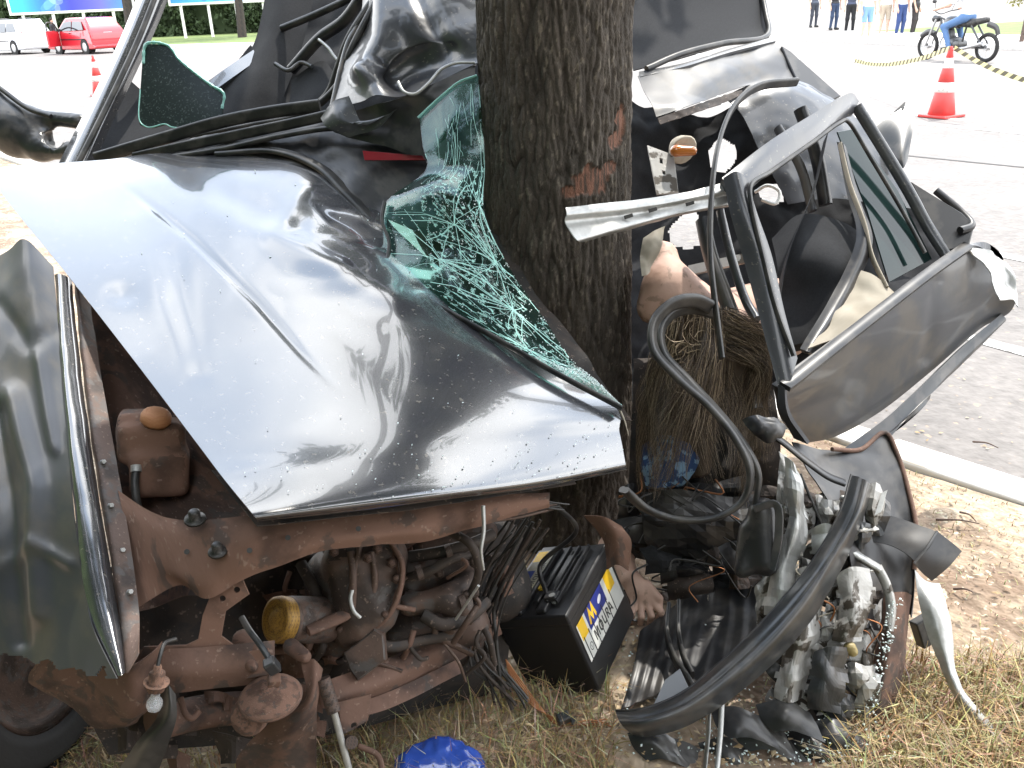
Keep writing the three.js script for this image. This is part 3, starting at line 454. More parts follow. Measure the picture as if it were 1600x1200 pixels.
// --- engine, gearbox, filter, horn
{ const A = (x, y, d) => P(x, y, d);
  let f = unionD([capD(A(545, 880, 1.82), A(560, 975, 1.82), .055, .05), capD(A(600, 870, 1.84), A(590, 945, 1.82), .05, .045), capD(A(520, 900, 1.9), A(520, 990, 1.88), .06, .05)], 0.05);
  const ribs = (x, y, z) => f(x, y, z) - 0.0025 * Math.max(0, Math.sin((x * 0.7 + y * 0.3) * 160));
  let c = A(560, 925, 1.85); const gb = carPart('gearbox', nets(ribs, c.clone().addScalar(-.2), c.clone().addScalar(.2), .0075), M.cast, 'brown dusty cast gearbox housing');
  part(gb, 'lifting_eye', tube([[552, 918, 1.76], [548, 935, 1.75], [553, 955, 1.745], [563, 965, 1.75]], .004), M.steel);
  part(gb, 'dipstick_tube', tube([[563, 850, 1.78], [556, 880, 1.77], [548, 925, 1.76]], .006), M.cast);
  f = unionD([capD(A(640, 945, 1.86), A(700, 935, 1.86), .024, .024), capD(A(700, 935, 1.86), A(735, 905, 1.9), .022, .02), capD(A(720, 950, 1.88), A(700, 985, 1.9), .028, .022), capD(A(640, 900, 1.92), A(720, 880, 1.94), .04, .03), capD(A(660, 850, 1.95), A(760, 830, 1.98), .03, .026), capD(A(620, 990, 1.95), A(730, 975, 1.98), .05, .05)], .03);
  c = A(685, 920, 1.92); carPart('exhaust_manifold', nets(f, c.clone().addScalar(-.2), c.clone().addScalar(.2), .0075), M.cast);
  f = unionD([capD(A(450, 880, 2.0), A(780, 850, 2.15), .07, .06), capD(A(470, 960, 2.0), A(780, 920, 2.15), .09, .08), capD(A(430, 1010, 1.95), A(700, 1010, 2.1), .06, .06)], .05);
  c = A(600, 930, 2.06); carPart('engine_block', nets(f, c.clone().addScalar(-.36), c.clone().addScalar(.36), .014), M.grime);
  const of = carPart('oil_filter', latheB([500, 968, 1.80], [412, 968, 1.70], [[0, -.02], [.046, -.02], [.046, .075], [.043, .086], [.043, .092]], 32), M.cast);
  part(of, 'filter_base', latheB([500, 968, 1.80], [412, 968, 1.70], [[.0445, .083], [.045, .092], [.0455, .098], [.044, .108], [.036, .110], [.034, .106], [.02, .105], [.016, .112], [0, .112]], 32), std({ map: tex(128, (u, v) => mix([0.30, 0.17, 0.03], [0.14, 0.07, 0.02], ss(rC(u, v), .45, .65)), 8), roughness: .5, metalness: .2 }));
  const hn = carPart('horn', latheB([420, 1075, 1.55], [428, 1118, 1.58], [[0, -.006], [.012, -.006], [.014, 0], [.034, .004], [.052, .016], [.056, .022], [.054, .026], [.045, .034], [.02, .038], [0, .04]], 36), M.mud);
  part(hn, 'trumpet', latheB([392, 1118, 1.56], [378, 1122, 1.53], [[.02, -.02], [.03, -.012], [.034, .006], [.03, .016], [.012, .018], [0, .016]], 24), M.mud);
  part(hn, 'terminal', rbox(.022, .018, .02, .003, TR([428, 1063, 1.55], .2, .3, -.3)), M.mud);
  part(hn, 'plug', [rbox(.022, .03, .02, .004, TR([425, 1040, 1.545], .2, .3, .35)), tube([[420, 1028, 1.55], [405, 1005, 1.56], [390, 985, 1.58], [378, 965, 1.6]], .006)], M.greyPlastic);
  const bh = carPart('indicator_bulb_holder', latheB([247, 1040, 1.47], [243, 1085, 1.485], [[0, -.002], [.006, 0], [.008, .012], [.013, .014], [.013, .03], [.021, .031], [.021, .034], [.014, .035], [.014, .046], [.009, .048], [0, .048]], 20), M.mud);
  part(bh, 'bulb', latheB([243, 1085, 1.485], [240, 1115, 1.495], [[.007, -.002], [.0075, .004], [.0125, .012], [.0135, .02], [.011, .028], [.005, .033], [0, .034]], 20), std({ c: [.9, .92, .94], transmission: .75, thickness: 0, roughness: .05 }));
  part(bh, 'lead', tube([[247, 1040, 1.47], [251, 1022, 1.475], [258, 1005, 1.49], [275, 998, 1.51]], .0035), M.rubber);
  carPart('air_duct', sheet([[[252, 1072, 1.54], [262, 1068, 1.52], [275, 1085, 1.53]], [[246, 1120, 1.55], [262, 1118, 1.52], [276, 1122, 1.53]], [[215, 1160, 1.56], [235, 1160, 1.53], [262, 1165, 1.54]], [[178, 1215, 1.6], [205, 1220, 1.56], [240, 1225, 1.58]]], { nu: 12, nv: 30, th: .003, amp: .003 }), M.rubber);
  carPart('broken_lug', plate([[568, 1000, 1.77], [585, 985, 1.77], [597, 992, 1.77], [600, 1030, 1.76], [560, 1060, 1.76], [548, 1045, 1.76], [540, 1020, 1.77]], { th: .02, bevel: .003 }), M.cast);
  // lower beams running back to the right
  carPart('lower_beam', sheet([[[505, 1065, 1.74], [600, 1030, 1.83], [700, 985, 1.96], [775, 950, 2.06]], [[510, 1098, 1.715], [605, 1062, 1.80], [705, 1012, 1.935], [780, 975, 2.04]], [[525, 1110, 1.75], [610, 1082, 1.83], [710, 1035, 1.96], [785, 990, 2.06]]], { nu: 40, nv: 12, th: .003, amp: .006, freq: 7 }), M.rust);
  carPart('lower_flange', sheet([[[520, 1108, 1.735], [610, 1080, 1.82], [715, 1030, 1.95]], [[532, 1125, 1.715], [615, 1104, 1.80], [720, 1052, 1.935]]], { nu: 30, nv: 6, th: .002, amp: .003, freq: 9 }), M.rust);
  carPart('upper_rail', tube([[480, 985, 1.72], [530, 965, 1.76], [560, 948, 1.80], [590, 930, 1.84]], .016, { e: .6 }), M.rust);
  carPart('tow_bracket', plate([[528, 1098, 1.715], [580, 1085, 1.74], [574, 1125, 1.735], [535, 1148, 1.71]], { th: .004, holes: [Array.from({ length: 12 }, (_, k) => [553 + 6 * Math.cos(k / 12 * 6.2832), 1133 + 5 * Math.sin(k / 12 * 6.2832), 1.724])] }), M.rust);
  carPart('suspension_arm', sheet([[[470, 1035, 1.66], [490, 1030, 1.655], [505, 1045, 1.66]], [[478, 1090, 1.65], [488, 1085, 1.64], [498, 1085, 1.65]], [[420, 1130, 1.66], [455, 1140, 1.64], [495, 1120, 1.65]], [[370, 1185, 1.70], [430, 1195, 1.67], [495, 1200, 1.68]], [[380, 1230, 1.75], [440, 1240, 1.71], [510, 1240, 1.72]]], { nu: 16, nv: 34, th: .004, amp: .008, freq: 8 }), M.rust);
  const dr = carPart('damper', cylB([505, 1060, 1.66], [522, 1112, 1.66], .013), M.cast); part(dr, 'damper_rod', cylB([522, 1112, 1.66], [545, 1200, 1.68], .0065), M.steel); part(dr, 'bush', cylB([545, 1158, 1.70], [550, 1160, 1.67], .012), M.cast);
  carPart('drive_shaft', tube([[560, 1165, 1.76], [590, 1180, 1.76], [598, 1205, 1.74]], .006, { seg: 20 }), M.rust);
  carPart('wing_stay', tube([[755, 790, 1.70], [756, 830, 1.695], [752, 860, 1.69], [756, 890, 1.70]], .0085, { e: .5, scale: t => 1 - .5 * t * t }), M.steel);
  carPart('broken_rod', cylB([748, 915, 1.74], [712, 968, 1.80], .003, .003, 8), M.steel);
  carPart('hub_cup', nets(unionD([capD(A(610, 850, 1.93), A(640, 830, 1.93), .03, .03)], .02), A(625, 840, 1.93).addScalar(-.07), A(625, 840, 1.93).addScalar(.07), .006), M.rust);
  // shelves, hidden structure and added dark sheets closing off the engine bay
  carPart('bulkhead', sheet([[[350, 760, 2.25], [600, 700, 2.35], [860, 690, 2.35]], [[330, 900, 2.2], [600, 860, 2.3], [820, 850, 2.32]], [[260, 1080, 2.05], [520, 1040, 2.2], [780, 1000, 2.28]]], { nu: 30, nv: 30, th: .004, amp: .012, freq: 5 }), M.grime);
  carPart('chassis_leg', tube([[240, 1130, 1.75], [330, 1110, 1.85], [480, 1100, 1.95]], .04, { n: 12, e: .8 }), M.rust);
  carPart('hanging_bracket', tube([[282, 1090, 1.62], [290, 1115, 1.61], [300, 1122, 1.61], [312, 1110, 1.62]], .006), M.rust);
  for (const [x, y, d, r] of [[455, 1010, 1.68, .016], [380, 1000, 1.62, .02], [372, 1025, 1.60, .014]]) carPart('casting_lug', nets(unionD([capD(A(x, y, d), A(x + 22, y + 16, d - .02), r, r * .8)], .01), A(x + 10, y + 8, d).addScalar(-.07), A(x + 10, y + 8, d).addScalar(.07), .006), M.rust);
  carPart('dark_under_sheet', sheet([[[130, 1060, 1.80], [320, 1000, 1.95], [520, 985, 2.05], [800, 960, 2.2]], [[140, 1120, 1.82], [320, 1090, 1.93], [520, 1080, 2.02], [790, 1040, 2.15]], [[170, 1180, 1.85], [330, 1165, 1.95], [500, 1150, 2.0], [760, 1085, 2.14]]], { nu: 30, nv: 16, th: .004, amp: .012, freq: 5 }), M.grime);  // dark sheet added so the gap under the engine reads as shade
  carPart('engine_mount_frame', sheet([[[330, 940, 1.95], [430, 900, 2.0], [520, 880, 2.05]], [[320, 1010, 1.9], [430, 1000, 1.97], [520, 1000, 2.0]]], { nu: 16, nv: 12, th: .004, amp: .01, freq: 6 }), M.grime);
  carPart('headlamp_dark_sheet', sheet([[[190, 880, 1.82], [300, 880, 1.84], [440, 870, 1.92]], [[195, 960, 1.74], [300, 960, 1.78], [450, 950, 1.9]], [[205, 1060, 1.70], [300, 1050, 1.74], [450, 1040, 1.86]]], { nu: 20, nv: 20, th: .003, amp: .01, freq: 6 }), M.grime);  // dark sheet set behind the headlamp opening in place of deep shade
  // fasteners, flanges and hoses on the castings
  for (const [x, y, d] of [[522, 862, 1.775], [590, 858, 1.785], [620, 905, 1.79], [603, 962, 1.785], [532, 985, 1.79], [575, 872, 1.765], [612, 880, 1.785]]) part(gb, 'casing_bolt', latheB([x, y, d], [x - 2, y - 3, d - .02], [[0, .018], [.007, .018], [.007, .004], [.011, .004], [.011, 0], [0, 0]], 6), M.rust);
  part(gb, 'joint_flange', tube([[612, 850, 1.80], [628, 880, 1.79], [624, 925, 1.785], [604, 965, 1.785], [570, 990, 1.79], [535, 1000, 1.80]], .012, { e: .5 }), M.rust);
  part(gb, 'casing_rib', tube([[548, 862, 1.775], [552, 900, 1.762], [550, 950, 1.765]], .008), M.cast); part(gb, 'casing_rib', tube([[580, 862, 1.78], [586, 900, 1.775], [580, 950, 1.78]], .007), M.cast);
  for (const [p, r] of [[[[640, 870, 1.86], [690, 862, 1.85], [735, 850, 1.86], [770, 835, 1.9]], .013], [[[630, 905, 1.85], [670, 892, 1.83], [712, 872, 1.84], [750, 870, 1.88]], .010], [[[660, 960, 1.84], [690, 975, 1.84], [730, 965, 1.87], [760, 940, 1.92]], .014], [[[470, 880, 1.85], [490, 920, 1.82], [500, 950, 1.82]], .012], [[[560, 1000, 1.80], [610, 1010, 1.82], [660, 1000, 1.86], [720, 990, 1.9]], .012], [[[700, 830, 1.82], [735, 850, 1.80], [748, 890, 1.82], [735, 930, 1.86]], .009]]) carPart('coolant_hose', tube(p, r), M.grime);
  for (const [x, y, d] of [[700, 862, 1.84], [722, 940, 1.845], [655, 895, 1.82]]) carPart('hose_clamp', cylB([x - 4, y + 1, d], [x + 5, y - 2, d + .003], .0155, .0155, 14), M.cast);
  for (let k = 0; k < 10; k++) { const x = R(640, 760), y = R(835, 985); carPart('engine_bolt', latheB([x, y, 1.86], [x - 2, y - 3, 1.84], [[0, .016], [.006, .016], [.006, .003], [.01, .003], [.01, -.02], [0, -.02]], 6), M.cast); }
  // crushed brackets, shields and plates wedged between the castings
  for (let k = 0; k < 60; k++) { const x = R(440, 800), y = R(838 - (x - 440) * .06, 1060 - (x - 440) * .16), w = R(10, 38), h = R(8, 34), d = 1.80 + (x - 440) * .0006 + R(0, .12); carPart('crushed_bracket', sheet([[[x - w, y - h * R(.5, 1), d + R(0, .03)], [x, y - h, d], [x + w, y - h * R(.3, 1), d + R(0, .04)]], [[x - w * R(.6, 1), y, d], [x, y + R(-5, 5), d - R(.005, .03)], [x + w * R(.6, 1), y, d + .01]], [[x - w * R(.5, 1), y + h, d + .02], [x, y + h * R(.5, 1), d], [x + w, y + h * R(.4, 1), d + .03]]], { nu: 8, nv: 8, th: .0025, amp: .008, freq: 14, flat: true, seedz: k }), [M.rust, M.grime, M.cast, M.grime, M.rust, M.mud][k % 6]); }
  for (let k = 0; k < 26; k++) { const x = R(440, 760), y = R(850, 1010), d = R(1.80, 1.9); carPart('pipe_stub', tube([[x, y, d], [x + R(-25, 25), y + R(10, 30), d - .01], [x + R(-40, 50), y + R(20, 60), d + .02]], R(.003, .009), { n: 7 }), [M.grime, M.rust, M.cast][k % 3]); }
  for (let k = 0; k < 24; k++) { const x = R(190, 500), y = R(1075, 1190), w = R(10, 36), h = R(8, 26), d = 1.74 + R(0, .14); carPart('crushed_bracket', sheet([[[x - w, y - h, d + R(0, .03)], [x, y - h * R(.6, 1), d], [x + w, y - h * R(.3, 1), d + .02]], [[x - w * R(.6, 1), y + h, d], [x, y + h * R(.6, 1), d - .02], [x + w, y + h, d + .02]]], { nu: 7, nv: 7, th: .0025, amp: .01, freq: 12, flat: true, seedz: k + 80 }), k % 2 ? M.grime : M.rust); }
  // harness
  const loom = [];
  for (let k = 0; k < 16; k++) { const x0 = R(740, 800), x1 = R(770, 830); loom.push([[x0 + 60, R(800, 850), R(1.9, 2.0)], [x0, R(900, 950), R(1.95, 2.03)], [R(735, 780), R(990, 1040), R(1.98, 2.06)], [x1, R(1060, 1110), R(1.98, 2.08)]]); }
  for (const l of loom) carPart('cable', tube(l, R(.0018, .0045), { n: 6 }), rnd() < .7 ? M.wire : M.grime);
  for (let k = 0; k < 9; k++) carPart('cable', tube([[R(560, 640), R(812, 830), 1.69], [R(680, 720), R(795, 830), 1.74], [R(780, 800), R(780, 810), 1.80], [R(840, 890), R(775, 800), 1.88]], R(.0015, .004), { n: 6 }), k % 3 ? M.wire : M.cast);
}

// --- screen pillar, door mirror and cabin on the left
carPart('roof_pillar', sheet([[[228, -40, 2.98], [240, -40, 2.93], [262, -42, 2.95], [280, -42, 3.0]], [[188, 60, 2.9], [200, 60, 2.86], [222, 62, 2.88], [236, 64, 2.92]], [[140, 160, 2.83], [152, 162, 2.79], [172, 166, 2.80], [186, 170, 2.84]], [[92, 255, 2.76], [106, 256, 2.72], [130, 256, 2.73], [146, 258, 2.77]]], { nu: 18, nv: 30, th: .02 }), M.paint);
carPart('pillar_seal', tube([[256, -40, 2.92], [217, 60, 2.85], [168, 165, 2.77], [122, 256, 2.70]], .009), M.rubber);
{ const A = (x, y, d) => P(x, y, d); let f = unionD([capD(A(-70, 130, 3.0), A(30, 205, 2.96), .09, .085), capD(A(30, 205, 2.96), A(70, 225, 2.93), .075, .05), capD(A(50, 180, 2.95), A(125, 190, 2.88), .022, .026), capD(A(60, 235, 2.92), A(110, 235, 2.86), .03, .03)], .04);
  const hole = capD(A(84, 218, 2.95), A(84, 218, 2.80), .028, .028); const g = (x, y, z) => Math.max(f(x, y, z), -hole(x, y, z)); const c = A(30, 190, 2.93);
  const m = carPart('door_mirror', nets(g, c.clone().addScalar(-.36), c.clone().addScalar(.3), .011), M.greyPlastic); part(m, 'mirror_seal', tube([[-60, 95, 2.96], [0, 138, 2.92], [45, 170, 2.88], [80, 182, 2.86]], .008), M.rubber); }
// broken pane still standing in the door
const pane = [[219, 195, 2.66], [220, 140, 2.68], [224, 85, 2.7], [229, 68, 2.7], [262, 70, 2.7], [280, 92, 2.69], [306, 114, 2.68], [330, 132, 2.67], [350, 146, 2.66], [347, 196, 2.65], [300, 199, 2.65], [270, 199, 2.65], [258, 193, 2.65], [240, 198, 2.65], [228, 199, 2.66]];
const dg = carPart('side_window_pane', plate(pane, { th: .004, bevel: .0006 }), std({ map: tex(256, (u, v) => mix([0.018, 0.026, 0.025], [0.09, 0.11, 0.105], ss(dustF(u, v), .62, .85)), 5), roughness: .15, transmission: .12, thickness: 0 }), 'dusty dark broken side window pane');
part(dg, 'broken_edge', tube([[224, 100, 2.69], [229, 69, 2.695], [262, 71, 2.695], [280, 93, 2.685], [306, 115, 2.675], [330, 133, 2.665], [350, 147, 2.655], [347, 170, 2.65]], .0042, { seg: 90, scale: t => 1 + .7 * n3(t * 40, 1, 1) }), M.glassEdge);
part(dg, 'lower_edge', tube([[219, 140, 2.675], [219, 190, 2.655], [232, 199, 2.65], [258, 194, 2.645], [270, 199, 2.645], [346, 197, 2.645]], .002, { seg: 60 }), M.glassEdge);
// dark door lining and sill below, up to the middle pillar
carPart('door_lining', sheet([[[196, 120, 3.02], [260, 165, 3.0], [330, 140, 3.0], [392, 70, 3.05]], [[150, 190, 2.95], [230, 205, 2.92], [330, 185, 2.92], [420, 140, 2.95]], [[120, 258, 2.85], [240, 262, 2.80], [380, 262, 2.80], [480, 250, 2.85]]], { nu: 24, nv: 20, th: .01 }), M.fabric);
carPart('waist_rail', sheet([[[318, 132, 2.93], [360, 102, 2.95], [396, 78, 2.98]], [[330, 145, 2.9], [372, 115, 2.92], [405, 92, 2.95]]], { nu: 12, nv: 8, th: .02 }), M.paint);
carPart('middle_pillar', sheet([[[420, -40, 3.1], [450, -40, 3.02], [500, -40, 3.06]], [[396, 72, 3.0], [425, 75, 2.93], [470, 80, 2.98]], [[340, 135, 2.95], [385, 150, 2.86], [440, 160, 2.92]], [[300, 200, 2.9], [350, 215, 2.82], [420, 225, 2.88]]], { nu: 16, nv: 30, th: .02, amp: .006 }), M.fabric);
carPart('cabin_lining', sheet([[[440, -60, 3.25], [560, -60, 3.2], [760, -60, 3.0]], [[420, 60, 3.15], [560, 60, 3.1], [760, 80, 2.9]], [[390, 180, 3.0], [540, 190, 2.95], [760, 220, 2.8]], [[360, 280, 2.85], [540, 300, 2.7], [760, 340, 2.65]]], { nu: 40, nv: 40, th: .01, amp: .03, freq: 5, ridge: .012 }), M.fabric);
for (const [p, r, m] of [
  [[[455, 110, 2.85], [500, 60, 2.8], [540, 30, 2.75], [580, -30, 2.7]], .018, M.plastic],
  [[[440, 45, 2.95], [500, 20, 2.9], [560, -10, 2.85], [600, -40, 2.8]], .012, M.rubber],
  [[[430, 100, 2.85], [452, 110, 2.82], [470, 98, 2.82], [488, 104, 2.8]], .007, M.greyPlastic],
  [[[498, 62, 2.78], [512, 74, 2.76], [528, 94, 2.74], [545, 96, 2.72]], .005, M.steel],
  [[[380, 205, 2.8], [450, 190, 2.72], [510, 150, 2.65], [530, 100, 2.62], [545, 60, 2.6], [590, -10, 2.6]], .012, M.rubber],
  [[[300, 215, 2.78], [400, 195, 2.70], [480, 175, 2.62], [530, 130, 2.58], [548, 80, 2.55], [600, -20, 2.55]], .011, M.rubber]]) carPart('trim_rail', tube(p, r), m);
carPart('seat_side', sheet([[[455, 125, 2.85], [500, 95, 2.82], [520, 110, 2.8]], [[450, 180, 2.8], [490, 150, 2.76], [525, 150, 2.74]], [[420, 225, 2.75], [470, 215, 2.72], [530, 200, 2.7]]], { nu: 14, nv: 16, th: .02, amp: .008 }), M.fabric);
// seals and trim along the base of the windscreen
for (const [p, r] of [
  [[[150, 248, 2.66], [250, 218, 2.63], [340, 192, 2.6], [420, 176, 2.58], [500, 165, 2.56]], .011],
  [[[210, 246, 2.64], [300, 226, 2.60], [400, 205, 2.56], [480, 188, 2.53], [530, 176, 2.52]], .009],
  [[[260, 246, 2.62], [350, 232, 2.58], [440, 212, 2.54], [530, 200, 2.5], [610, 215, 2.46]], .011],
  [[[340, 240, 2.58], [430, 236, 2.54], [500, 262, 2.48], [545, 305, 2.42], [585, 345, 2.38], [600, 352, 2.37]], .011]]) carPart('windscreen_seal', sweep(p, sealProf(r), { seg: 60 }), M.rubber);
carPart('scuttle_panel', sheet([[[300, 215, 2.68], [430, 195, 2.62], [540, 185, 2.56], [670, 215, 2.5]], [[260, 240, 2.62], [420, 225, 2.56], [550, 240, 2.48], [680, 265, 2.42]], [[330, 240, 2.60], [470, 258, 2.5], [570, 300, 2.43], [690, 320, 2.38]], [[460, 258, 2.52], [540, 300, 2.44], [600, 340, 2.39], [700, 380, 2.33]]], { nu: 40, nv: 30, th: .003, amp: .012, freq: 6, ridge: .006 }), M.plastic);
carPart('red_lamp_fragment', plate([[567, 236, 2.42], [660, 244, 2.40], [664, 250, 2.4], [570, 250, 2.42]], { th: .01 }), std({ c: [.25, .02, .03], roughness: .2, clearcoat: 1 }));
carPart('scuttle_floor', sheet([[[630, 290, 2.56], [700, 300, 2.5], [790, 320, 2.48]], [[660, 390, 2.46], [740, 410, 2.42], [820, 430, 2.42]], [[780, 510, 2.33], [840, 520, 2.32], [900, 535, 2.36]], [[900, 640, 2.2], [940, 650, 2.22], [985, 660, 2.28]]], { nu: 20, nv: 30, th: .003, amp: .01, freq: 8 }), M.grime);
// crumpled roof
const roofRows = [
  [[560, -60, 2.66], [620, -60, 2.58], [690, -60, 2.50], [760, -60, 2.48]],
  [[566, 10, 2.62], [625, 5, 2.48], [690, 20, 2.44], [760, 10, 2.44]],
  [[542, 70, 2.58], [600, 70, 2.46], [670, 60, 2.42], [760, 60, 2.40]],
  [[530, 120, 2.54], [590, 115, 2.43], [640, 110, 2.46], [760, 95, 2.38]],
  [[516, 170, 2.50], [570, 160, 2.41], [625, 148, 2.36], [745, 100, 2.36]]];
const creases = [[[600, -20], [596, 60], [575, 120]], [[650, -20], [668, 20], [700, 75]], [[575, 120], [590, 145]], [[600, 100], [618, 125]]];
const roof = carPart('crumpled_roof', sheet(roofRows, { nu: 90, nv: 100, th: .002, disp: (x, y, p) => { let d = .010 * fbm(p.x * 4, p.y * 4, p.z * 4, 2); creases.forEach((c, i) => d += (i % 2 ? -.022 : .024) * gs(near(x, y, c), 12)); d -= .035 * gs(Math.hypot(x - 645, y - 80), 32); d += .0015 * Math.abs(n3(p.x * 22, p.y * 22, p.z * 22)); return d; } }), M.paintB);
part(roof, 'roof_gutter', tube([[592, -20, 2.585], [565, 30, 2.60], [545, 65, 2.575], [532, 110, 2.545], [518, 170, 2.50], [510, 190, 2.48]], .008), M.greyPlastic);
part(roof, 'drip_moulding', tube([[622, 128, 2.36], [632, 144, 2.345], [648, 147, 2.34], [668, 132, 2.34], [690, 108, 2.345], [712, 99, 2.35], [742, 98, 2.35]], .0042, { seg: 50 }), M.steel);
carPart('roof_underside', sheet([[[512, 185, 2.48], [580, 165, 2.42], [632, 150, 2.36], [742, 102, 2.36]], [[520, 205, 2.46], [590, 195, 2.42], [660, 170, 2.37], [742, 130, 2.36]], [[540, 215, 2.46], [600, 228, 2.42], [665, 240, 2.38], [742, 170, 2.36]]], { nu: 40, nv: 20, th: .003, amp: .008, freq: 8 }), M.plastic);
carPart('bent_flap', sheet([[[502, 185, 2.47], [522, 160, 2.45], [545, 150, 2.43]], [[512, 200, 2.45], [535, 190, 2.42], [570, 195, 2.40]], [[545, 215, 2.44], [590, 200, 2.40], [620, 170, 2.38]]], { nu: 20, nv: 16, th: .002, amp: .008, freq: 8 }), M.paintB);

// --- cracked windscreen, folded down over the bonnet and against the trunk
const glRows = [
  [[655, 182, 2.345], [690, 150, 2.33], [720, 130, 2.315], [747, 118, 2.30]],
  [[660, 225, 2.32], [692, 205, 2.295], [722, 190, 2.285], [752, 178, 2.275]],
  [[664, 268, 2.29], [695, 262, 2.265], [725, 258, 2.26], [758, 255, 2.26]],
  [[603, 316, 2.285], [665, 300, 2.215], [715, 310, 2.185], [757, 336, 2.175]],
  [[599, 375, 2.250], [680, 375, 2.185], [745, 395, 2.145], [800, 425, 2.125]],
  [[604, 434, 2.200], [700, 452, 2.125], [785, 480, 2.080], [855, 505, 2.070]],
  [[760, 522, 2.070], [800, 535, 2.040], [850, 555, 2.020], [890, 560, 2.020]],
  [[880, 588, 1.985], [900, 592, 1.975], [925, 600, 1.965], [938, 602, 1.965]],
  [[968, 634, 1.965], [969, 634, 1.962], [970, 635, 1.960], [971, 635, 1.960]]];
const glEv = sheetEval(glRows);
const screen = carPart('windscreen', sheet(glRows, { nu: 40, nv: 110, th: .004, amp: .0015, freq: 6 }), M.glass, 'shattered greenish laminated windscreen draped over the bonnet');
{ // crack lines follow the pane; each is a thin raised ribbon
  const gp = (u, v, o = .004) => { const e = glEv(u, v), a = glEv(Math.min(u + .02, 1), v), b = glEv(u, Math.min(v + .01, 1)); const p = V(e[0], e[1], e[2]), n = V(a[0], a[1], a[2]).sub(p).cross(V(b[0], b[1], b[2]).sub(p)).normalize(); if (n.dot(eye.clone().sub(p)) < 0) n.negate(); const d = .003 * fbm(p.x * 6, p.y * 6, p.z * 6, 3); return [p.addScaledVector(n, d + o), n]; };
  const vp = []; const rib = (u0, v0, u1, v1, w) => { const N = 4; let pr = null; for (let i = 0; i <= N; i++) { const t = i / N, u = u0 + (u1 - u0) * t + R(-.008, .008), v = v0 + (v1 - v0) * t + R(-.003, .003); const [p, n] = gp(Math.min(Math.max(u, .005), .995), Math.min(Math.max(v, .005), .995), .0012); if (pr) { const dd = p.clone().sub(pr[0]); const s = dd.cross(n).normalize().multiplyScalar(w / 2); const s2 = pr[2] || s; const a = pr[0].clone().sub(s2), b = pr[0].clone().add(s2), c = p.clone().add(s), d = p.clone().sub(s); for (const q of [a, b, c, a, c, d]) vp.push(q.x, q.y, q.z); pr = [p, n, s]; } else pr = [p, n, null]; } };
  const foc = [[.95, .36], [.55, .45], [.75, .62], [.35, .55], [.5, .75], [.85, .5], [.6, .9]];
  for (const [fu, fv] of foc) for (let k = 0; k < 17; k++) { const a = R(0, 6.283), L = R(.1, .55); rib(fu, fv, fu + Math.cos(a) * L, fv + Math.sin(a) * L * .3, R(.0006, .0018)); }
  const pts = []; for (let k = 0; k < 1250; k++) { const v = .26 + .68 * Math.pow(rnd(), .9), u = 1 - Math.pow(rnd(), .8) * (v < .62 ? .72 : 1); pts.push([u, v]); }
  for (const a of pts) { const nb = pts.map(b => [Math.hypot((a[0] - b[0]) * .22, (a[1] - b[1]) * .8), b]).sort((x, y) => x[0] - y[0]).slice(1, 4); for (const [, b] of nb) if (rnd() < .7) rib(a[0], a[1], b[0], b[1], R(.0002, .0010)); }
  for (let k = 0; k < 40; k++) { const u = R(.1, 1), v = R(.02, .3); rib(u, v, u + R(-.1, .1), v + R(.03, .12), R(.0004, .001)); }
  const g = new THREE.BufferGeometry(); g.setAttribute('position', new THREE.Float32BufferAttribute(vp, 3)); g.computeVertexNormals(); g.setAttribute('uv', new THREE.BufferAttribute(new Float32Array(vp.length / 3 * 2), 2));
  part(screen, 'cracks', g, M.crack).userData.kind = 'stuff';
  const cr = []; for (let k = 0; k < 2200; k++) { const v = rnd() < .5 ? R(.80, .99) : R(.33, .98), u = 1 - Math.pow(rnd(), 1.3); const [p] = gp(u, v, .004); const s = R(.0008, .0028); const b = new THREE.TetrahedronGeometry(s); b.rotateX(R(0, 6)); b.rotateY(R(0, 6)); b.translate(p.x, p.y, p.z); cr.push(norm(b)); }
  part(screen, 'glass_crumbs', cr, M.shard).userData.kind = 'stuff';
}
part(screen, 'screen_rubber', sweep([[601, 316, 2.267], [597, 345, 2.252], [608, 378, 2.227], [606, 405, 2.207], [604, 436, 2.182], [680, 476, 2.117], [760, 520, 2.052], [860, 578, 1.982], [972, 638, 1.950]], sealProf(.0055), { seg: 90 }), M.rubber);
part(screen, 'screen_edge', tube([[653, 184, 2.34], [690, 150, 2.325], [718, 128, 2.31], [745, 118, 2.295]], .003), M.glassEdge);
carPart('wiper_splinter', tube([[962, 628, 1.97], [975, 655, 1.96], [982, 680, 1.955]], .003, { scale: t => 1 - .8 * t }), M.trim);

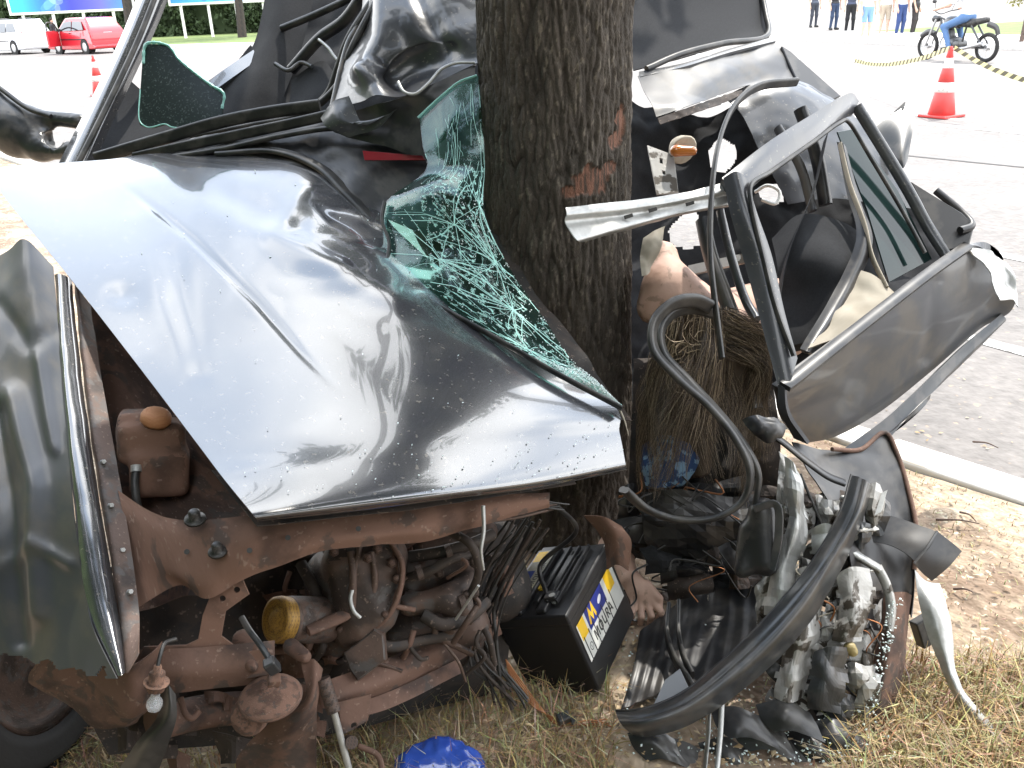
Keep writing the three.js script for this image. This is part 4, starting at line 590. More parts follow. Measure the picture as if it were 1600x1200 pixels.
// --- rear of the car, right of the trunk
carPart('rear_window_dark_sheet', sheet([[[975, -60, 3.15], [1060, -60, 3.25], [1150, -60, 3.4], [1190, -50, 3.5]], [[980, 20, 3.05], [1060, 15, 3.15], [1140, 5, 3.3], [1192, 5, 3.45]], [[985, 75, 2.98], [1060, 65, 3.06], [1130, 50, 3.2], [1196, 40, 3.4]], [[990, 110, 2.92], [1060, 92, 3.0], [1130, 72, 3.15], [1202, 55, 3.32]]], { nu: 30, nv: 24, th: .004 }), M.fabric, 'dark matte sheet across the rear window, standing in for the shaded cabin');  // matte sheet in the window plane; its dark colour stands for cabin shade
carPart('rear_window_seal', tube([[1010, 108, 2.9], [1060, 86, 2.97], [1130, 68, 3.1], [1198, 56, 3.28], [1196, 20, 3.4], [1180, -50, 3.5]], .011), M.rubber);
carPart('boot_lid_edge', sheet([[[998, 112, 2.9], [1070, 98, 2.95], [1140, 76, 3.1], [1208, 58, 3.27]], [[1000, 120, 2.87], [1070, 104, 2.92], [1140, 82, 3.07], [1212, 64, 3.24]]], { nu: 30, nv: 6, th: .01 }), M.paintB);
carPart('rear_quarter_panel', sheet([
  [[996, 118, 2.88], [1060, 104, 2.92], [1120, 88, 3.05], [1170, 76, 3.16], [1208, 62, 3.25]],
  [[1006, 140, 2.80], [1070, 130, 2.85], [1130, 110, 2.98], [1180, 98, 3.1], [1222, 80, 3.2]],
  [[1020, 165, 2.74], [1075, 155, 2.79], [1125, 135, 2.92], [1180, 124, 3.05], [1236, 108, 3.16]],
  [[1026, 182, 2.72], [1078, 165, 2.77], [1125, 148, 2.9], [1182, 130, 3.03], [1244, 126, 3.13]]], { nu: 60, nv: 40, th: .002, amp: .006, freq: 4, ridge: .004 }), M.paintDusty);
carPart('torn_lower_edge', sheet([[[1028, 184, 2.72], [1080, 166, 2.77], [1128, 150, 2.9], [1160, 140, 2.95]], [[1032, 194, 2.715], [1080, 178, 2.76], [1128, 162, 2.88], [1160, 148, 2.94]]], { nu: 36, nv: 6, th: .003, amp: .006, freq: 20 }), M.grime);
carPart('rear_wing', sheet([
  [[1130, 150, 2.98], [1180, 130, 3.02], [1250, 126, 3.1], [1300, 150, 3.12]],
  [[1160, 180, 2.93], [1215, 150, 2.98], [1280, 155, 3.05], [1345, 190, 3.08]],
  [[1190, 240, 2.92], [1250, 220, 2.96], [1330, 240, 3.0], [1400, 270, 3.04]],
  [[1230, 320, 2.92], [1300, 310, 2.95], [1380, 320, 2.98], [1450, 330, 3.02]]], { nu: 36, nv: 36, th: .003, amp: .01, freq: 5 }), M.paintB);
carPart('rear_spoiler', plate([[1222, 74, 3.2], [1234, 82, 3.2], [1312, 150, 3.15], [1285, 162, 3.1], [1246, 128, 3.12]], { th: .02, bevel: .003 }), M.plastic);
carPart('rear_bumper_end', sheet([[[1366, 200, 3.1], [1392, 180, 3.12], [1424, 160, 3.15]], [[1376, 225, 3.06], [1405, 205, 3.06], [1428, 182, 3.1]], [[1388, 245, 3.02], [1408, 240, 3.0], [1424, 215, 3.04]], [[1405, 262, 3.0], [1412, 262, 2.98], [1418, 250, 3.0]]], { nu: 20, nv: 20, th: .004 }), M.greyPlastic);
carPart('bumper_fin', plate([[1366, 204, 3.12], [1414, 158, 3.15], [1412, 172, 3.13], [1372, 206, 3.1]], { th: .006 }), M.plastic);
// shell and lining that close the back of the cabin
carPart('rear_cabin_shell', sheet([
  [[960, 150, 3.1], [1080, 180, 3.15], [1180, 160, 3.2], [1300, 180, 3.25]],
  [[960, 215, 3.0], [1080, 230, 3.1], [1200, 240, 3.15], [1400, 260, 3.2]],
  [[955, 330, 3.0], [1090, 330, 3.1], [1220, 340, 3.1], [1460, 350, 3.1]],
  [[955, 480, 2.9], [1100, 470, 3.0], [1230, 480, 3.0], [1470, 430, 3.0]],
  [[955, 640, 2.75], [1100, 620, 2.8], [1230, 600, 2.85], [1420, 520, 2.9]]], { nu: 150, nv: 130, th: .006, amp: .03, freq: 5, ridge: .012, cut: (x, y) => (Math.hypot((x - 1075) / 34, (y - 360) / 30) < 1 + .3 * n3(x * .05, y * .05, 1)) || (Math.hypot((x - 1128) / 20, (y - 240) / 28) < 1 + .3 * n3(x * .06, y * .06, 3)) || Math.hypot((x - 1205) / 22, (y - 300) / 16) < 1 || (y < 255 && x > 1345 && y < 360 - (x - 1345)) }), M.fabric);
carPart('slotted_bracket', plate([[1012, 226, 2.62], [1052, 244, 2.62], [1060, 300, 2.56], [1026, 305, 2.56]], { th: .004, holes: [[[1030, 247, 2.61], [1035, 249, 2.61], [1036, 256, 2.6], [1031, 255, 2.6]], [[1034, 266, 2.59], [1039, 267, 2.59], [1040, 275, 2.59], [1035, 274, 2.59]]] }), M.torn);
carPart('lamp_socket', [latheB([1055, 225, 2.65], [1075, 240, 2.6], [[0, 0], [.02, 0], [.035, .02], [.045, .045], [.04, .05], [0, .05]], 16)], M.trim);
carPart('amber_lamp', nets(unionD([capD(P(1056, 236, 2.58), P(1082, 236, 2.58), .018, .014)], .01), P(1070, 236, 2.58).addScalar(-.06), P(1070, 236, 2.58).addScalar(.06), .006), std({ c: [.45, .14, .02], roughness: .15, clearcoat: 1 }));
carPart('sill_beam', sheet([[[1142, 283, 2.30], [1060, 302, 2.22], [980, 314, 2.14], [884, 324, 2.06]], [[1142, 296, 2.28], [1060, 314, 2.20], [980, 326, 2.125], [886, 336, 2.045]], [[1142, 304, 2.30], [1060, 320, 2.22], [980, 336, 2.14], [884, 348, 2.06]], [[1142, 318, 2.29], [1060, 334, 2.21], [985, 352, 2.12], [900, 374, 2.03]], [[1142, 322, 2.31], [1060, 338, 2.235], [985, 358, 2.15], [910, 378, 2.06]]], { nu: 50, nv: 26, th: .003, amp: .003, freq: 8 }), M.steel, 'bare galvanised steel sill beam torn across the trunk');
for (const [x, y, d] of [[982, 338, 2.125], [1078, 318, 2.205], [1020, 328, 2.165]]) carPart('beam_slot', rbox(.022, .009, .004, .001, TR([x, y, d - .002], -.3, .2, .2)), M.wire);
carPart('floor_rail', sheet([[[1075, 415, 2.75], [1120, 405, 2.72], [1165, 395, 2.7]], [[1075, 430, 2.74], [1120, 420, 2.71], [1165, 410, 2.69]]], { nu: 12, nv: 5, th: .01 }), M.torn);
carPart('torn_lining', sheet([[[1005, 372, 2.42], [1022, 360, 2.42], [1040, 352, 2.43]], [[1000, 400, 2.40], [1015, 395, 2.40], [1030, 392, 2.41]], [[1003, 432, 2.38], [1010, 430, 2.38], [1016, 424, 2.39]]], { nu: 12, nv: 16, th: .002, amp: .01, freq: 16 }), M.trim);
// door opening pillars and hanging seals
for (const [p, r, m] of [[[[1098, 345, 2.45], [1110, 400, 2.42], [1135, 470, 2.38], [1160, 540, 2.34], [1180, 640, 2.3]], .03, M.paintDusty], [[[1125, 330, 2.42], [1142, 400, 2.38], [1165, 470, 2.34], [1182, 500, 2.3]], .017, M.paintB], [[[1250, 170, 2.85], [1275, 240, 2.85], [1290, 320, 2.85]], .03, M.plastic], [[[1215, 200, 2.9], [1250, 260, 2.86], [1270, 330, 2.84]], .02, M.paintDusty]]) carPart('door_post', tube(p, r, { e: .7 }), m);
carPart('window_seal', sweep([[1128, 560, 2.1], [1118, 480, 2.12], [1110, 400, 2.15], [1112, 300, 2.2], [1124, 220, 2.3], [1148, 165, 2.4], [1185, 136, 2.5], [1245, 128, 2.62]], sealProf(.008), { seg: 80 }), M.rubber);
carPart('door_seal', sweep([[1110, 480, 2.12], [1085, 470, 2.09], [1050, 476, 2.06], [1022, 505, 2.04], [1022, 545, 2.03], [1060, 590, 2.02], [1110, 635, 2.01], [1150, 685, 2.0], [1172, 735, 2.0], [1162, 780, 2.01], [1120, 808, 2.02], [1060, 812, 2.03], [1010, 795, 2.02], [975, 765, 1.99]], sealProf(.011), { seg: 140 }), M.rubber, 'looped black rubber door seal');
carPart('door_seal', sweep([[1118, 490, 2.16], [1085, 482, 2.13], [1052, 490, 2.10], [1034, 515, 2.08], [1038, 550, 2.07], [1075, 592, 2.06], [1120, 640, 2.05], [1160, 690, 2.04], [1185, 740, 2.04], [1180, 790, 2.05]], sealProf(.009), { seg: 110 }), M.rubber);
// rear door, hanging open with an empty window frame
{ const fr = carPart('rear_door', sheet([
    [[1222, 610, 2.150], [1300, 548, 2.260], [1380, 486, 2.400], [1450, 430, 2.530], [1515, 384, 2.680], [1556, 402, 2.720]],
    [[1226, 630, 2.215], [1310, 572, 2.320], [1395, 510, 2.450], [1470, 452, 2.580], [1535, 408, 2.720], [1578, 432, 2.760]],
    [[1230, 648, 2.285], [1300, 606, 2.370], [1390, 552, 2.490], [1470, 500, 2.610], [1545, 450, 2.740], [1588, 460, 2.780]],
    [[1240, 675, 2.380], [1305, 645, 2.450], [1385, 598, 2.550], [1465, 540, 2.660], [1540, 485, 2.780], [1580, 485, 2.820]],
    [[1262, 692, 2.450], [1310, 680, 2.500], [1380, 640, 2.580], [1455, 580, 2.680], [1530, 515, 2.800], [1560, 500, 2.840]]], { nu: 80, nv: 50, th: .03, disp: (x, y, p) => .002 * fbm(p.x * 3, p.y * 3, p.z * 3, 2) - .012 * gs(near(x, y, [[1225, 650], [1320, 620], [1360, 560]]), 14) * .5 - .006 * gs(near(x, y, [[1465, 440], [1447, 560]]), 7) }), M.paintDusty, 'dark rear door skin, dented at its edge');
  part(fr, 'door_lower_trim', sheet([[[1320, 700, 2.465], [1400, 640, 2.555], [1500, 545, 2.715], [1565, 490, 2.815]], [[1352, 702, 2.470], [1410, 655, 2.545], [1505, 560, 2.705], [1572, 500, 2.805]], [[1392, 682, 2.505], [1430, 640, 2.565], [1500, 572, 2.705], [1562, 512, 2.815]]], { nu: 40, nv: 10, th: .012, amp: .003 }), M.greyPlastic);
  part(fr, 'waist_moulding', sweep([[1226, 604, 2.13], [1300, 545, 2.24], [1380, 482, 2.38], [1450, 428, 2.51], [1512, 384, 2.66]], strip(.03, .014), { up: V(0, 1, .4).normalize(), seg: 40 }), M.plastic);
  part(fr, 'window_frame_post', sheet([[[1130, 278, 2.26], [1150, 268, 2.25], [1168, 280, 2.26]], [[1140, 330, 2.24], [1165, 325, 2.225], [1182, 330, 2.24]], [[1160, 400, 2.22], [1190, 400, 2.2], [1206, 400, 2.215]], [[1185, 490, 2.18], [1212, 490, 2.165], [1226, 488, 2.18]], [[1216, 606, 2.14], [1236, 590, 2.135], [1246, 560, 2.16]]], { nu: 14, nv: 50, th: .02 }), M.paintB);
  part(fr, 'window_frame_top', sheet([[[1128, 278, 2.27], [1200, 222, 2.40], [1270, 178, 2.55], [1326, 146, 2.68], [1342, 158, 2.72]], [[1140, 292, 2.25], [1205, 240, 2.38], [1275, 196, 2.53], [1325, 168, 2.67], [1336, 172, 2.71]], [[1165, 302, 2.265], [1212, 262, 2.37], [1280, 212, 2.53], [1318, 186, 2.66], [1330, 182, 2.71]]], { nu: 50, nv: 16, th: .02 }), M.paintB);
  part(fr, 'window_frame_rear', tube([[1338, 166, 2.71], [1375, 225, 2.71], [1420, 300, 2.70], [1450, 355, 2.69], [1478, 398, 2.67]], .018, { e: .6 }), M.paintB);
  part(fr, 'frame_seal', tube([[1240, 556, 2.14], [1212, 480, 2.165], [1192, 400, 2.19], [1174, 320, 2.225], [1172, 292, 2.24], [1205, 268, 2.34], [1270, 222, 2.5], [1312, 192, 2.62], [1325, 190, 2.67], [1360, 246, 2.68], [1410, 330, 2.67], [1445, 395, 2.64]], .0065, { seg: 110 }), M.rubber);
  part(fr, 'quarter_light', plate([[1310, 205, 2.76], [1335, 200, 2.78], [1400, 300, 2.76], [1455, 405, 2.70], [1390, 440, 2.62], [1352, 330, 2.70]], { th: .004 }), std({ c: [0.012, 0.026, 0.025], roughness: .05 }));
  part(fr, 'torn_corner', sheet([[[1510, 385, 2.66], [1545, 390, 2.69], [1570, 410, 2.71]], [[1545, 420, 2.67], [1572, 432, 2.69], [1588, 445, 2.68]], [[1560, 470, 2.63], [1582, 468, 2.65], [1590, 480, 2.64]]], { nu: 16, nv: 16, th: .003, amp: .012, freq: 14 }), M.steel);
  part(fr, 'mirror_base', plate([[1425, 285, 2.74], [1500, 335, 2.70], [1520, 352, 2.68], [1512, 384, 2.66], [1478, 392, 2.67]], { th: .02, bevel: .004 }), M.plastic);
  part(fr, 'mirror_stub', tube([[1462, 298, 2.75], [1500, 330, 2.72], [1518, 352, 2.68], [1500, 360, 2.66]], .012), M.plastic);
  part(fr, 'door_edge_cap', sheet([[[1216, 600, 2.14], [1226, 606, 2.13]], [[1218, 640, 2.16], [1232, 650, 2.145]], [[1240, 685, 2.2], [1262, 694, 2.18]]], { nu: 4, nv: 20, th: .01, amp: .003 }), M.paintDusty);
}
carPart('inner_post', sheet([[[1308, 222, 2.72], [1316, 224, 2.70], [1322, 232, 2.72]], [[1322, 300, 2.66], [1334, 300, 2.64], [1342, 306, 2.66]], [[1338, 372, 2.58], [1352, 374, 2.56], [1362, 380, 2.58]], [[1300, 460, 2.48], [1315, 468, 2.46], [1322, 480, 2.48]], [[1250, 545, 2.36], [1262, 550, 2.34], [1272, 555, 2.36]]], { nu: 10, nv: 50, th: .012, amp: .004 }), M.plastic);
carPart('post_lining', tube([[1312, 225, 2.69], [1328, 290, 2.64], [1350, 350, 2.58], [1362, 400, 2.55], [1385, 450, 2.5]], .012, { e: .4 }), M.trim);
carPart('rear_seat', sheet([[[1205, 372, 2.70], [1250, 335, 2.68], [1310, 345, 2.66], [1352, 372, 2.64]], [[1215, 420, 2.62], [1260, 400, 2.58], [1310, 405, 2.56], [1345, 420, 2.56]], [[1220, 470, 2.62], [1265, 462, 2.58], [1305, 458, 2.54], [1330, 462, 2.54]], [[1235, 540, 2.55], [1275, 530, 2.52], [1300, 520, 2.5], [1315, 500, 2.5]]], { nu: 30, nv: 30, th: .05, amp: .008, freq: 5 }), M.fabric);
carPart('door_card', sheet([[[1320, 420, 2.56], [1360, 430, 2.52], [1400, 455, 2.5]], [[1300, 480, 2.46], [1345, 470, 2.46], [1385, 478, 2.45]], [[1262, 545, 2.34], [1310, 525, 2.38], [1370, 488, 2.42]]], { nu: 20, nv: 20, th: .006, amp: .01, freq: 9 }), M.trim);
carPart('seat_belt', sweep([[1290, 215, 2.8], [1270, 300, 2.72], [1230, 400, 2.6], [1215, 480, 2.5], [1215, 560, 2.4]], strip(.045, .002), { seg: 40 }), M.fabric);
carPart('interior_tangle', tube([[1180, 300, 2.6], [1200, 290, 2.56], [1218, 300, 2.55], [1212, 318, 2.55], [1190, 312, 2.56]], .005), M.white);
carPart('hinge_bracket', sheet([[[1158, 655, 2.08], [1185, 648, 2.06], [1215, 656, 2.08]], [[1170, 672, 2.06], [1195, 670, 2.04], [1226, 672, 2.06]], [[1190, 690, 2.06], [1205, 690, 2.05], [1220, 684, 2.06]]], { nu: 16, nv: 14, th: .003, amp: .012, freq: 18 }), M.plastic);
carPart('sill_plate', sheet([[[990, 560, 2.6], [1080, 560, 2.6], [1200, 560, 2.5]], [[985, 700, 2.5], [1090, 720, 2.5], [1220, 700, 2.4]], [[980, 820, 2.5], [1090, 840, 2.5], [1210, 820, 2.45]], [[960, 905, 2.58], [1090, 905, 2.57], [1230, 900, 2.55]]], { nu: 60, nv: 80, th: .004, amp: .02, freq: 6, cut: (x, y) => y > 868 + 40 * n3(x * .03, 2, y * .02) }), M.grime);

// --- torn front corner lying on the right: panels, brackets, wheel arch
const corner = thing('torn_front_corner', 'torn crumpled front corner of the car lying on the verge by the kerb', 'car part', G(1300, 1080));
const cp = (n, g, m, l) => part(corner, n, g, m, l);
cp('wheel_arch', sheet([
  [[1238, 690, 2.18], [1290, 702, 2.22], [1340, 700, 2.27], [1385, 676, 2.33], [1392, 690, 2.34]],
  [[1262, 735, 2.14], [1315, 740, 2.20], [1365, 730, 2.26], [1402, 715, 2.30], [1412, 735, 2.30]],
  [[1300, 790, 2.10], [1350, 800, 2.17], [1390, 790, 2.22], [1418, 780, 2.24], [1428, 800, 2.23]],
  [[1330, 880, 2.05], [1370, 890, 2.12], [1400, 880, 2.16], [1422, 870, 2.18], [1430, 880, 2.17]],
  [[1350, 980, 2.03], [1380, 985, 2.08], [1405, 975, 2.12], [1420, 960, 2.13], [1424, 965, 2.12]]], { nu: 50, nv: 60, th: .003, amp: .008, freq: 6, ridge: .003 }), M.plastic);
cp('arch_lip', tube([[1300, 702, 2.21], [1345, 702, 2.27], [1384, 676, 2.325], [1402, 710, 2.30], [1420, 770, 2.25], [1432, 830, 2.2], [1428, 890, 2.165]], .006), M.rust);
cp('inner_skin', sheet([[[1218, 705, 2.10], [1235, 720, 2.11], [1275, 800, 2.12]], [[1212, 790, 2.09], [1235, 800, 2.07], [1268, 830, 2.10]], [[1195, 870, 2.08], [1215, 880, 2.05], [1245, 880, 2.08]], [[1180, 945, 2.08], [1210, 930, 2.05], [1255, 940, 2.07]], [[1190, 1000, 2.08], [1215, 1010, 2.06], [1250, 1010, 2.07]]], { nu: 16, nv: 34, th: .002, amp: .02, freq: 16, ridge: .012, flat: true }), M.torn);
cp('crumpled_panel', sheet([[[1240, 930, 2.12], [1290, 915, 2.14], [1350, 900, 2.12]], [[1230, 985, 2.10], [1275, 985, 2.05], [1340, 970, 2.08]], [[1215, 1060, 2.06], [1250, 1070, 2.02], [1285, 1060, 2.04]], [[1195, 1095, 2.05], [1235, 1105, 2.02], [1270, 1100, 2.04]]], { nu: 16, nv: 24, th: .002, amp: .028, freq: 13, ridge: .016, flat: true, cut: (x, y) => n3(x * .06, y * .06, 4) > .28 }), M.torn);
cp('crumpled_panel', sheet([[[1262, 850, 2.15], [1300, 830, 2.2], [1340, 830, 2.2]], [[1250, 900, 2.13], [1300, 880, 2.15], [1350, 890, 2.17]], [[1270, 940, 2.12], [1320, 930, 2.12], [1370, 930, 2.14]]], { nu: 16, nv: 16, th: .002, amp: .02, freq: 15, ridge: .012, flat: true, cut: (x, y) => n3(x * .06, y * .06, 9) > .3 }), M.torn);
for (const [a, m] of [
  [[[[1222, 712, 2.06], [1240, 724, 2.04], [1262, 770, 2.07]], [[1226, 800, 2.05], [1246, 806, 2.02], [1266, 830, 2.05]], [[1208, 880, 2.04], [1228, 884, 2.01], [1250, 890, 2.04]], [[1186, 960, 2.04], [1212, 962, 2.0], [1236, 970, 2.03]]], M.steel],
  [[[[1240, 890, 2.05], [1270, 880, 2.03], [1300, 868, 2.06]], [[1232, 950, 2.04], [1262, 946, 2.01], [1296, 930, 2.05]], [[1216, 1030, 2.02], [1244, 1032, 1.98], [1276, 1016, 2.03]], [[1208, 1088, 2.01], [1232, 1096, 1.98], [1262, 1090, 2.02]]], M.torn],
  [[[[1300, 900, 2.04], [1332, 885, 2.03], [1362, 890, 2.06]], [[1306, 950, 2.03], [1336, 945, 2.0], [1366, 948, 2.04]], [[1296, 1000, 2.02], [1322, 1004, 1.99], [1346, 1000, 2.02]]], M.torn],
  [[[[1268, 1020, 2.0], [1296, 1010, 1.98], [1330, 1012, 2.0]], [[1262, 1064, 1.99], [1292, 1062, 1.96], [1326, 1070, 1.99]], [[1256, 1106, 2.0], [1286, 1112, 1.97], [1318, 1116, 1.99]]], M.greyPlastic],
  [[[[1262, 830, 2.07], [1290, 818, 2.05], [1318, 832, 2.07]], [[1266, 868, 2.06], [1296, 860, 2.03], [1326, 872, 2.06]]], M.steel]]) cp('bent_panel', sheet(a, { nu: 13, nv: 17, flat: true, th: .0018, amp: .008, freq: 9, ridge: .009, seedz: a[0][0][0], cut: (x, y, u, v) => Math.abs(u - .5) > .44 + .1 * n3(v * 9, 1, a[0][0][0]) }), m);
cp('hub_plate', latheB([1305, 805, 2.14], [1300, 790, 2.10], [[.02, .01], [.035, .012], [.04, .004], [.06, 0], [.065, .004], [.064, .01], [.058, .012], [.042, .018], [.036, .022], [.022, .02]], 30), M.grime);
for (let k = 0; k < 6; k++) cp('hub_bolt', latheB([1305 + 26 * Math.cos(k * 1.05), 805 + 26 * Math.sin(k * 1.05), 2.135], [1300 + 26 * Math.cos(k * 1.05), 790 + 26 * Math.sin(k * 1.05), 2.1], [[0, .012], [.006, .012], [.006, .02], [0, .022]], 6), M.steel);
cp('light_rail', sweep([[1256, 815, 2.12], [1290, 832, 2.10], [1330, 862, 2.08], [1375, 890, 2.07]], strip(.02, .012), { up: V(0, 1, 0) }), M.steel);
cp('bent_tube', tube([[1370, 885, 2.08], [1385, 915, 2.07], [1392, 950, 2.06], [1388, 985, 2.05]], .012), M.torn);
cp('rusty_sill', sheet([[[1375, 930, 2.13], [1395, 925, 2.10], [1415, 925, 2.11], [1424, 930, 2.14]], [[1368, 1010, 2.08], [1388, 1005, 2.05], [1406, 1005, 2.06], [1415, 1012, 2.09]], [[1358, 1085, 2.05], [1376, 1080, 2.02], [1392, 1080, 2.03], [1402, 1090, 2.06]], [[1348, 1140, 2.04], [1364, 1135, 2.01], [1380, 1138, 2.02], [1390, 1148, 2.05]]], { nu: 20, nv: 40, th: .003, amp: .004, freq: 10 }), M.rust);
cp('grey_strut', sheet([[[1340, 935, 2.1], [1362, 930, 2.09], [1380, 935, 2.1]], [[1335, 1000, 2.07], [1352, 1000, 2.05], [1368, 1005, 2.07]], [[1340, 1070, 2.04], [1352, 1070, 2.02], [1362, 1080, 2.04]], [[1345, 1130, 2.03], [1355, 1130, 2.01], [1364, 1136, 2.03]]], { nu: 16, nv: 40, th: .002, amp: .008, freq: 12 }), M.torn);
cp('edge_moulding', sweep([[1196, 672, 2.05], [1222, 690, 2.06], [1262, 722, 2.08], [1295, 745, 2.09], [1320, 755, 2.09]], strip(.02, .008), { up: V(.2, 1, .2).normalize() }), M.plastic);
cp('arch_stay', cylB([1250, 740, 2.1], [1296, 848, 2.07], .0035, .0035, 8), M.wire);
cp('headlamp_shell', nets((x, y, z) => { const f = unionD([capD(P(1192, 800, 2.05), P(1196, 880, 2.03), .034, .03), capD(P(1170, 830, 2.06), P(1160, 890, 2.04), .024, .02)], .03)(x, y, z); return f; }, P(1182, 845, 2.05).addScalar(-.13), P(1182, 845, 2.05).addScalar(.13), .007), M.plastic);
cp('lamp_bezel', sweep([[1178, 795, 2.02], [1212, 788, 2.01], [1216, 840, 2.0], [1205, 890, 2.0]], strip(.018, .006), {}), M.greyPlastic);
cp('front_bracket', plate([[1325, 1000, 2.05], [1340, 985, 2.05], [1352, 1010, 2.05], [1350, 1050, 2.03], [1330, 1060, 2.03]], { th: .003 }), M.torn);
for (let k = 0; k < 14; k++) { const x = R(1240, 1360), y = R(880, 1000); cp('wire', tube([[x, y, 2.05], [x + R(-20, 30), y + R(5, 30), 2.03], [x + R(-10, 50), y + R(20, 60), 2.03], [x + R(-20, 60), y + R(40, 80), 2.04]], R(.0012, .003), { n: 6 }), k % 4 === 0 ? M.copper : k % 4 === 1 ? M.trim : M.wire); }
for (let k = 0; k < 12; k++) { const x = R(1180, 1290), y = R(1000, 1100); cp('shredded_strip', sheet([[[x, y, 2.05], [x + 14, y - 4, 2.04]], [[x + R(10, 40), y + R(15, 30), 2.03], [x + R(30, 55), y + R(10, 30), 2.02]], [[x + R(30, 70), y + R(30, 60), 2.02], [x + R(50, 80), y + R(30, 60), 2.02]]], { nu: 4, nv: 14, th: .002, amp: .012, freq: 14 }), [M.torn, M.plastic, M.grime][k % 3]); }
for (let k = 0; k < 46; k++) { const x = R(1195, 1375), y = R(770, 1120), w = R(6, 28), h = R(8, 36), d = 2.09 - (y - 870) * .0003 + R(-.02, .02); cp('torn_flap', sheet([[[x - w, y - h, d + .02], [x, y - h * R(.6, 1.2), d], [x + w, y - h * .7, d + .02]], [[x - w * .8, y, d], [x + R(-8, 8), y, d - .02], [x + w, y + R(-8, 8), d]], [[x - w, y + h * R(.4, 1), d + .01], [x, y + h, d], [x + w * .6, y + h * .8, d + .02]]], { nu: 6, nv: 6, th: .0015, amp: .010, freq: 18, ridge: .006, seedz: k * 3.1, flat: true }), [M.torn, M.plastic, M.torn, M.torn, M.greyPlastic, M.torn, M.grime][k % 7]); }
cp('wire_coil', [0, 1, 2].map(k => tube(Array.from({ length: 9 }, (_, i) => [1300 + (22 + k * 3) * Math.cos(i / 8 * 6.28), 1000 + (26 - k * 2) * Math.sin(i / 8 * 6.28), 2.03 - k * .004]), .0014, { seg: 40, n: 5 })), M.wire);
cp('plastic_knob', nets(unionD([capD(P(1328, 1012, 2.0), P(1332, 1018, 2.0), .014, .012)], .01), P(1330, 1015, 2.0).addScalar(-.04), P(1330, 1015, 2.0).addScalar(.04), .004), std({ c: [.28, .22, .09], roughness: .5 }));

// --- bumper skin curled across the debris
{ const b = thing('bumper_skin', 'long curved grey bumper skin curled across the debris on the ground', 'bumper', G(1150, 1080));
  part(b, 'face', sheet([
[[1330, 742, 2.120], [1344, 745, 2.090], [1357, 753, 2.070], [1365, 761, 2.106]],
[[1312, 800, 2.060], [1327, 805, 2.030], [1341, 807, 2.020], [1346, 819, 2.066]],
[[1270, 875, 2.020], [1283, 880, 1.980], [1297, 884, 1.970], [1309, 899, 2.026]],
[[1215, 945, 1.990], [1228, 951, 1.950], [1246, 960, 1.930], [1261, 978, 1.986]],
[[1140, 1022, 1.970], [1153, 1029, 1.920], [1169, 1040, 1.900], [1182, 1060, 1.956]],
[[1062, 1084, 1.950], [1070, 1093, 1.900], [1080, 1107, 1.880], [1090, 1127, 1.936]],
[[1000, 1108, 1.950], [1005, 1117, 1.900], [1011, 1132, 1.880], [1019, 1150, 1.936]],
[[962, 1110, 1.970], [964, 1119, 1.930], [973, 1135, 1.910], [988, 1149, 1.956]]], { nu: 24, nv: 90, th: .003, amp: .003, freq: 5, disp: (x, y, p, u) => -.004 * gs(u - .38, .05) }), std({ map: M.greyPlastic.map, roughness: .3, clearcoat: .3, clearcoatRoughness: .15 }));
  part(b, 'upper_lip', tube([[1330, 742, 2.12], [1312, 800, 2.06], [1270, 875, 2.02], [1215, 945, 1.99], [1140, 1022, 1.97], [1062, 1084, 1.95], [1000, 1108, 1.95], [962, 1110, 1.97]], .003, { seg: 90 }), M.plastic);
  part(b, 'end_tab', plate([[1378, 770, 2.07], [1386, 766, 2.07], [1376, 800, 2.05], [1366, 806, 2.05]], { th: .003 }), M.steel);
  part(b, 'inner_flap', plate([[1020, 1104, 1.99], [1040, 1062, 2.02], [1062, 1045, 2.03], [1078, 1080, 2.0], [1060, 1092, 1.99]], { th: .003 }), std({ c: [.24, .25, .27], roughness: .45 }));
}

// crushed trim, dashboard pieces and panels packed between the trunk and the torn corner
for (let k = 0; k < 64; k++) { const x = R(975, 1225), y = R(735, 915), w = R(12, 42), h = R(8, 34); const dg = G(x, y, .02), dd = Math.min(2.52, 2.30 + (y < 800 ? .1 : .05) + R(0, .14)); if (Math.hypot(x - 1005, y - 935) < 60) continue; carPart('crushed_trim', sheet([[[x - w, y - h * R(.5, 1), dd + R(0, .03)], [x, y - h, dd], [x + w, y - h * R(.3, 1), dd + R(0, .04)]], [[x - w * R(.6, 1), y, dd], [x, y + R(-5, 5), dd - R(.005, .03)], [x + w * R(.6, 1), y, dd + .01]], [[x - w * R(.5, 1), y + h, dd + .02], [x, y + h * R(.5, 1), dd], [x + w, y + h * R(.4, 1), dd + .03]]], { nu: 8, nv: 8, th: .0025, amp: .014, freq: 12, flat: k % 3 > 0, seedz: k + 7 }), [M.plastic, M.fabric, M.grime, M.plastic, M.rubber, M.fabric, M.grime, M.plastic, M.cast][k % 9]); }
for (let k = 0; k < 24; k++) { const x = R(985, 1190), y = R(720, 900), d = R(2.26, 2.4); carPart('loose_wire', tube([[x, y, d], [x + R(-30, 30), y + R(5, 30), d - .01], [x + R(-50, 50), y + R(10, 60), d + .01], [x + R(-60, 70), y + R(20, 80), d]], R(.001, .003), { n: 5 }), k % 5 === 0 ? M.copper : M.wire); }
carPart('dash_panel', sheet([[[1000, 770, 2.36], [1060, 765, 2.33], [1140, 775, 2.36], [1190, 770, 2.38]], [[1005, 820, 2.36], [1065, 815, 2.31], [1140, 825, 2.34], [1195, 820, 2.36]], [[1015, 865, 2.42], [1070, 870, 2.38], [1140, 872, 2.40], [1190, 868, 2.42]]], { nu: 14, nv: 10, th: .004, amp: .02, freq: 10, flat: true }), M.plastic);

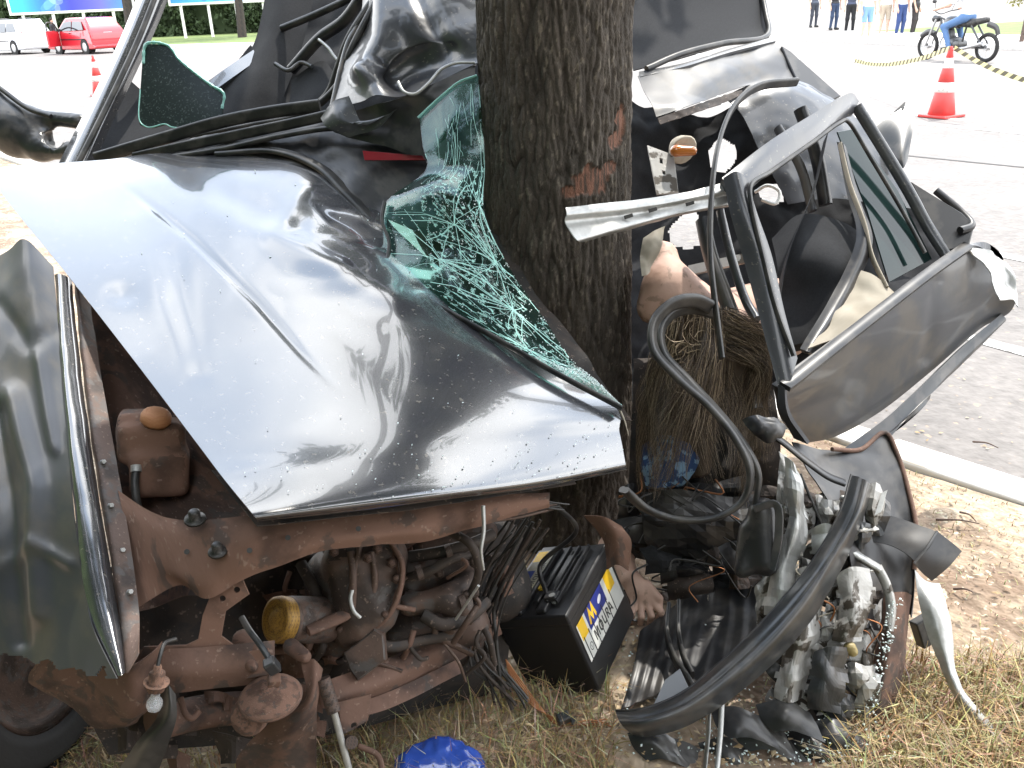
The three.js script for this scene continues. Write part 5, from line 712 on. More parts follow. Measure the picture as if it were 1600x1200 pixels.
// ---------------------------------------------------------------- battery
{ const v0 = P(882, 958, 2.04); const e1 = P(790, 960, 2.17).sub(v0), e2 = P(940, 1088, 2.11).sub(v0), e3 = P(950, 885, 2.26).sub(v0);
  const Y = e2.clone().normalize().negate(); const Z0 = e3.clone(); const Z = Z0.addScaledVector(Y, -Z0.dot(Y)).normalize(); let X = Y.clone().cross(Z).normalize(); if (X.dot(e1) < 0) X.negate(); const Zr = Z;   // X left, Y up, Z back along the label face
  const w = .20, h = .235, l = .285; const C = v0.clone().addScaledVector(X, w / 2).addScaledVector(Y, -h / 2).addScaledVector(Zr, l / 2);
  // right-handed basis
  const B = (px, py, pz) => { const q = C.clone().addScaledVector(X, px).addScaledVector(Y, py).addScaledVector(Zr, pz); const bx = X.clone().negate(); let m = new THREE.Matrix4().makeBasis(bx, Y, bx.clone().cross(Y)); return m.setPosition(q); };
  const b = thing('car_battery', 'black car battery with yellow, blue and white label, lying tilted below the bonnet', 'battery', C.clone().addScaledVector(Y, -h / 2));
  const blk = std({ c: [.012, .012, .013], roughness: .35 });
  const bb = (x, y, z, a, c, d, r = .006) => rbox(a, c, d, r, B(x, y, z));
  part(b, 'case', [bb(0, -.015, 0, w, h - .03, l)], blk);
  part(b, 'lid', [bb(0, h / 2 - .02, 0, w + .006, .03, l + .006), bb(0.05, h / 2, 0, .06, .016, l * .96), bb(-.03, h / 2 - .002, -.02, .03, .014, l * .8)], blk);
  for (let k = 0; k < 7; k++) part(b, 'case_rib', bb(-w / 2 + .004 + k * .0, -.01, -l / 2 + .03 + k * .03 - .0, .012, h * .3, .006, .002).translate(0, 0, 0), blk);
  for (let k = 0; k < 3; k++) part(b, 'vent_bar', bb(-.012 - k * .026, h / 2 + .004, .01, .006, .012, l * .8, .002), blk);
  part(b, 'indicator_eye', latheB(C.clone().addScaledVector(X, .012).addScaledVector(Y, h / 2 - .006).addScaledVector(Zr, -.03), C.clone().addScaledVector(X, .012).addScaledVector(Y, h / 2 + 1).addScaledVector(Zr, -.03), [[0, .004], [.006, .004], [.007, .006], [.011, .006], [.012, .003], [.012, 0]], 18), std({ c: [.40, .26, .02], roughness: .4 }));
  part(b, 'terminal', [cylB(C.clone().addScaledVector(X, -.05).addScaledVector(Y, h / 2 - .01).addScaledVector(Zr, -.09), C.clone().addScaledVector(X, -.05).addScaledVector(Y, h / 2 + .016).addScaledVector(Zr, -.09), .009, .008, 14)], M.steel);
  part(b, 'terminal_clamp', [bb(-.045, h / 2 + .008, -.085, .035, .014, .03, .004), tube([C.clone().addScaledVector(X, -.03).addScaledVector(Y, h / 2 + .01).addScaledVector(Zr, -.08), C.clone().addScaledVector(Y, h / 2 + .05).addScaledVector(Zr, -.02), P(900, 830, 2.1), P(870, 790, 2.0)], .006)], M.plastic);
  // printed labels
  const canvas = (W, H, draw) => { const c = document.createElement('canvas'); c.width = W; c.height = H; draw(c.getContext('2d'), W, H); const t = new THREE.CanvasTexture(c); t.colorSpace = THREE.SRGBColorSpace; return t; };
  const face = (W, H, o, ux, uy, n, mat, name) => { const g = new THREE.PlaneGeometry(W, H); const z = ux.clone().cross(uy); g.applyMatrix4(new THREE.Matrix4().makeBasis(ux, uy, z).setPosition(o)); const e = part(b, name, norm(g), mat); return e; };
  const mark = (c, x, y, s) => { c.save(); c.translate(x, y); c.scale(s, s); c.strokeStyle = '#f2c21a'; c.lineWidth = 16; c.lineJoin = 'miter'; c.beginPath(); c.moveTo(0, 60); c.lineTo(22, 6); c.lineTo(40, 44); c.lineTo(62, 4); c.lineTo(74, 60); c.stroke(); c.restore(); };
  const lab = canvas(1024, 380, (c, W, H) => { c.fillStyle = '#d9d9d3'; c.fillRect(0, 0, W, H); c.fillStyle = '#1d2c82'; c.fillRect(210, 0, 480, 190); c.fillStyle = '#efc01b'; c.fillRect(20, 0, 150, 170); c.fillRect(770, 0, 180, 180); mark(c, 255, 30, 2.1); c.fillStyle = '#e8e8f0'; c.beginPath(); c.ellipse(560, 90, 55, 26, -.3, 0, 7); c.fill(); c.fillStyle = '#222'; c.font = 'bold 140px sans-serif'; c.fillText('MOURA', 230, 325); c.fillStyle = '#444'; c.beginPath(); c.arc(120, 290, 34, 0, 7); c.lineWidth = 8; c.strokeStyle = '#333'; c.stroke(); c.font = 'bold 40px sans-serif'; c.fillText('S', 106, 305); });
  const lab2 = canvas(1024, 330, (c, W, H) => { c.fillStyle = '#8d8878'; c.fillRect(0, 0, W, H); c.fillStyle = '#22336f'; c.fillRect(380, 0, 250, 170); c.fillStyle = '#e2b41c'; c.fillRect(0, 0, 210, 180); c.fillRect(800, 0, 200, 190); mark(c, 260, 30, 1.8); c.fillStyle = '#2a2a2a'; c.font = 'bold 120px sans-serif'; c.fillText('MOURA', 330, 300); c.fillStyle = '#d8d8d0'; c.fillRect(30, 200, 120, 100); });
  face(l * .88, h * .44, C.clone().addScaledVector(X, -w / 2 - .0016).addScaledVector(Y, .012), Zr.clone(), Y.clone(), null, std({ map: lab, roughness: .4, clearcoat: .5 }), 'side_label');
  face(l * .80, .052, C.clone().addScaledVector(X, .052).addScaledVector(Y, h / 2 + .0098), Zr.clone(), X.clone(), null, std({ map: lab2, roughness: .5 }), 'top_label');
}
// rusty bracket and clamp beside the battery
solo('bent_bracket', sheet([[[912, 806, 2.14], [946, 808, 2.1], [972, 822, 2.1]], [[940, 842, 2.13], [960, 836, 2.08], [986, 846, 2.09]], [[948, 890, 2.14], [964, 882, 2.09], [982, 892, 2.1]]], { nu: 14, nv: 20, th: .003, amp: .004, freq: 12 }), M.mud, 'small rusty bent bracket sticking up behind the battery', 'bracket');

// ---------------------------------------------------------------- loose debris on the ground
{ const t = thing('bumper_corner', 'black plastic bumper corner, an open angular box beside the torn wheel arch', 'car part', P(1430, 860, 2.15)); 
  part(t, 'upper_face', sheet([[[1376, 802, 2.17], [1412, 812, 2.165], [1446, 824, 2.15], [1464, 830, 2.14]], [[1362, 826, 2.15], [1400, 836, 2.145], [1432, 848, 2.125], [1452, 856, 2.115]], [[1354, 844, 2.14], [1390, 852, 2.135], [1414, 864, 2.12], [1428, 876, 2.11]]], { nu: 20, nv: 14, th: .003, amp: .002 }), M.plastic);
  part(t, 'side_face', sheet([[[1464, 830, 2.14], [1485, 846, 2.145], [1503, 861, 2.15]], [[1446, 860, 2.115], [1466, 874, 2.125], [1482, 886, 2.135]], [[1428, 880, 2.11], [1442, 896, 2.12], [1456, 908, 2.13]]], { nu: 14, nv: 14, th: .003, amp: .002 }), M.plastic);
  part(t, 'folded_edge', tube([[1464, 830, 2.136], [1446, 858, 2.11], [1428, 880, 2.104]], .003), M.greyPlastic); }
solo('torn_metal_strip', sheet([[[1428, 890, 2.12], [1446, 908, 2.12], [1468, 912, 2.13]], [[1436, 940, 2.09], [1458, 945, 2.07], [1480, 950, 2.08]], [[1452, 1000, 2.06], [1472, 1000, 2.04], [1490, 1000, 2.05]], [[1472, 1050, 2.04], [1484, 1050, 2.02], [1494, 1046, 2.03]], [[1500, 1100, 2.02], [1506, 1096, 2.0], [1512, 1090, 2.01]], [[1545, 1155, 1.98], [1552, 1148, 1.97], [1560, 1142, 1.98]], [[1590, 1215, 1.92], [1600, 1208, 1.91], [1612, 1200, 1.92]]], { nu: 10, nv: 80, th: .002, amp: .006, freq: 9 }), M.steel, 'long bright torn metal strip trailing over the dry grass', 'metal strip');
solo('rubber_block', rbox(.05, .07, .03, .004, TR([1444, 985, 2.16], -.3, .3, .25)), M.rubber, 'small ribbed black rubber block beside the torn metal strip', 'rubber block');
solo('floor_mat', sheet([[[1000, 985, 2.30], [1090, 925, 2.45], [1190, 905, 2.48]], [[990, 1040, 2.19], [1080, 990, 2.29], [1190, 980, 2.3]], [[970, 1110, 2.06], [1060, 1075, 2.12], [1180, 1060, 2.13]]], { nu: 40, nv: 40, th: .006, disp: (x, y, p, u) => .004 * Math.max(0, Math.sin(u * 60)) + .012 * fbm(p.x * 8, 0, p.z * 8, 2) }), M.plastic, 'black ribbed plastic sheet on the ground beside the battery', 'plastic sheet');
solo('black_tubing', [sweep([[1045, 945, 2.3], [1042, 985, 2.24], [1052, 1025, 2.14], [1075, 1062, 2.06], [1085, 1080, 2.03]], sealProf(.008)), sweep([[1060, 940, 2.3], [1060, 985, 2.23], [1068, 1025, 2.13], [1082, 1055, 2.07]], sealProf(.007))], M.rubber, 'black rubber tubing lying on the plastic sheet', 'tubing');
solo('chrome_strips', [tube([[1128, 1095, 1.96], [1126, 1140, 1.93], [1120, 1205, 1.88]], .006), sweep([[1108, 1100, 1.97], [1106, 1150, 1.94], [1100, 1210, 1.9]], strip(.022, .006), {})], M.steel, 'thin bright trim strips standing below the bumper skin', 'trim');
for (let k = 0; k < 9; k++) { const x = [1150, 1180, 1220, 1260, 1020, 1060, 1300, 1130, 1235][k], y = [1130, 1150, 1120, 1165, 1165, 1180, 1150, 1180, 1180][k]; const b = k % 3; solo('plastic_shard', sheet([[[x - 40, y - 20, 1.99], [x, y - 28, 1.98], [x + 45, y - 8, 1.98]], [[x - 30, y + 5, 1.97], [x + 10, y, 1.95], [x + 60, y + 22, 1.95]], [[x - 10, y + 24, 1.95], [x + 20, y + 22, 1.94], [x + 70, y + 40, 1.93]]], { nu: 14, nv: 14, th: .003, amp: .012, freq: 10 }), [M.plastic, M.greyPlastic, M.rubber][b], ['black broken plastic shard in the debris below the bumper skin', 'grey broken plastic shard in the debris below the bumper skin', 'black curled rubber shard in the debris below the bumper skin'][b], 'plastic shard', ['black shards', 'grey shards', 'rubber shards'][b]); }
{ const A = (x, y, d) => P(x, y, d); const f = unionD([capD(A(650, 1185, 1.955), A(720, 1182, 1.955), .03, .03), capD(A(640, 1205, 1.93), A(735, 1205, 1.93), .035, .035), capD(A(690, 1175, 1.96), A(700, 1190, 1.95), .03, .02)], .03); const g = (x, y, z) => f(x, y, z) + .012 * Math.abs(n3(x * 24, y * 24, z * 24)) - .004; const c = A(690, 1195, 1.94);
  solo('blue_plastic_bag', nets(g, c.clone().addScalar(-.13), c.clone().addScalar(.13), .006), std({ map: tex(128, (u, v) => mix([.02, .05, .32], [.05, .12, .50], rA(u, v)), 6), roughness: .18, clearcoat: 1 }), 'shiny crumpled blue plastic bag in the grass below the engine', 'plastic bag'); }
solo('wire_bundle', [0, 1, 2, 3, 4, 5].map(k => tube([[790, 1030, 2.1], [800 + k * 3, 1065, 2.1], [835 + k * 2, 1105, 2.07], [870, 1122 + k * 2, 2.05], [905 + k * 5, 1128 + R(-5, 8), 2.04], [940 + k * 3, 1130 + R(-8, 10), 2.05]], .0016, { n: 6 })), M.copper, 'frayed copper and black wires lying under the battery', 'wires');
solo('connector_plug', [rbox(.03, .022, .022, .004, TR([880, 1122, 2.03], .3, .4, .1)), rbox(.014, .012, .014, .003, TR([896, 1126, 2.02], .3, .4, .1))], M.greyPlastic, 'grey plug at the end of the wires under the battery', 'plug');
// bits of trim and bark between the trunk and the battery
for (let k = 0; k < 26; k++) { const x = R(960, 1200), y = R(885, 965), w = R(6, 22), h = R(3, 9), p = (a, b) => G(x + a, y + b, R(.01, .035)); solo('debris_scrap', sheet([[p(-w, -h), p(0, -h * 1.3), p(w, -h)], [p(-w, h), p(0, h), p(w, h * 1.4)]], { nu: 8, nv: 6, th: .002, amp: .006, freq: 20 }), [M.plastic, M.cast, M.trim, M.grime][k % 4], ['small black plastic scrap on the soil between trunk and torn sheet', 'small brown metal scrap on the soil between trunk and torn sheet', 'small beige lining scrap on the soil between trunk and torn sheet', 'small dark grimy scrap on the soil between trunk and torn sheet'][k % 4], 'debris', ['black scraps', 'brown scraps', 'beige scraps', 'grimy scraps'][k % 4]); }
// twigs on the verge
for (const [a, b] of [[[1462, 812], [1530, 818]], [[1500, 800], [1525, 815]], [[1400, 770], [1420, 800]], [[1490, 920], [1520, 925]], [[1560, 1120], [1600, 1090]], [[1520, 690], [1560, 700]]]) { const A = G(a[0], a[1], .012), B = G(b[0], b[1], .02); const c = A.clone().lerp(B, .5).add(V(0, .012, .01)); solo('twig', tube([A, c, B], .004, { n: 6, scale: t => 1 - .6 * t }), M.cast, 'thin dark twig lying on the sandy verge', 'twig', 'twigs on the verge'); }
// broken safety glass: on the bonnet, the debris and the ground
function crumbs(list, mat, name, label) { const l = list.map(([p, s]) => { const b = new THREE.OctahedronGeometry(s); b.scale(R(.6, 1.4), R(.4, .9), R(.6, 1.4)); b.rotateX(R(0, 6)); b.rotateY(R(0, 6)); b.translate(p.x, p.y, p.z); return norm(b); }); return solo(name, l, mat, label, 'glass', null, 'stuff'); }
{ const ev = sheetEval(hoodRows), L = []; for (let k = 0; k < 170; k++) { const u = Math.pow(rnd(), .6), v = rnd() < .5 ? R(.12, .35) : R(.1, .95); const e = ev(u, v), n = ev(Math.min(1, u + .02), v), m = ev(u, Math.min(1, v + .02)); const p = V(e[0], e[1], e[2]); const nn = V(n[0], n[1], n[2]).sub(p).cross(V(m[0], m[1], m[2]).sub(p)).normalize(); if (nn.y < 0) nn.negate(); L.push([p.addScaledVector(nn, .004), R(.0008, .0028)]); } crumbs(L, M.shard, 'glass_crumbs', 'tiny crumbs of broken glass scattered over the bonnet'); }
{ const L = []; for (let k = 0; k < 900; k++) { const q = rnd(); const p = q < .4 ? G(R(960, 1230), R(940, 1180), R(.005, .03)) : q < .7 ? G(R(1240, 1400), R(930, 1190), R(.005, .05)) : G(R(1100, 1340), R(1110, 1195), R(.005, .03)); L.push([p, R(.0012, .0042)]); } crumbs(L, M.shard, 'ground_glass_crumbs', 'pale crumbs of broken glass over the debris and ground'); }
{ const L = []; for (let k = 0; k < 140; k++) { const t = rnd(); L.push([P(1405 - 45 * t + R(-14, 6), 935 + 190 * t, 2.055 - .05 * t - .012), R(.0015, .004)]); } crumbs(L, M.shard, 'sill_glass_crumbs', 'pale crumbs of broken glass along the rusty torn sill'); }

// ---------------------------------------------------------------- dry grass, straw and leaf litter
function blades(n, place, len, wid, mat, name, label, cols) {
  const vp = [], vc = []; for (let k = 0; k < n; k++) { const b = place(), a = R(0, 6.283), L = R(len[0], len[1]), lean = R(.25, 1.5), w = R(wid[0], wid[1]); const dx = Math.cos(a), dz = Math.sin(a); const pts = [0, .5, 1].map(t => V(b.x + dx * L * Math.sin(lean) * t * t, b.y + L * Math.cos(lean) * t * (1 - .25 * t), b.z + dz * L * Math.sin(lean) * t * t)); const s = V(-dz, 0, dx); const c = cols[Math.floor(rnd() * cols.length)].map(v => v * R(.75, 1.25));
    const q = (p, f) => p.clone().addScaledVector(s, w * f); const A = q(pts[0], -.5), B = q(pts[0], .5), C = q(pts[1], .45), D = q(pts[1], -.45), E = pts[2]; for (const v of [A, B, C, A, C, D, D, C, E]) { vp.push(v.x, v.y, v.z); vc.push(...c); } }
  const g = new THREE.BufferGeometry(); g.setAttribute('position', new THREE.Float32BufferAttribute(vp, 3)); g.setAttribute('color', new THREE.Float32BufferAttribute(vc, 3)); g.setAttribute('uv', new THREE.BufferAttribute(new Float32Array(vp.length / 3 * 2), 2)); g.computeVertexNormals(); return solo(name, g, mat, label, 'grass', null, 'stuff');
}
M.straw = std({ vertexColors: true, roughness: .9 });
const strawC = [[.42, .33, .17], [.36, .27, .13], [.50, .42, .25], [.28, .2, .1], [.32, .24, .13], [.24, .18, .09]];
blades(5200, () => G(R(420, 960), R(1060, 1330), .0), [.03, .14], [.0012, .0035], M.straw, 'dry_grass', 'dry brown grass growing under the engine', strawC);
blades(5200, () => G(R(1310, 1680), R(1030, 1330), .0), [.03, .16], [.0012, .004], M.straw, 'straw_grass', 'pale dry straw grass at the foot of the torn sill', strawC);
blades(3500, () => G(R(-60, 420), R(1120, 1330), .0), [.02, .08], [.0015, .004], M.straw, 'wheel_grass', 'dry grass around the front wheel', strawC);
blades(15000, () => { const u = R(-1.2, 2.4), n = -.18 - Math.pow(rnd(), 1.2) * 1.5; return onK(u, n, 0); }, [.006, .03], [.001, .0035], M.straw, 'verge_straw', 'short flattened straw over the sandy verge', [[.46, .38, .23], [.38, .30, .17], [.55, .48, .32], [.26, .19, .11]]);
{ // leaf litter on road edge and verge
  const base = leafGeo.attributes.position.array; const vp = [], vc = [], m = new THREE.Matrix4(), v = V(); for (let k = 0; k < 3000; k++) { const onRoad = rnd() < .3; const p = !onRoad && rnd() < .4 ? G(R(380, 1300), R(920, 1250), .02) : onRoad ? onK(R(-3, 5), Math.pow(rnd(), 2) * 5 + .02, RD + .006) : onK(R(-1.5, 3), -.2 - rnd() * 1.8, .015); const s = R(.008, .026); m.compose(p, new THREE.Quaternion().setFromEuler(new THREE.Euler(-1.57 + R(-.4, .4), 0, R(0, 6.28), 'YXZ')).premultiply(new THREE.Quaternion().setFromAxisAngle(V(0, 1, 0), R(0, 6.28))), V(s, s, s)); const c = mix([.30, .20, .10], [.50, .40, .26], rnd()); for (let i = 0; i < base.length; i += 3) { v.set(base[i], base[i + 1], base[i + 2]).applyMatrix4(m); vp.push(v.x, v.y, v.z); vc.push(...c); } }
  const g = new THREE.BufferGeometry(); g.setAttribute('position', new THREE.Float32BufferAttribute(vp, 3)); g.setAttribute('color', new THREE.Float32BufferAttribute(vc, 3)); g.setAttribute('uv', new THREE.BufferAttribute(new Float32Array(vp.length / 3 * 2), 2)); g.computeVertexNormals(); solo('leaf_litter', g, M.straw, 'small dry leaves scattered over verge, debris and road edge', 'leaves', null, 'stuff'); }

// ---------------------------------------------------------------- people
function thingL(name, label, category, pos, turn = 0, group) { const o = thing(name, label, category, pos, group); o.rotation.y = turn; baseOf.set(o, V(0, 0, 0)); return o; }
const C = (r, g, b) => std({ c: [r, g, b], roughness: .85 });
function figure(label, pos, turn, o, group) { // a standing or riding adult, 1.72 m; joints in metres, facing +z
  const { legs = 'trousers', top = C(.7, .7, .7), bottom = C(.03, .035, .06), shoe = C(.03, .03, .03), hair = C(.02, .015, .012), skin = M.skin, pose } = o;
  const J = { hipL: V(.09, .92, 0), hipR: V(-.09, .92, 0), kneeL: V(.11, .50, .02), kneeR: V(-.10, .50, .03), ankL: V(.12, .08, -.02), ankR: V(-.12, .08, -.01), toeL: V(.15, .035, .14), toeR: V(-.15, .035, .15), sp: V(0, 1.18, -.01), ch: V(0, 1.34, 0), nk: V(0, 1.48, 0), hd: V(0, 1.62, .02), shL: V(.18, 1.40, 0), shR: V(-.18, 1.40, 0), elL: V(.24, 1.12, -.02), elR: V(-.24, 1.12, -.02), wrL: V(.23, .88, .06), wrR: V(-.23, .88, .06), ...(pose || {}) };
  const pel = J.hipL.clone().add(J.hipR).multiplyScalar(.5);
  const leg = (s, e) => [capD(J['hip' + s], J['knee' + s], .082 + e, .056 + e), capD(J['knee' + s], J['ank' + s], .055 + e, .037 + e)];
  const arm = (s, e, full) => full ? [capD(J['sh' + s], J['el' + s], .05 + e, .04 + e), capD(J['el' + s], J['wr' + s], .039 + e, .028 + e)] : [capD(J['sh' + s], J['sh' + s].clone().lerp(J['el' + s], .7), .052 + e, .047 + e)];
  const tor = e => [capD(pel.clone().add(V(.05, .04, 0)), pel.clone().add(V(-.05, .04, 0)), .115 + e, .115 + e), capD(pel.clone().lerp(J.sp, .9).add(V(.04, 0, 0)), pel.clone().lerp(J.sp, .9).add(V(-.04, 0, 0)), .10 + e, .10 + e), capD(J.ch.clone().add(V(.08, 0, 0)), J.ch.clone().add(V(-.08, 0, 0)), .105 + e, .105 + e), capD(J.shL, J.shR, .055 + e, .055 + e), capD(J.sp, J.ch, .10 + e, .10 + e)];
  const hand = s => { const d = J['wr' + s].clone().sub(J['el' + s]).normalize(), w = J['wr' + s]; return [capD(w.clone().addScaledVector(d, .03), w.clone().addScaledVector(d, .09), .03, .026), ...[-.02, -.007, .007, .02].map((q, i) => capD(w.clone().addScaledVector(d, .09).add(V(0, 0, q)), w.clone().addScaledVector(d, .15 + (i === 1 ? .02 : 0)).add(V(0, 0, q * 1.2)), .009, .007)), capD(w.clone().addScaledVector(d, .04).add(V(0, 0, .025)), w.clone().addScaledVector(d, .09).add(V(0, 0, .05)), .011, .008)]; };
  const head = [ellD(J.hd.clone().add(V(0, .02, 0)), V(.075, .105, .09)), capD(J.nk, J.hd, .052, .05), capD(J.hd.clone().add(V(0, .005, .085)), J.hd.clone().add(V(0, -.02, .10)), .008, .012), capD(J.hd.clone().add(V(-.02, -.05, .075)), J.hd.clone().add(V(.02, -.05, .075)), .01, .01), capD(J.hd.clone().add(V(.075, .01, 0)), J.hd.clone().add(V(.08, -.02, 0)), .012, .01), capD(J.hd.clone().add(V(-.075, .01, 0)), J.hd.clone().add(V(-.08, -.02, 0)), .012, .01)];
  const foot = (s, e) => [capD(J['ank' + s].clone().add(V(0, -.03, -.02)), J['toe' + s], .042 + e, .034 + e)];
  const all = unionD([...leg('L', 0), ...leg('R', 0), ...tor(0), ...arm('L', 0, 1), ...arm('R', 0, 1), ...hand('L'), ...hand('R'), ...head, ...foot('L', 0), ...foot('R', 0)], .035);
  const lo = V(1e9, 1e9, 1e9), hi = V(-1e9, -1e9, -1e9); for (const k in J) { lo.min(J[k]); hi.max(J[k]); } lo.subScalar(.26); hi.addScalar(.26); const cell = .025;
  const t = thingL('person', label, 'person', pos, turn, group);
  const b = part(t, 'body', nets(all, lo, hi, cell), skin);
  const ms = [...leg('L', .014), ...leg('R', .014), ...tor(.006).slice(0, 1)]; const hem = legs === 'shorts' ? Math.min(J.kneeL.y, J.kneeR.y) + .02 : -9; const wst = pel.y + .15;
  const uf = unionD(ms, .05); part(t, legs, nets((x, y, z) => Math.max(uf(x, y, z), hem - y, y - wst), lo, hi, cell), bottom);
  const sf = unionD([...tor(.016), ...arm('L', .016, o.sleeves), ...arm('R', .016, o.sleeves)], .04); const sh0 = pel.y + .06; part(t, 'shirt', nets((x, y, z) => Math.max(sf(x, y, z), sh0 - y, y - (J.nk.y - .01)), lo, hi, cell), top);
  for (const s of ['L', 'R']) part(t, 'shoe', nets(unionD(foot(s, .012), .01), J['ank' + s].clone().min(J['toe' + s]).subScalar(.1), J['ank' + s].clone().max(J['toe' + s]).addScalar(.1), .018), shoe);
  const hf = ellD(J.hd.clone().add(V(0, .045, -.018)), V(.085, .105, .095)); if (!o.helmet) part(t, 'hair', nets((x, y, z) => Math.max(hf(x, y, z), (z - J.hd.z - .05) - (y - J.hd.y - .06) * 2), lo, hi, cell), hair); else part(t, 'helmet', nets(ellD(J.hd.clone().add(V(0, .03, 0)), V(.125, .14, .14)), lo, hi, cell), o.helmet);
  return t;
}
const crowd = 'onlookers standing on the pavement';
const at = (x, y) => GR(x, y).setY(RD + .005);
figure('onlooker in dark blue jeans and black top at the end of the row of people', at(1301, 47), .2, { bottom: C(.03, .05, .10), top: C(.03, .03, .035) }, crowd);
figure('onlooker in black trousers beside the person in dark blue jeans', at(1326, 52), -.4, { bottom: C(.012, .012, .015), top: C(.05, .06, .1) }, crowd);
figure('onlooker in pale blue denim shorts and pale top', at(1351, 62), .1, { legs: 'shorts', bottom: C(.16, .28, .42), top: C(.6, .6, .58) }, crowd);
figure('onlooker in khaki shorts and white top', at(1379, 57), -.2, { legs: 'shorts', bottom: C(.38, .32, .25), top: C(.7, .68, .66) }, crowd);
figure('onlooker in navy blue trousers and white shirt', at(1404, 57), .3, { bottom: C(.03, .055, .16), top: C(.7, .7, .7) }, crowd);
figure('onlooker in dark clothes next to the person in navy trousers', at(1425, 56), .9, { bottom: C(.03, .025, .025), top: C(.04, .04, .045) }, crowd);
figure('onlooker in charcoal trousers standing apart behind the parked bicycle', at(1270, 43), .1, { bottom: C(.04, .045, .06), top: C(.08, .09, .12) }, crowd);

// ---------------------------------------------------------------- motorcycle and rider
{ const fw = GR(1447, 93), rw = GR(1538, 98); const dir = fw.clone().sub(rw); const wb = dir.length(); const turn = Math.atan2(dir.x, dir.z); const pos = rw.clone().add(fw).multiplyScalar(.5).setY(RD);
  const m = thingL('motorcycle', 'black motorcycle with spoked wheels crossing the road behind the cone', 'motorcycle', pos, turn); const blk = std({ c: [.015, .015, .017], roughness: .3, clearcoat: .6 }), al = std({ c: [.45, .45, .45], roughness: .35, metalness: .7 });
  for (const z of [wb / 2, -wb / 2]) { const tg = new THREE.TorusGeometry(.262, .042, 12, 40); tg.rotateY(Math.PI / 2); tg.translate(0, .304, z); const w = part(m, 'wheel', norm(tg), M.tyre); const rg = new THREE.TorusGeometry(.228, .013, 8, 40); rg.rotateY(Math.PI / 2); rg.translate(0, .304, z); part(w, 'rim', norm(rg), al);
    const sp = []; for (let k = 0; k < 18; k++) { const a = k / 18 * 6.283; sp.push(cylB(V(.02 * (k % 2 ? 1 : -1), .304 + .03 * Math.cos(a + .6), z + .03 * Math.sin(a + .6)), V(0, .304 + .23 * Math.cos(a), z + .23 * Math.sin(a)), .003, .003, 5)); } part(w, 'spokes', sp, al); part(w, 'hub', cylB(V(-.06, .304, z), V(.06, .304, z), .06, .06, 20), al); }
  for (const s of [-.09, .09]) part(m, 'fork_leg', cylB(V(s, .304, wb / 2), V(s, .86, wb / 2 - .22), .024), al);
  part(m, 'front_mudguard', tube([V(0, .50, wb / 2 + .26), V(0, .60, wb / 2 + .05), V(0, .55, wb / 2 - .20)], .06, { e: .4 }), blk);
  part(m, 'handlebar', tube([V(-.36, 1.06, wb / 2 - .42), V(-.2, 1.03, wb / 2 - .3), V(0, .98, wb / 2 - .26), V(.2, 1.03, wb / 2 - .3), V(.36, 1.06, wb / 2 - .42)], .014), blk);
  part(m, 'headlamp', nets(unionD([capD(V(0, .88, wb / 2 - .12), V(0, .88, wb / 2 - .2), .085, .07)], .02), V(-.15, .74, wb / 2 - .35), V(.15, 1.02, wb / 2 + .02), .015), blk);
  part(m, 'fuel_tank', nets(unionD([ellD(V(0, .84, .18), V(.13, .12, .24)), capD(V(.1, .74, .3), V(.1, .72, .1), .06, .05), capD(V(-.1, .74, .3), V(-.1, .72, .1), .06, .05)], .06), V(-.25, .6, -.2), V(.25, 1.05, .55), .018), blk);
  part(m, 'seat', nets(unionD([capD(V(0, .80, -.02), V(0, .78, -.35), .085, .09), capD(V(0, .80, -.35), V(0, .86, -.72), .075, .06)], .04), V(-.2, .6, -.95), V(.2, 1.05, .2), .018), M.rubber);
  part(m, 'tail', plate([V(0, .84, -.55), V(0, .96, -1.02), V(0, .90, -1.02), V(0, .74, -.6)], { th: .12, bevel: .01 }).translate(.06, 0, 0), blk);
  part(m, 'rear_mudguard', tube([V(0, .78, -.75), V(0, .70, -.98), V(0, .56, -1.06)], .06, { e: .3 }), blk);
  part(m, 'engine', nets(unionD([capD(V(-.09, .38, .08), V(.09, .38, .08), .12, .12), capD(V(0, .42, .14), V(0, .62, .22), .085, .08), capD(V(-.1, .36, -.08), V(.1, .36, -.08), .09, .09)], .04), V(-.3, .2, -.3), V(.3, .8, .45), .018), std({ c: [.12, .12, .12], roughness: .45, metalness: .5 }));
  part(m, 'exhaust', tube([V(.1, .55, .3), V(.13, .35, .36), V(.15, .26, .1), V(.16, .28, -.3), V(.17, .40, -.85)], .03, { scale: t => .6 + .9 * t }), al);
  part(m, 'frame', [cylB(V(0, .9, wb / 2 - .25), V(0, .30, .25), .022), cylB(V(0, .9, wb / 2 - .25), V(0, .72, -.2), .022), cylB(V(0, .72, -.2), V(0, .30, -.12), .022), cylB(V(.1, .3, -.12), V(.1, .304, -wb / 2), .02), cylB(V(-.1, .3, -.12), V(-.1, .304, -wb / 2), .02), cylB(V(.1, .74, -.42), V(.1, .32, -wb / 2 + .04), .022), cylB(V(-.1, .74, -.42), V(-.1, .32, -wb / 2 + .04), .022)], blk);
  for (const s of [-1, 1]) part(m, 'mirror', [cylB(V(s * .22, 1.03, wb / 2 - .32), V(s * .30, 1.22, wb / 2 - .34), .006), nets(ellD(V(s * .32, 1.25, wb / 2 - .34), V(.07, .045, .02)), V(s * .32 - .1, 1.18, wb / 2 - .4), V(s * .32 + .1, 1.32, wb / 2 - .28), .012)], blk);
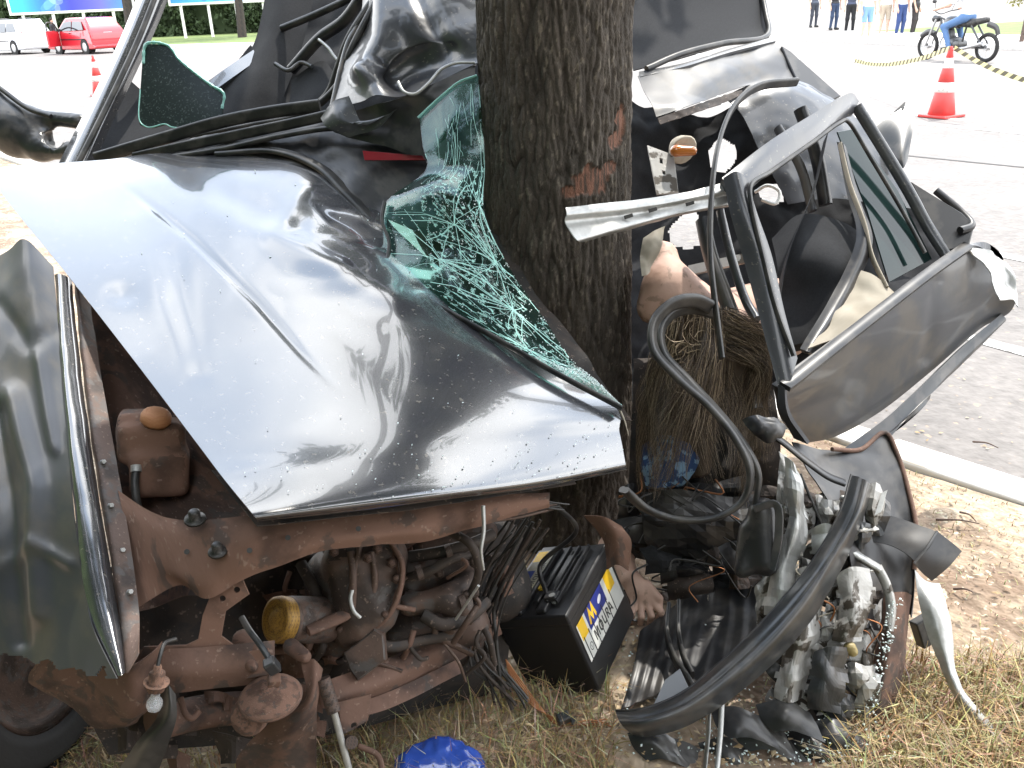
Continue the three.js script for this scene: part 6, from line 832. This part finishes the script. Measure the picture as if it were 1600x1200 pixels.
  const ride = { hipL: V(.1, .90, -.2), hipR: V(-.1, .90, -.2), kneeL: V(.22, .72, .22), kneeR: V(-.22, .72, .22), ankL: V(.2, .30, .02), ankR: V(-.2, .30, .02), toeL: V(.21, .25, .19), toeR: V(-.21, .25, .19), sp: V(0, 1.16, -.17), ch: V(0, 1.34, -.12), nk: V(0, 1.48, -.08), hd: V(0, 1.60, -.03), shL: V(.18, 1.39, -.1), shR: V(-.18, 1.39, -.1), elL: V(.32, 1.16, .06), elR: V(-.32, 1.16, .06), wrL: V(.34, 1.10, wb / 2 - .52), wrR: V(-.34, 1.10, wb / 2 - .52) };
  figure('rider in white shirt and blue jeans sitting on the motorcycle', pos, turn, { pose: ride, top: C(.72, .72, .72), bottom: C(.09, .17, .33), helmet: std({ c: [.03, .03, .035], roughness: .2, clearcoat: 1 }) }); }

// ---------------------------------------------------------------- cones and barrier tape
M.coneRed = std({ map: tex(256, (u, v) => mix([.62, .055, .05], [.5, .05, .045], rA(u, v)), 3), roughness: .5 }); M.coneWhite = std({ map: tex(256, (u, v) => mix([.74, .73, .7], [.45, .42, .38], ss(rC(u, v), .55, .7)), 3), roughness: .5 });
function cone(p, H, label, tilt = 0) { const t = thingL('traffic_cone', label, 'traffic cone', p, .5, 'traffic cones on the road'); t.rotation.z = tilt; const r = y => .165 * (1 - y / H) * .93 + .022; const seg = (a, b) => { const pr = [[0, a], [r(a), a], [r(b), b], [0, b]]; return latheB(V(0, 0, 0), V(0, 1, 0), pr, 32); };
  part(t, 'base', rbox(.42, .035, .42, .012, new THREE.Matrix4().setPosition(0, .018, 0)), M.coneRed); const ys = [.035, .36, .50, .70, .84, .97].map((f, i) => i ? f * H : f); for (let i = 0; i < 5; i++) part(t, i % 2 ? 'reflective_band' : 'cone_body', seg(ys[i] + .0005, ys[i + 1]), i % 2 ? M.coneWhite : M.coneRed); part(t, 'tip', latheB(V(0, 0, 0), V(0, 1, 0), [[r(.97 * H), .97 * H], [.02, H], [0, H]], 20), M.coneRed); return t; }
const cA = GR(1470, 183); cone(cA.clone().setY(RD + .002), .88, 'red and white traffic cone holding up the striped tape', 0);
cone(GR(158, 150).setY(RD + .002), .88, 'red and white traffic cone seen past the roof pillar', 0);
{ const t = document.createElement('canvas'); t.width = 256; t.height = 64; const c = t.getContext('2d'); c.fillStyle = '#e8dc9a'; c.fillRect(0, 0, 256, 64); c.fillStyle = '#57523f'; for (let i = -1; i < 4; i++) { c.beginPath(); c.moveTo(i * 64, 64); c.lineTo(i * 64 + 32, 64); c.lineTo(i * 64 + 64, 0); c.lineTo(i * 64 + 32, 0); c.fill(); } const tx = new THREE.CanvasTexture(t); tx.wrapS = tx.wrapT = THREE.RepeatWrapping; tx.colorSpace = THREE.SRGBColorSpace; tx.repeat.set(1.6, 13);
  const top = cA.clone().setY(RD + .86), L = P(1335, 95, 15.5), Rr = P(1690, 140, 9.6); const crv = (a, b, sag) => [0, .25, .5, .75, 1].map(s => a.clone().lerp(b, s).add(V(0, -sag * 4 * s * (1 - s), 0)));
  const g = [sweep(crv(L, top.clone().add(V(-.03, 0, .03)), .12), strip(.0012, .06), { up: V(0, 1, 0), seg: 50 }), sweep(crv(top.clone().add(V(.03, 0, .03)), Rr, .1), strip(.0012, .06), { up: V(0, 1, 0), seg: 50 })]; solo('barrier_tape', g, std({ map: tx, roughness: .4 }), 'yellow and black striped barrier tape strung from the traffic cone', 'barrier tape'); }

// ---------------------------------------------------------------- cars parked by the lawn
function parkedCar(name, label, pos, turn, col, wagon, open) {
  const t = thingL(name, label, 'car', pos, turn, 'cars parked by the lawn'); const L = wagon ? 4.3 : 3.8, W = 1.62; const paint = std({ c: col, roughness: .3, clearcoat: 1, clearcoatRoughness: .05 }); // nose at +x
  const h = L / 2; const pr = wagon ? [[-h, .35], [-h - .02, .62], [-h + .03, .92], [-h + .34, 1.40], [-h + .6, 1.45], [.1, 1.46], [.45, 1.40], [1.05, .97], [h - .25, .84], [h, .68], [h + .03, .38], [h - .1, .24], [-h + .1, .24]] : [[-h, .35], [-h - .03, .62], [-h + .04, .90], [-h + .42, 1.34], [-h + .7, 1.41], [0, 1.42], [.38, 1.36], [.95, .95], [h - .25, .82], [h, .66], [h + .03, .38], [h - .1, .24], [-h + .1, .24]];
  const sh = new THREE.Shape(new THREE.SplineCurve([...pr, pr[0]].map(p => new THREE.Vector2(...p))).getPoints(110)); for (const x of [h - .75, -h + .68]) { const hp = new THREE.Path(); hp.absarc(x, .29, .33, 0, 6.283); }
  const g = new THREE.ExtrudeGeometry(sh, { depth: W - .16, bevelEnabled: true, bevelSize: .05, bevelThickness: .08, bevelSegments: 4, steps: 6, curveSegments: 8 }); g.translate(0, 0, -(W - .16) / 2); const taper = y => 1 - .17 * ss(y, .85, 1.45); { const p = g.attributes.position; for (let i = 0; i < p.count; i++) { p.setZ(i, p.getZ(i) * taper(p.getY(i))); } g.computeVertexNormals(); } const body = part(t, 'body', norm(g), paint);
  const gl = std({ c: [.02, .022, .025], roughness: .04, clearcoat: 1 }); const zz = (y, s, o = .006) => s * (W / 2 * taper(y) + o);
  const side = wagon ? [[[.95, .98], [.42, 1.33], [-.22, 1.36], [-.22, .98]], [[-.3, .98], [-.3, 1.36], [-1.0, 1.36], [-1.0, .98]], [[-1.08, .98], [-1.08, 1.36], [-h + .45, 1.34], [-h + .2, .98]]] : [[[.85, .95], [.36, 1.30], [-.3, 1.33], [-.3, .95]], [[-.38, .95], [-.38, 1.33], [-1.15, 1.30], [-1.35, .98]]];
  for (const s of [1, -1]) for (const w of side) part(t, 'side_window', plate(w.map(([x, y]) => V(x, y, zz(y, s))), { th: .01, bevel: .002 }), gl);
  const rw = wagon ? [[-h + .10, .98], [-h + .34, 1.36]] : [[-h + .12, .96], [-h + .42, 1.30]]; const rz = .62; part(t, 'rear_window', sheet([[V(rw[0][0] - .03, rw[0][1], -rz), V(rw[0][0] - .045, rw[0][1], 0), V(rw[0][0] - .03, rw[0][1], rz)], [V(rw[1][0] - .05, rw[1][1], -rz * .88), V(rw[1][0] - .06, rw[1][1], 0), V(rw[1][0] - .05, rw[1][1], rz * .88)]], { nu: 10, nv: 6, th: .012 }), gl);
  part(t, 'windscreen', sheet([[V(1.02, .98, -.64), V(1.05, .98, 0), V(1.02, .98, .64)], [V(.46, 1.36, -.55), V(.5, 1.37, 0), V(.46, 1.36, .55)]], { nu: 10, nv: 6, th: .012 }), gl);
  for (const s of [1, -1]) { part(t, 'tail_lamp', rbox(.06, wagon ? .34 : .2, .16, .02, new THREE.Matrix4().setPosition(-h + .0, wagon ? .80 : .76, s * .68)), std({ c: [.45, .02, .02], roughness: .15, clearcoat: 1 })); part(t, 'headlamp', rbox(.08, .15, .34, .03, new THREE.Matrix4().setPosition(h - .06, .66, s * .52)), std({ c: [.7, .7, .7], roughness: .1, clearcoat: 1 })); part(t, 'door_mirror', rbox(.1, .12, .16, .03, new THREE.Matrix4().setPosition(.78, 1.0, s * (W / 2 + .05))), wagon ? paint : M.plastic); part(t, 'side_rubbing_strip', rbox(2.0, .05, .012, .004, new THREE.Matrix4().setPosition(-.1, .6, s * (W / 2 + .004))), M.plastic); part(t, 'door_handle', rbox(.14, .03, .02, .006, new THREE.Matrix4().setPosition(-.12, .86, s * (W / 2 + .006))), M.plastic); }
  part(t, 'rear_bumper', rbox(.16, .22, W - .02, .05, new THREE.Matrix4().setPosition(-h - .0, .45, 0)), wagon ? paint : paint); part(t, 'front_bumper', rbox(.16, .22, W - .02, .05, new THREE.Matrix4().setPosition(h, .45, 0)), paint); part(t, 'number_plate', rbox(.02, .12, .40, .004, new THREE.Matrix4().setPosition(-h - .035, wagon ? .84 : .80, 0)), C(.55, .55, .56));
  for (const x of [h - .75, -h + .68]) for (const s of [1, -1]) { const c = V(x, .29, s * (W / 2 - .09)); part(t, 'wheel_arch', latheB(c.clone().add(V(0, 0, s * .088)), c.clone().add(V(0, 0, s)), [[0, 0], [.345, 0], [.345, .006], [0, .006]], 32), C(.008, .008, .008)); const w = part(t, 'wheel', latheB(c, c.clone().add(V(0, 0, s)), [[.16, -.08], [.27, -.08], [.29, -.05], [.29, .085], [.27, .105], [.19, .112], [.18, .1]], 32), M.tyre); part(w, 'hub_cap', latheB(c, c.clone().add(V(0, 0, s)), [[0, .115], [.08, .118], [.18, .108], [.185, .09], [0, .09]], 24), std({ c: [.5, .5, .5], roughness: .35, metalness: .5 })); }
  if (wagon) for (const s of [1, -1]) part(t, 'roof_rail', tube([V(.2, 1.46, s * .56), V(.1, 1.52, s * .56), V(-1.2, 1.52, s * .56), V(-1.3, 1.46, s * .56)], .018), M.plastic);
  if (open) { part(t, 'open_door', plate([V(.80, .35, -W / 2 - .02), V(.80, .92, -W / 2 - .02), V(.62, .97, -W / 2 - .3), V(.35, .96, -W / 2 - .78), V(.35, .34, -W / 2 - .78)], { th: .06, bevel: .01 }), paint); part(t, 'door_frame', tube([V(.78, .95, -W / 2 - .02), V(.58, 1.28, -W / 2 - .3), V(.38, 1.28, -W / 2 - .72), V(.36, .96, -W / 2 - .76)], .03), M.plastic); part(t, 'seat', nets(unionD([capD(V(.1, .65, -.4), V(-.1, 1.1, -.4), .14, .12)], .05), V(-.4, .4, -.7), V(.4, 1.4, -.1), .04), M.fabric); }
  t.scale.set(1.12, 1.16, 1.12); return t;
}
{ const p1 = GR(140, 83).setY(RD), p2 = GR(20, 84).setY(RD); const th = 2.47; // noses point away to the left
  parkedCar('parked_hatchback', 'red hatchback with its front door open, parked beside the silver estate car', p1, th, [.48, .018, .03], false, true);
  parkedCar('parked_estate_car', 'silver estate car parked in front of the red hatchback', p2.clone().add(V(.3, 0, .2)), th + .05, [.52, .53, .55], true, false);
  figure('person in black clothes standing at the open door of the red car', GR(92, 84).setY(RD), 2.4, { top: C(.015, .015, .018), bottom: C(.015, .015, .02), sleeves: 1 }); }
// ---------------------------------------------------------------- billboards, hedge and a small tree
function hoarding(px0, px1, yb, d, label, cols, nposts) { const a = P(px0, yb[0], d), b = P(px1, yb[1], d); const y0 = (a.y + b.y) / 2; const dirB = b.clone().sub(a).setY(0), Wd = dirB.length(); dirB.normalize(); const c = a.clone().add(b).multiplyScalar(.5).setY(0); const t = thingL('billboard', label, 'billboard', c, Math.atan2(-dirB.z, dirB.x), 'billboards behind the lawn');
  part(t, 'frame', [rbox(Wd + .3, .16, .2, .02, new THREE.Matrix4().setPosition(0, y0 + .02, 0)), rbox(Wd + .3, .16, .2, .02, new THREE.Matrix4().setPosition(0, y0 + 3.12, 0)), rbox(.16, 3.0, .2, .02, new THREE.Matrix4().setPosition(-Wd / 2 - .07, y0 + 1.57, 0)), rbox(.16, 3.0, .2, .02, new THREE.Matrix4().setPosition(Wd / 2 + .07, y0 + 1.57, 0))], M.white);
  const cv = document.createElement('canvas'); cv.width = 512; cv.height = 192; const k = cv.getContext('2d'); const gr = k.createLinearGradient(0, 0, 512, 0); cols.forEach((q, i) => gr.addColorStop(i / (cols.length - 1), q)); k.fillStyle = gr; k.fillRect(0, 0, 512, 192); for (let i = 0; i < 26; i++) { k.globalAlpha = .25; k.fillStyle = ['#ffffff', '#9fe6ff', '#6a4fd0', '#123a9c'][i % 4]; k.beginPath(); k.ellipse(R(0, 512), R(20, 192), R(10, 50), R(6, 24), R(-1, 1), 0, 7); k.fill(); } const tx = new THREE.CanvasTexture(cv); tx.colorSpace = THREE.SRGBColorSpace;
  const pg = new THREE.PlaneGeometry(Wd, 3.0); pg.translate(0, y0 + 1.57, .06); part(t, 'poster', norm(pg), std({ map: tx, roughness: .5 })); part(t, 'backing', rbox(Wd, 3.0, .06, .01, new THREE.Matrix4().setPosition(0, y0 + 1.57, 0)), M.white);
  for (let i = 0; i < nposts; i++) part(t, 'post', rbox(.16, y0 + .3, .16, .02, new THREE.Matrix4().setPosition(-Wd / 2 + Wd * (i + .3) / nposts, (y0 + .3) / 2 - .12, -.14)), M.white); }
hoarding(20, 208, [24, 14], 60, 'wide billboard with teal, blue and violet print behind the parked cars', ['#38c8d0', '#2f7ad8', '#3a3fb0', '#6a6ad0', '#4aa0e0'], 4);
hoarding(268, 440, [9, 0], 60, 'billboard with blue print above the open lawn', ['#3a90e0', '#4fb0f0', '#8fc0f0', '#b0a0e0'], 4);
{ const a = P(-150, 60, 68), b = P(640, 20, 68); a.y = b.y = 0; const h = thing('far_hedge', 'dark dense hedge and undergrowth behind the billboards', 'hedge', a.clone().lerp(b, .5)); const cl = []; for (let k = 0; k < 300; k++) { const q = a.clone().lerp(b, rnd()); cl.push([q.add(V(R(-1, 1), R(.2, 4.6), R(-1.5, .6))), R(.7, 1.3)]); } part(h, 'foliage', leafCloud(cl, 90, .45), M.hedgeLeaf); const d = b.clone().sub(a); part(h, 'hedge_core', rbox(d.length(), 5, 1.2, .3, new THREE.Matrix4().makeRotationY(Math.atan2(-d.z, d.x)).setPosition(a.clone().lerp(b, .5).add(V(0, 2.4, -1.6)))), M.hedgeLeaf); }
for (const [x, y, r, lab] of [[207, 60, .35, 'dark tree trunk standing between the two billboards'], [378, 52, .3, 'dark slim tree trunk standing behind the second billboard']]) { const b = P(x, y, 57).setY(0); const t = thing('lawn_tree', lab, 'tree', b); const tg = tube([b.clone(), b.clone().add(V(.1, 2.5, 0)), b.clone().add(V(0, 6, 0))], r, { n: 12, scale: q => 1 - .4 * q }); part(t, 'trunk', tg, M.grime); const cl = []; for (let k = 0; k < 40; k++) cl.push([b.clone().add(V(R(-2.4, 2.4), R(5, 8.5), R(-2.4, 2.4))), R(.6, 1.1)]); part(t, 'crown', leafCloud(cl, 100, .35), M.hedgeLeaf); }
{ const b = GR(1594, 72).setY(RD + .05); const t = thing('young_street_tree', 'small young tree with yellowish leaves on the far pavement', 'tree', b); part(t, 'trunk', tube([b.clone(), b.clone().add(V(.03, .6, 0)), b.clone().add(V(0, 1.4, 0))], .06), M.cast); const cl = []; for (let k = 0; k < 14; k++) cl.push([b.clone().add(V(R(-.45, .45), R(1.0, 2.0), R(-.45, .45))), R(.18, .32)]); part(t, 'crown', leafCloud(cl, 120, .1), std({ c: [.20, .19, .04], roughness: .8, transmission: .3, thickness: 0 })); }

// ---------------------------------------------------------------- person in the wreck: head turned away under long hair, one arm resting on the ground (no injuries shown)
{ const A = (x, y, d) => P(x, y, d); const hd = A(1095, 548, 2.36);
  const t = thing('person', 'person with long brown hair and blue top lying in the wreck beside the trunk', 'person', A(1080, 850, 2.5).setY(0)); 
  const S1 = A(1045, 452, 2.50), S2 = A(1085, 690, 2.62), N0 = A(1090, 500, 2.46), CH = A(1120, 520, 2.62), PL = A(1210, 500, 2.8), EL = A(962, 858, 2.50), WR = A(985, 905, 2.40);
  const f = unionD([capD(S1, A(1088, 462, 2.48), .052, .04), capD(A(1022, 480, 2.5), S1, .05, .055), capD(A(1035, 400, 2.56), S1, .045, .052), capD(N0, hd, .052, .05), capD(CH, PL, .12, .13), capD(N0, CH, .07, .11), capD(CH, S1, .09, .06), capD(CH, S2, .09, .055), capD(S2, EL, .05, .042), capD(EL, WR, .04, .028), ellD(hd, V(.085, .10, .09)), capD(PL, A(1330, 480, 2.9), .1, .06)], .045);
  const c = A(1120, 640, 2.5); const lo = c.clone().add(V(-.42, -.52, -.55)), hi = c.clone().add(V(.5, .52, .4)); const g1 = nets(f, lo, hi, .014);
  const hw = A(1003, 935, 2.385), fing = []; const dirs = [[-9, 36], [2, 40], [13, 38], [23, 30]]; dirs.forEach(([dx, dy], i) => { const a = A(992 + i * 9, 938 + (3 - i), 2.372), b = A(992 + dx * .6 + i * 9, 938 + dy * .62, 2.355), e = A(990 + dx * .5 + i * 9, 938 + dy * .95, 2.385); fing.push(capD(a, b, .0105, .0095), capD(b, e, .0095, .008)); }); fing.push(capD(A(1012, 915, 2.38), A(1030, 935, 2.365), .012, .0105), capD(A(1030, 935, 2.365), A(1030, 955, 2.37), .0105, .009));
  const hf = unionD([capD(WR, A(1000, 922, 2.395), .028, .034), capD(A(996, 925, 2.385), A(1014, 932, 2.385), .026, .024), unionD(fing, .003)], .012); const g2 = nets(hf, hw.clone().addScalar(-.1), hw.clone().addScalar(.1), .0035);
  const body = part(t, 'body', [g1, g2], std({ map: tex(256, (u, v) => mix(mix([0.46, 0.29, 0.22], [0.56, 0.37, 0.29], rA(u, v)), [0.20, 0.14, 0.10], .6 * ss(rC(u, v), .58, .72)), 5), bumpMap: rustBump, bumpScale: .0006, roughness: .6 }));
  const blue = std({ map: tex(256, (u, v) => mix([.03, .07, .18], [.20, .34, .50], ss(rC(u, v), .5, .62)), 7), roughness: .9 });
  part(body, 'blue_top', sheet([[[1002, 695, 2.36], [1040, 680, 2.33], [1095, 700, 2.34]], [[1000, 730, 2.36], [1045, 722, 2.31], [1085, 735, 2.33]], [[1010, 765, 2.38], [1035, 760, 2.34], [1060, 765, 2.36]]], { nu: 24, nv: 24, th: .003, amp: .014, freq: 12 }), blue);
  part(body, 'dark_sleeve', sheet([[[1035, 770, 2.46], [1085, 755, 2.36], [1130, 765, 2.38]], [[1030, 820, 2.4], [1085, 810, 2.35], [1140, 820, 2.38]], [[1035, 880, 2.48], [1090, 885, 2.46], [1140, 880, 2.46]]], { nu: 24, nv: 24, th: .004, amp: .02, freq: 9 }), M.fabric);
  // hair: several hundred locks falling from the crown of the head
  const geos = []; const tones = [[.055, .038, .025], [.085, .058, .037], [.13, .09, .056], [.22, .16, .10], [.34, .26, .17]];
  const lock = (pts, r, cc) => { const g = tube(pts, r, { n: 3, seg: 16, scale: t => 1 - .8 * t }); const ca = new Float32Array(g.attributes.position.count * 3); for (let i = 0; i < ca.length; i += 3) ca.set(cc, i); g.setAttribute('color', new THREE.BufferAttribute(ca, 3)); geos.push(g); };
  for (let k = 0; k < 1800; k++) { const a = R(-1.7, 1.7), x0 = 1098 + 66 * Math.sin(a), y0 = 508 + 60 * (1 - Math.cos(a)) * .5 - 34 * rnd(), ln = R(120, 270), ph = Math.floor(a * 2.2) * 1.7 + R(-.5, .5), am = R(8, 20), drift = (x0 - 1098) * .3 - 10; const d0 = 2.355 - .115 * Math.cos(a) * R(.86, 1.08); const pts = []; for (let q = 0; q <= 6; q++) { const t = q / 6; pts.push([x0 + drift * t + am * t * Math.sin(t * 7 + ph), y0 + ln * t, d0 + .02 * (1 - t) + .012 * Math.cos(t * 7 + ph) + R(-.004, .004)]); } lock(pts, R(.0004, .0013), tones[Math.floor(Math.pow(rnd(), 1.7) * 5)]); }
  for (let k = 0; k < 700; k++) { const y0 = R(492, 560), x0 = R(1110, 1140), x2 = R(1180, 1206), dd = R(2.255, 2.32); lock([[x0, y0 - 12, dd + .02], [x0 + 26, y0 + R(-6, 8), dd - .015], [x2, y0 + R(14, 40), dd - .01], [x2 - R(4, 22), y0 + R(60, 100), dd + .01], [x2 - R(-10, 34), y0 + R(110, 190), dd + .03]], R(.0004, .0012), tones[Math.floor(Math.pow(rnd(), 1.3) * 5)]); }
  for (let k = 0; k < 40; k++) { const cx = R(1055, 1110), cy = R(510, 600), r0 = R(10, 26), a0 = R(0, 6.28); lock([0, 1, 2, 3, 4, 5].map(q => [cx + r0 * (1 + q * .15) * Math.cos(a0 + q * .9), cy + r0 * (1 + q * .15) * Math.sin(a0 + q * .9), 2.245 + .004 * q]), R(.0008, .0016), tones[3 + (k % 2)]); }
  const hm = unionD([ellD(A(1095, 540, 2.37), V(.108, .105, .105)), capD(A(1060, 540, 2.34), A(1045, 690, 2.38), .045, .03), capD(A(1100, 560, 2.30), A(1095, 730, 2.36), .05, .028), capD(A(1150, 540, 2.32), A(1165, 690, 2.36), .05, .03)], .05); const hq = A(1100, 610, 2.35);
  const mass = nets((x, y, z) => hm(x, y, z) + .007 * n3(x * 55, y * 14, z * 55), hq.clone().addScalar(-.28), hq.clone().addScalar(.28), .008); const mc = new Float32Array(mass.attributes.position.count * 3); for (let i = 0; i < mc.length; i += 3) mc.set([.058, .039, .025], i); mass.setAttribute('color', new THREE.BufferAttribute(mc, 3)); geos.push(mass);
  part(body, 'hair', mergeGeometries(geos), std({ vertexColors: true, roughness: .5 }));
}

renderer.render(scene, camera);
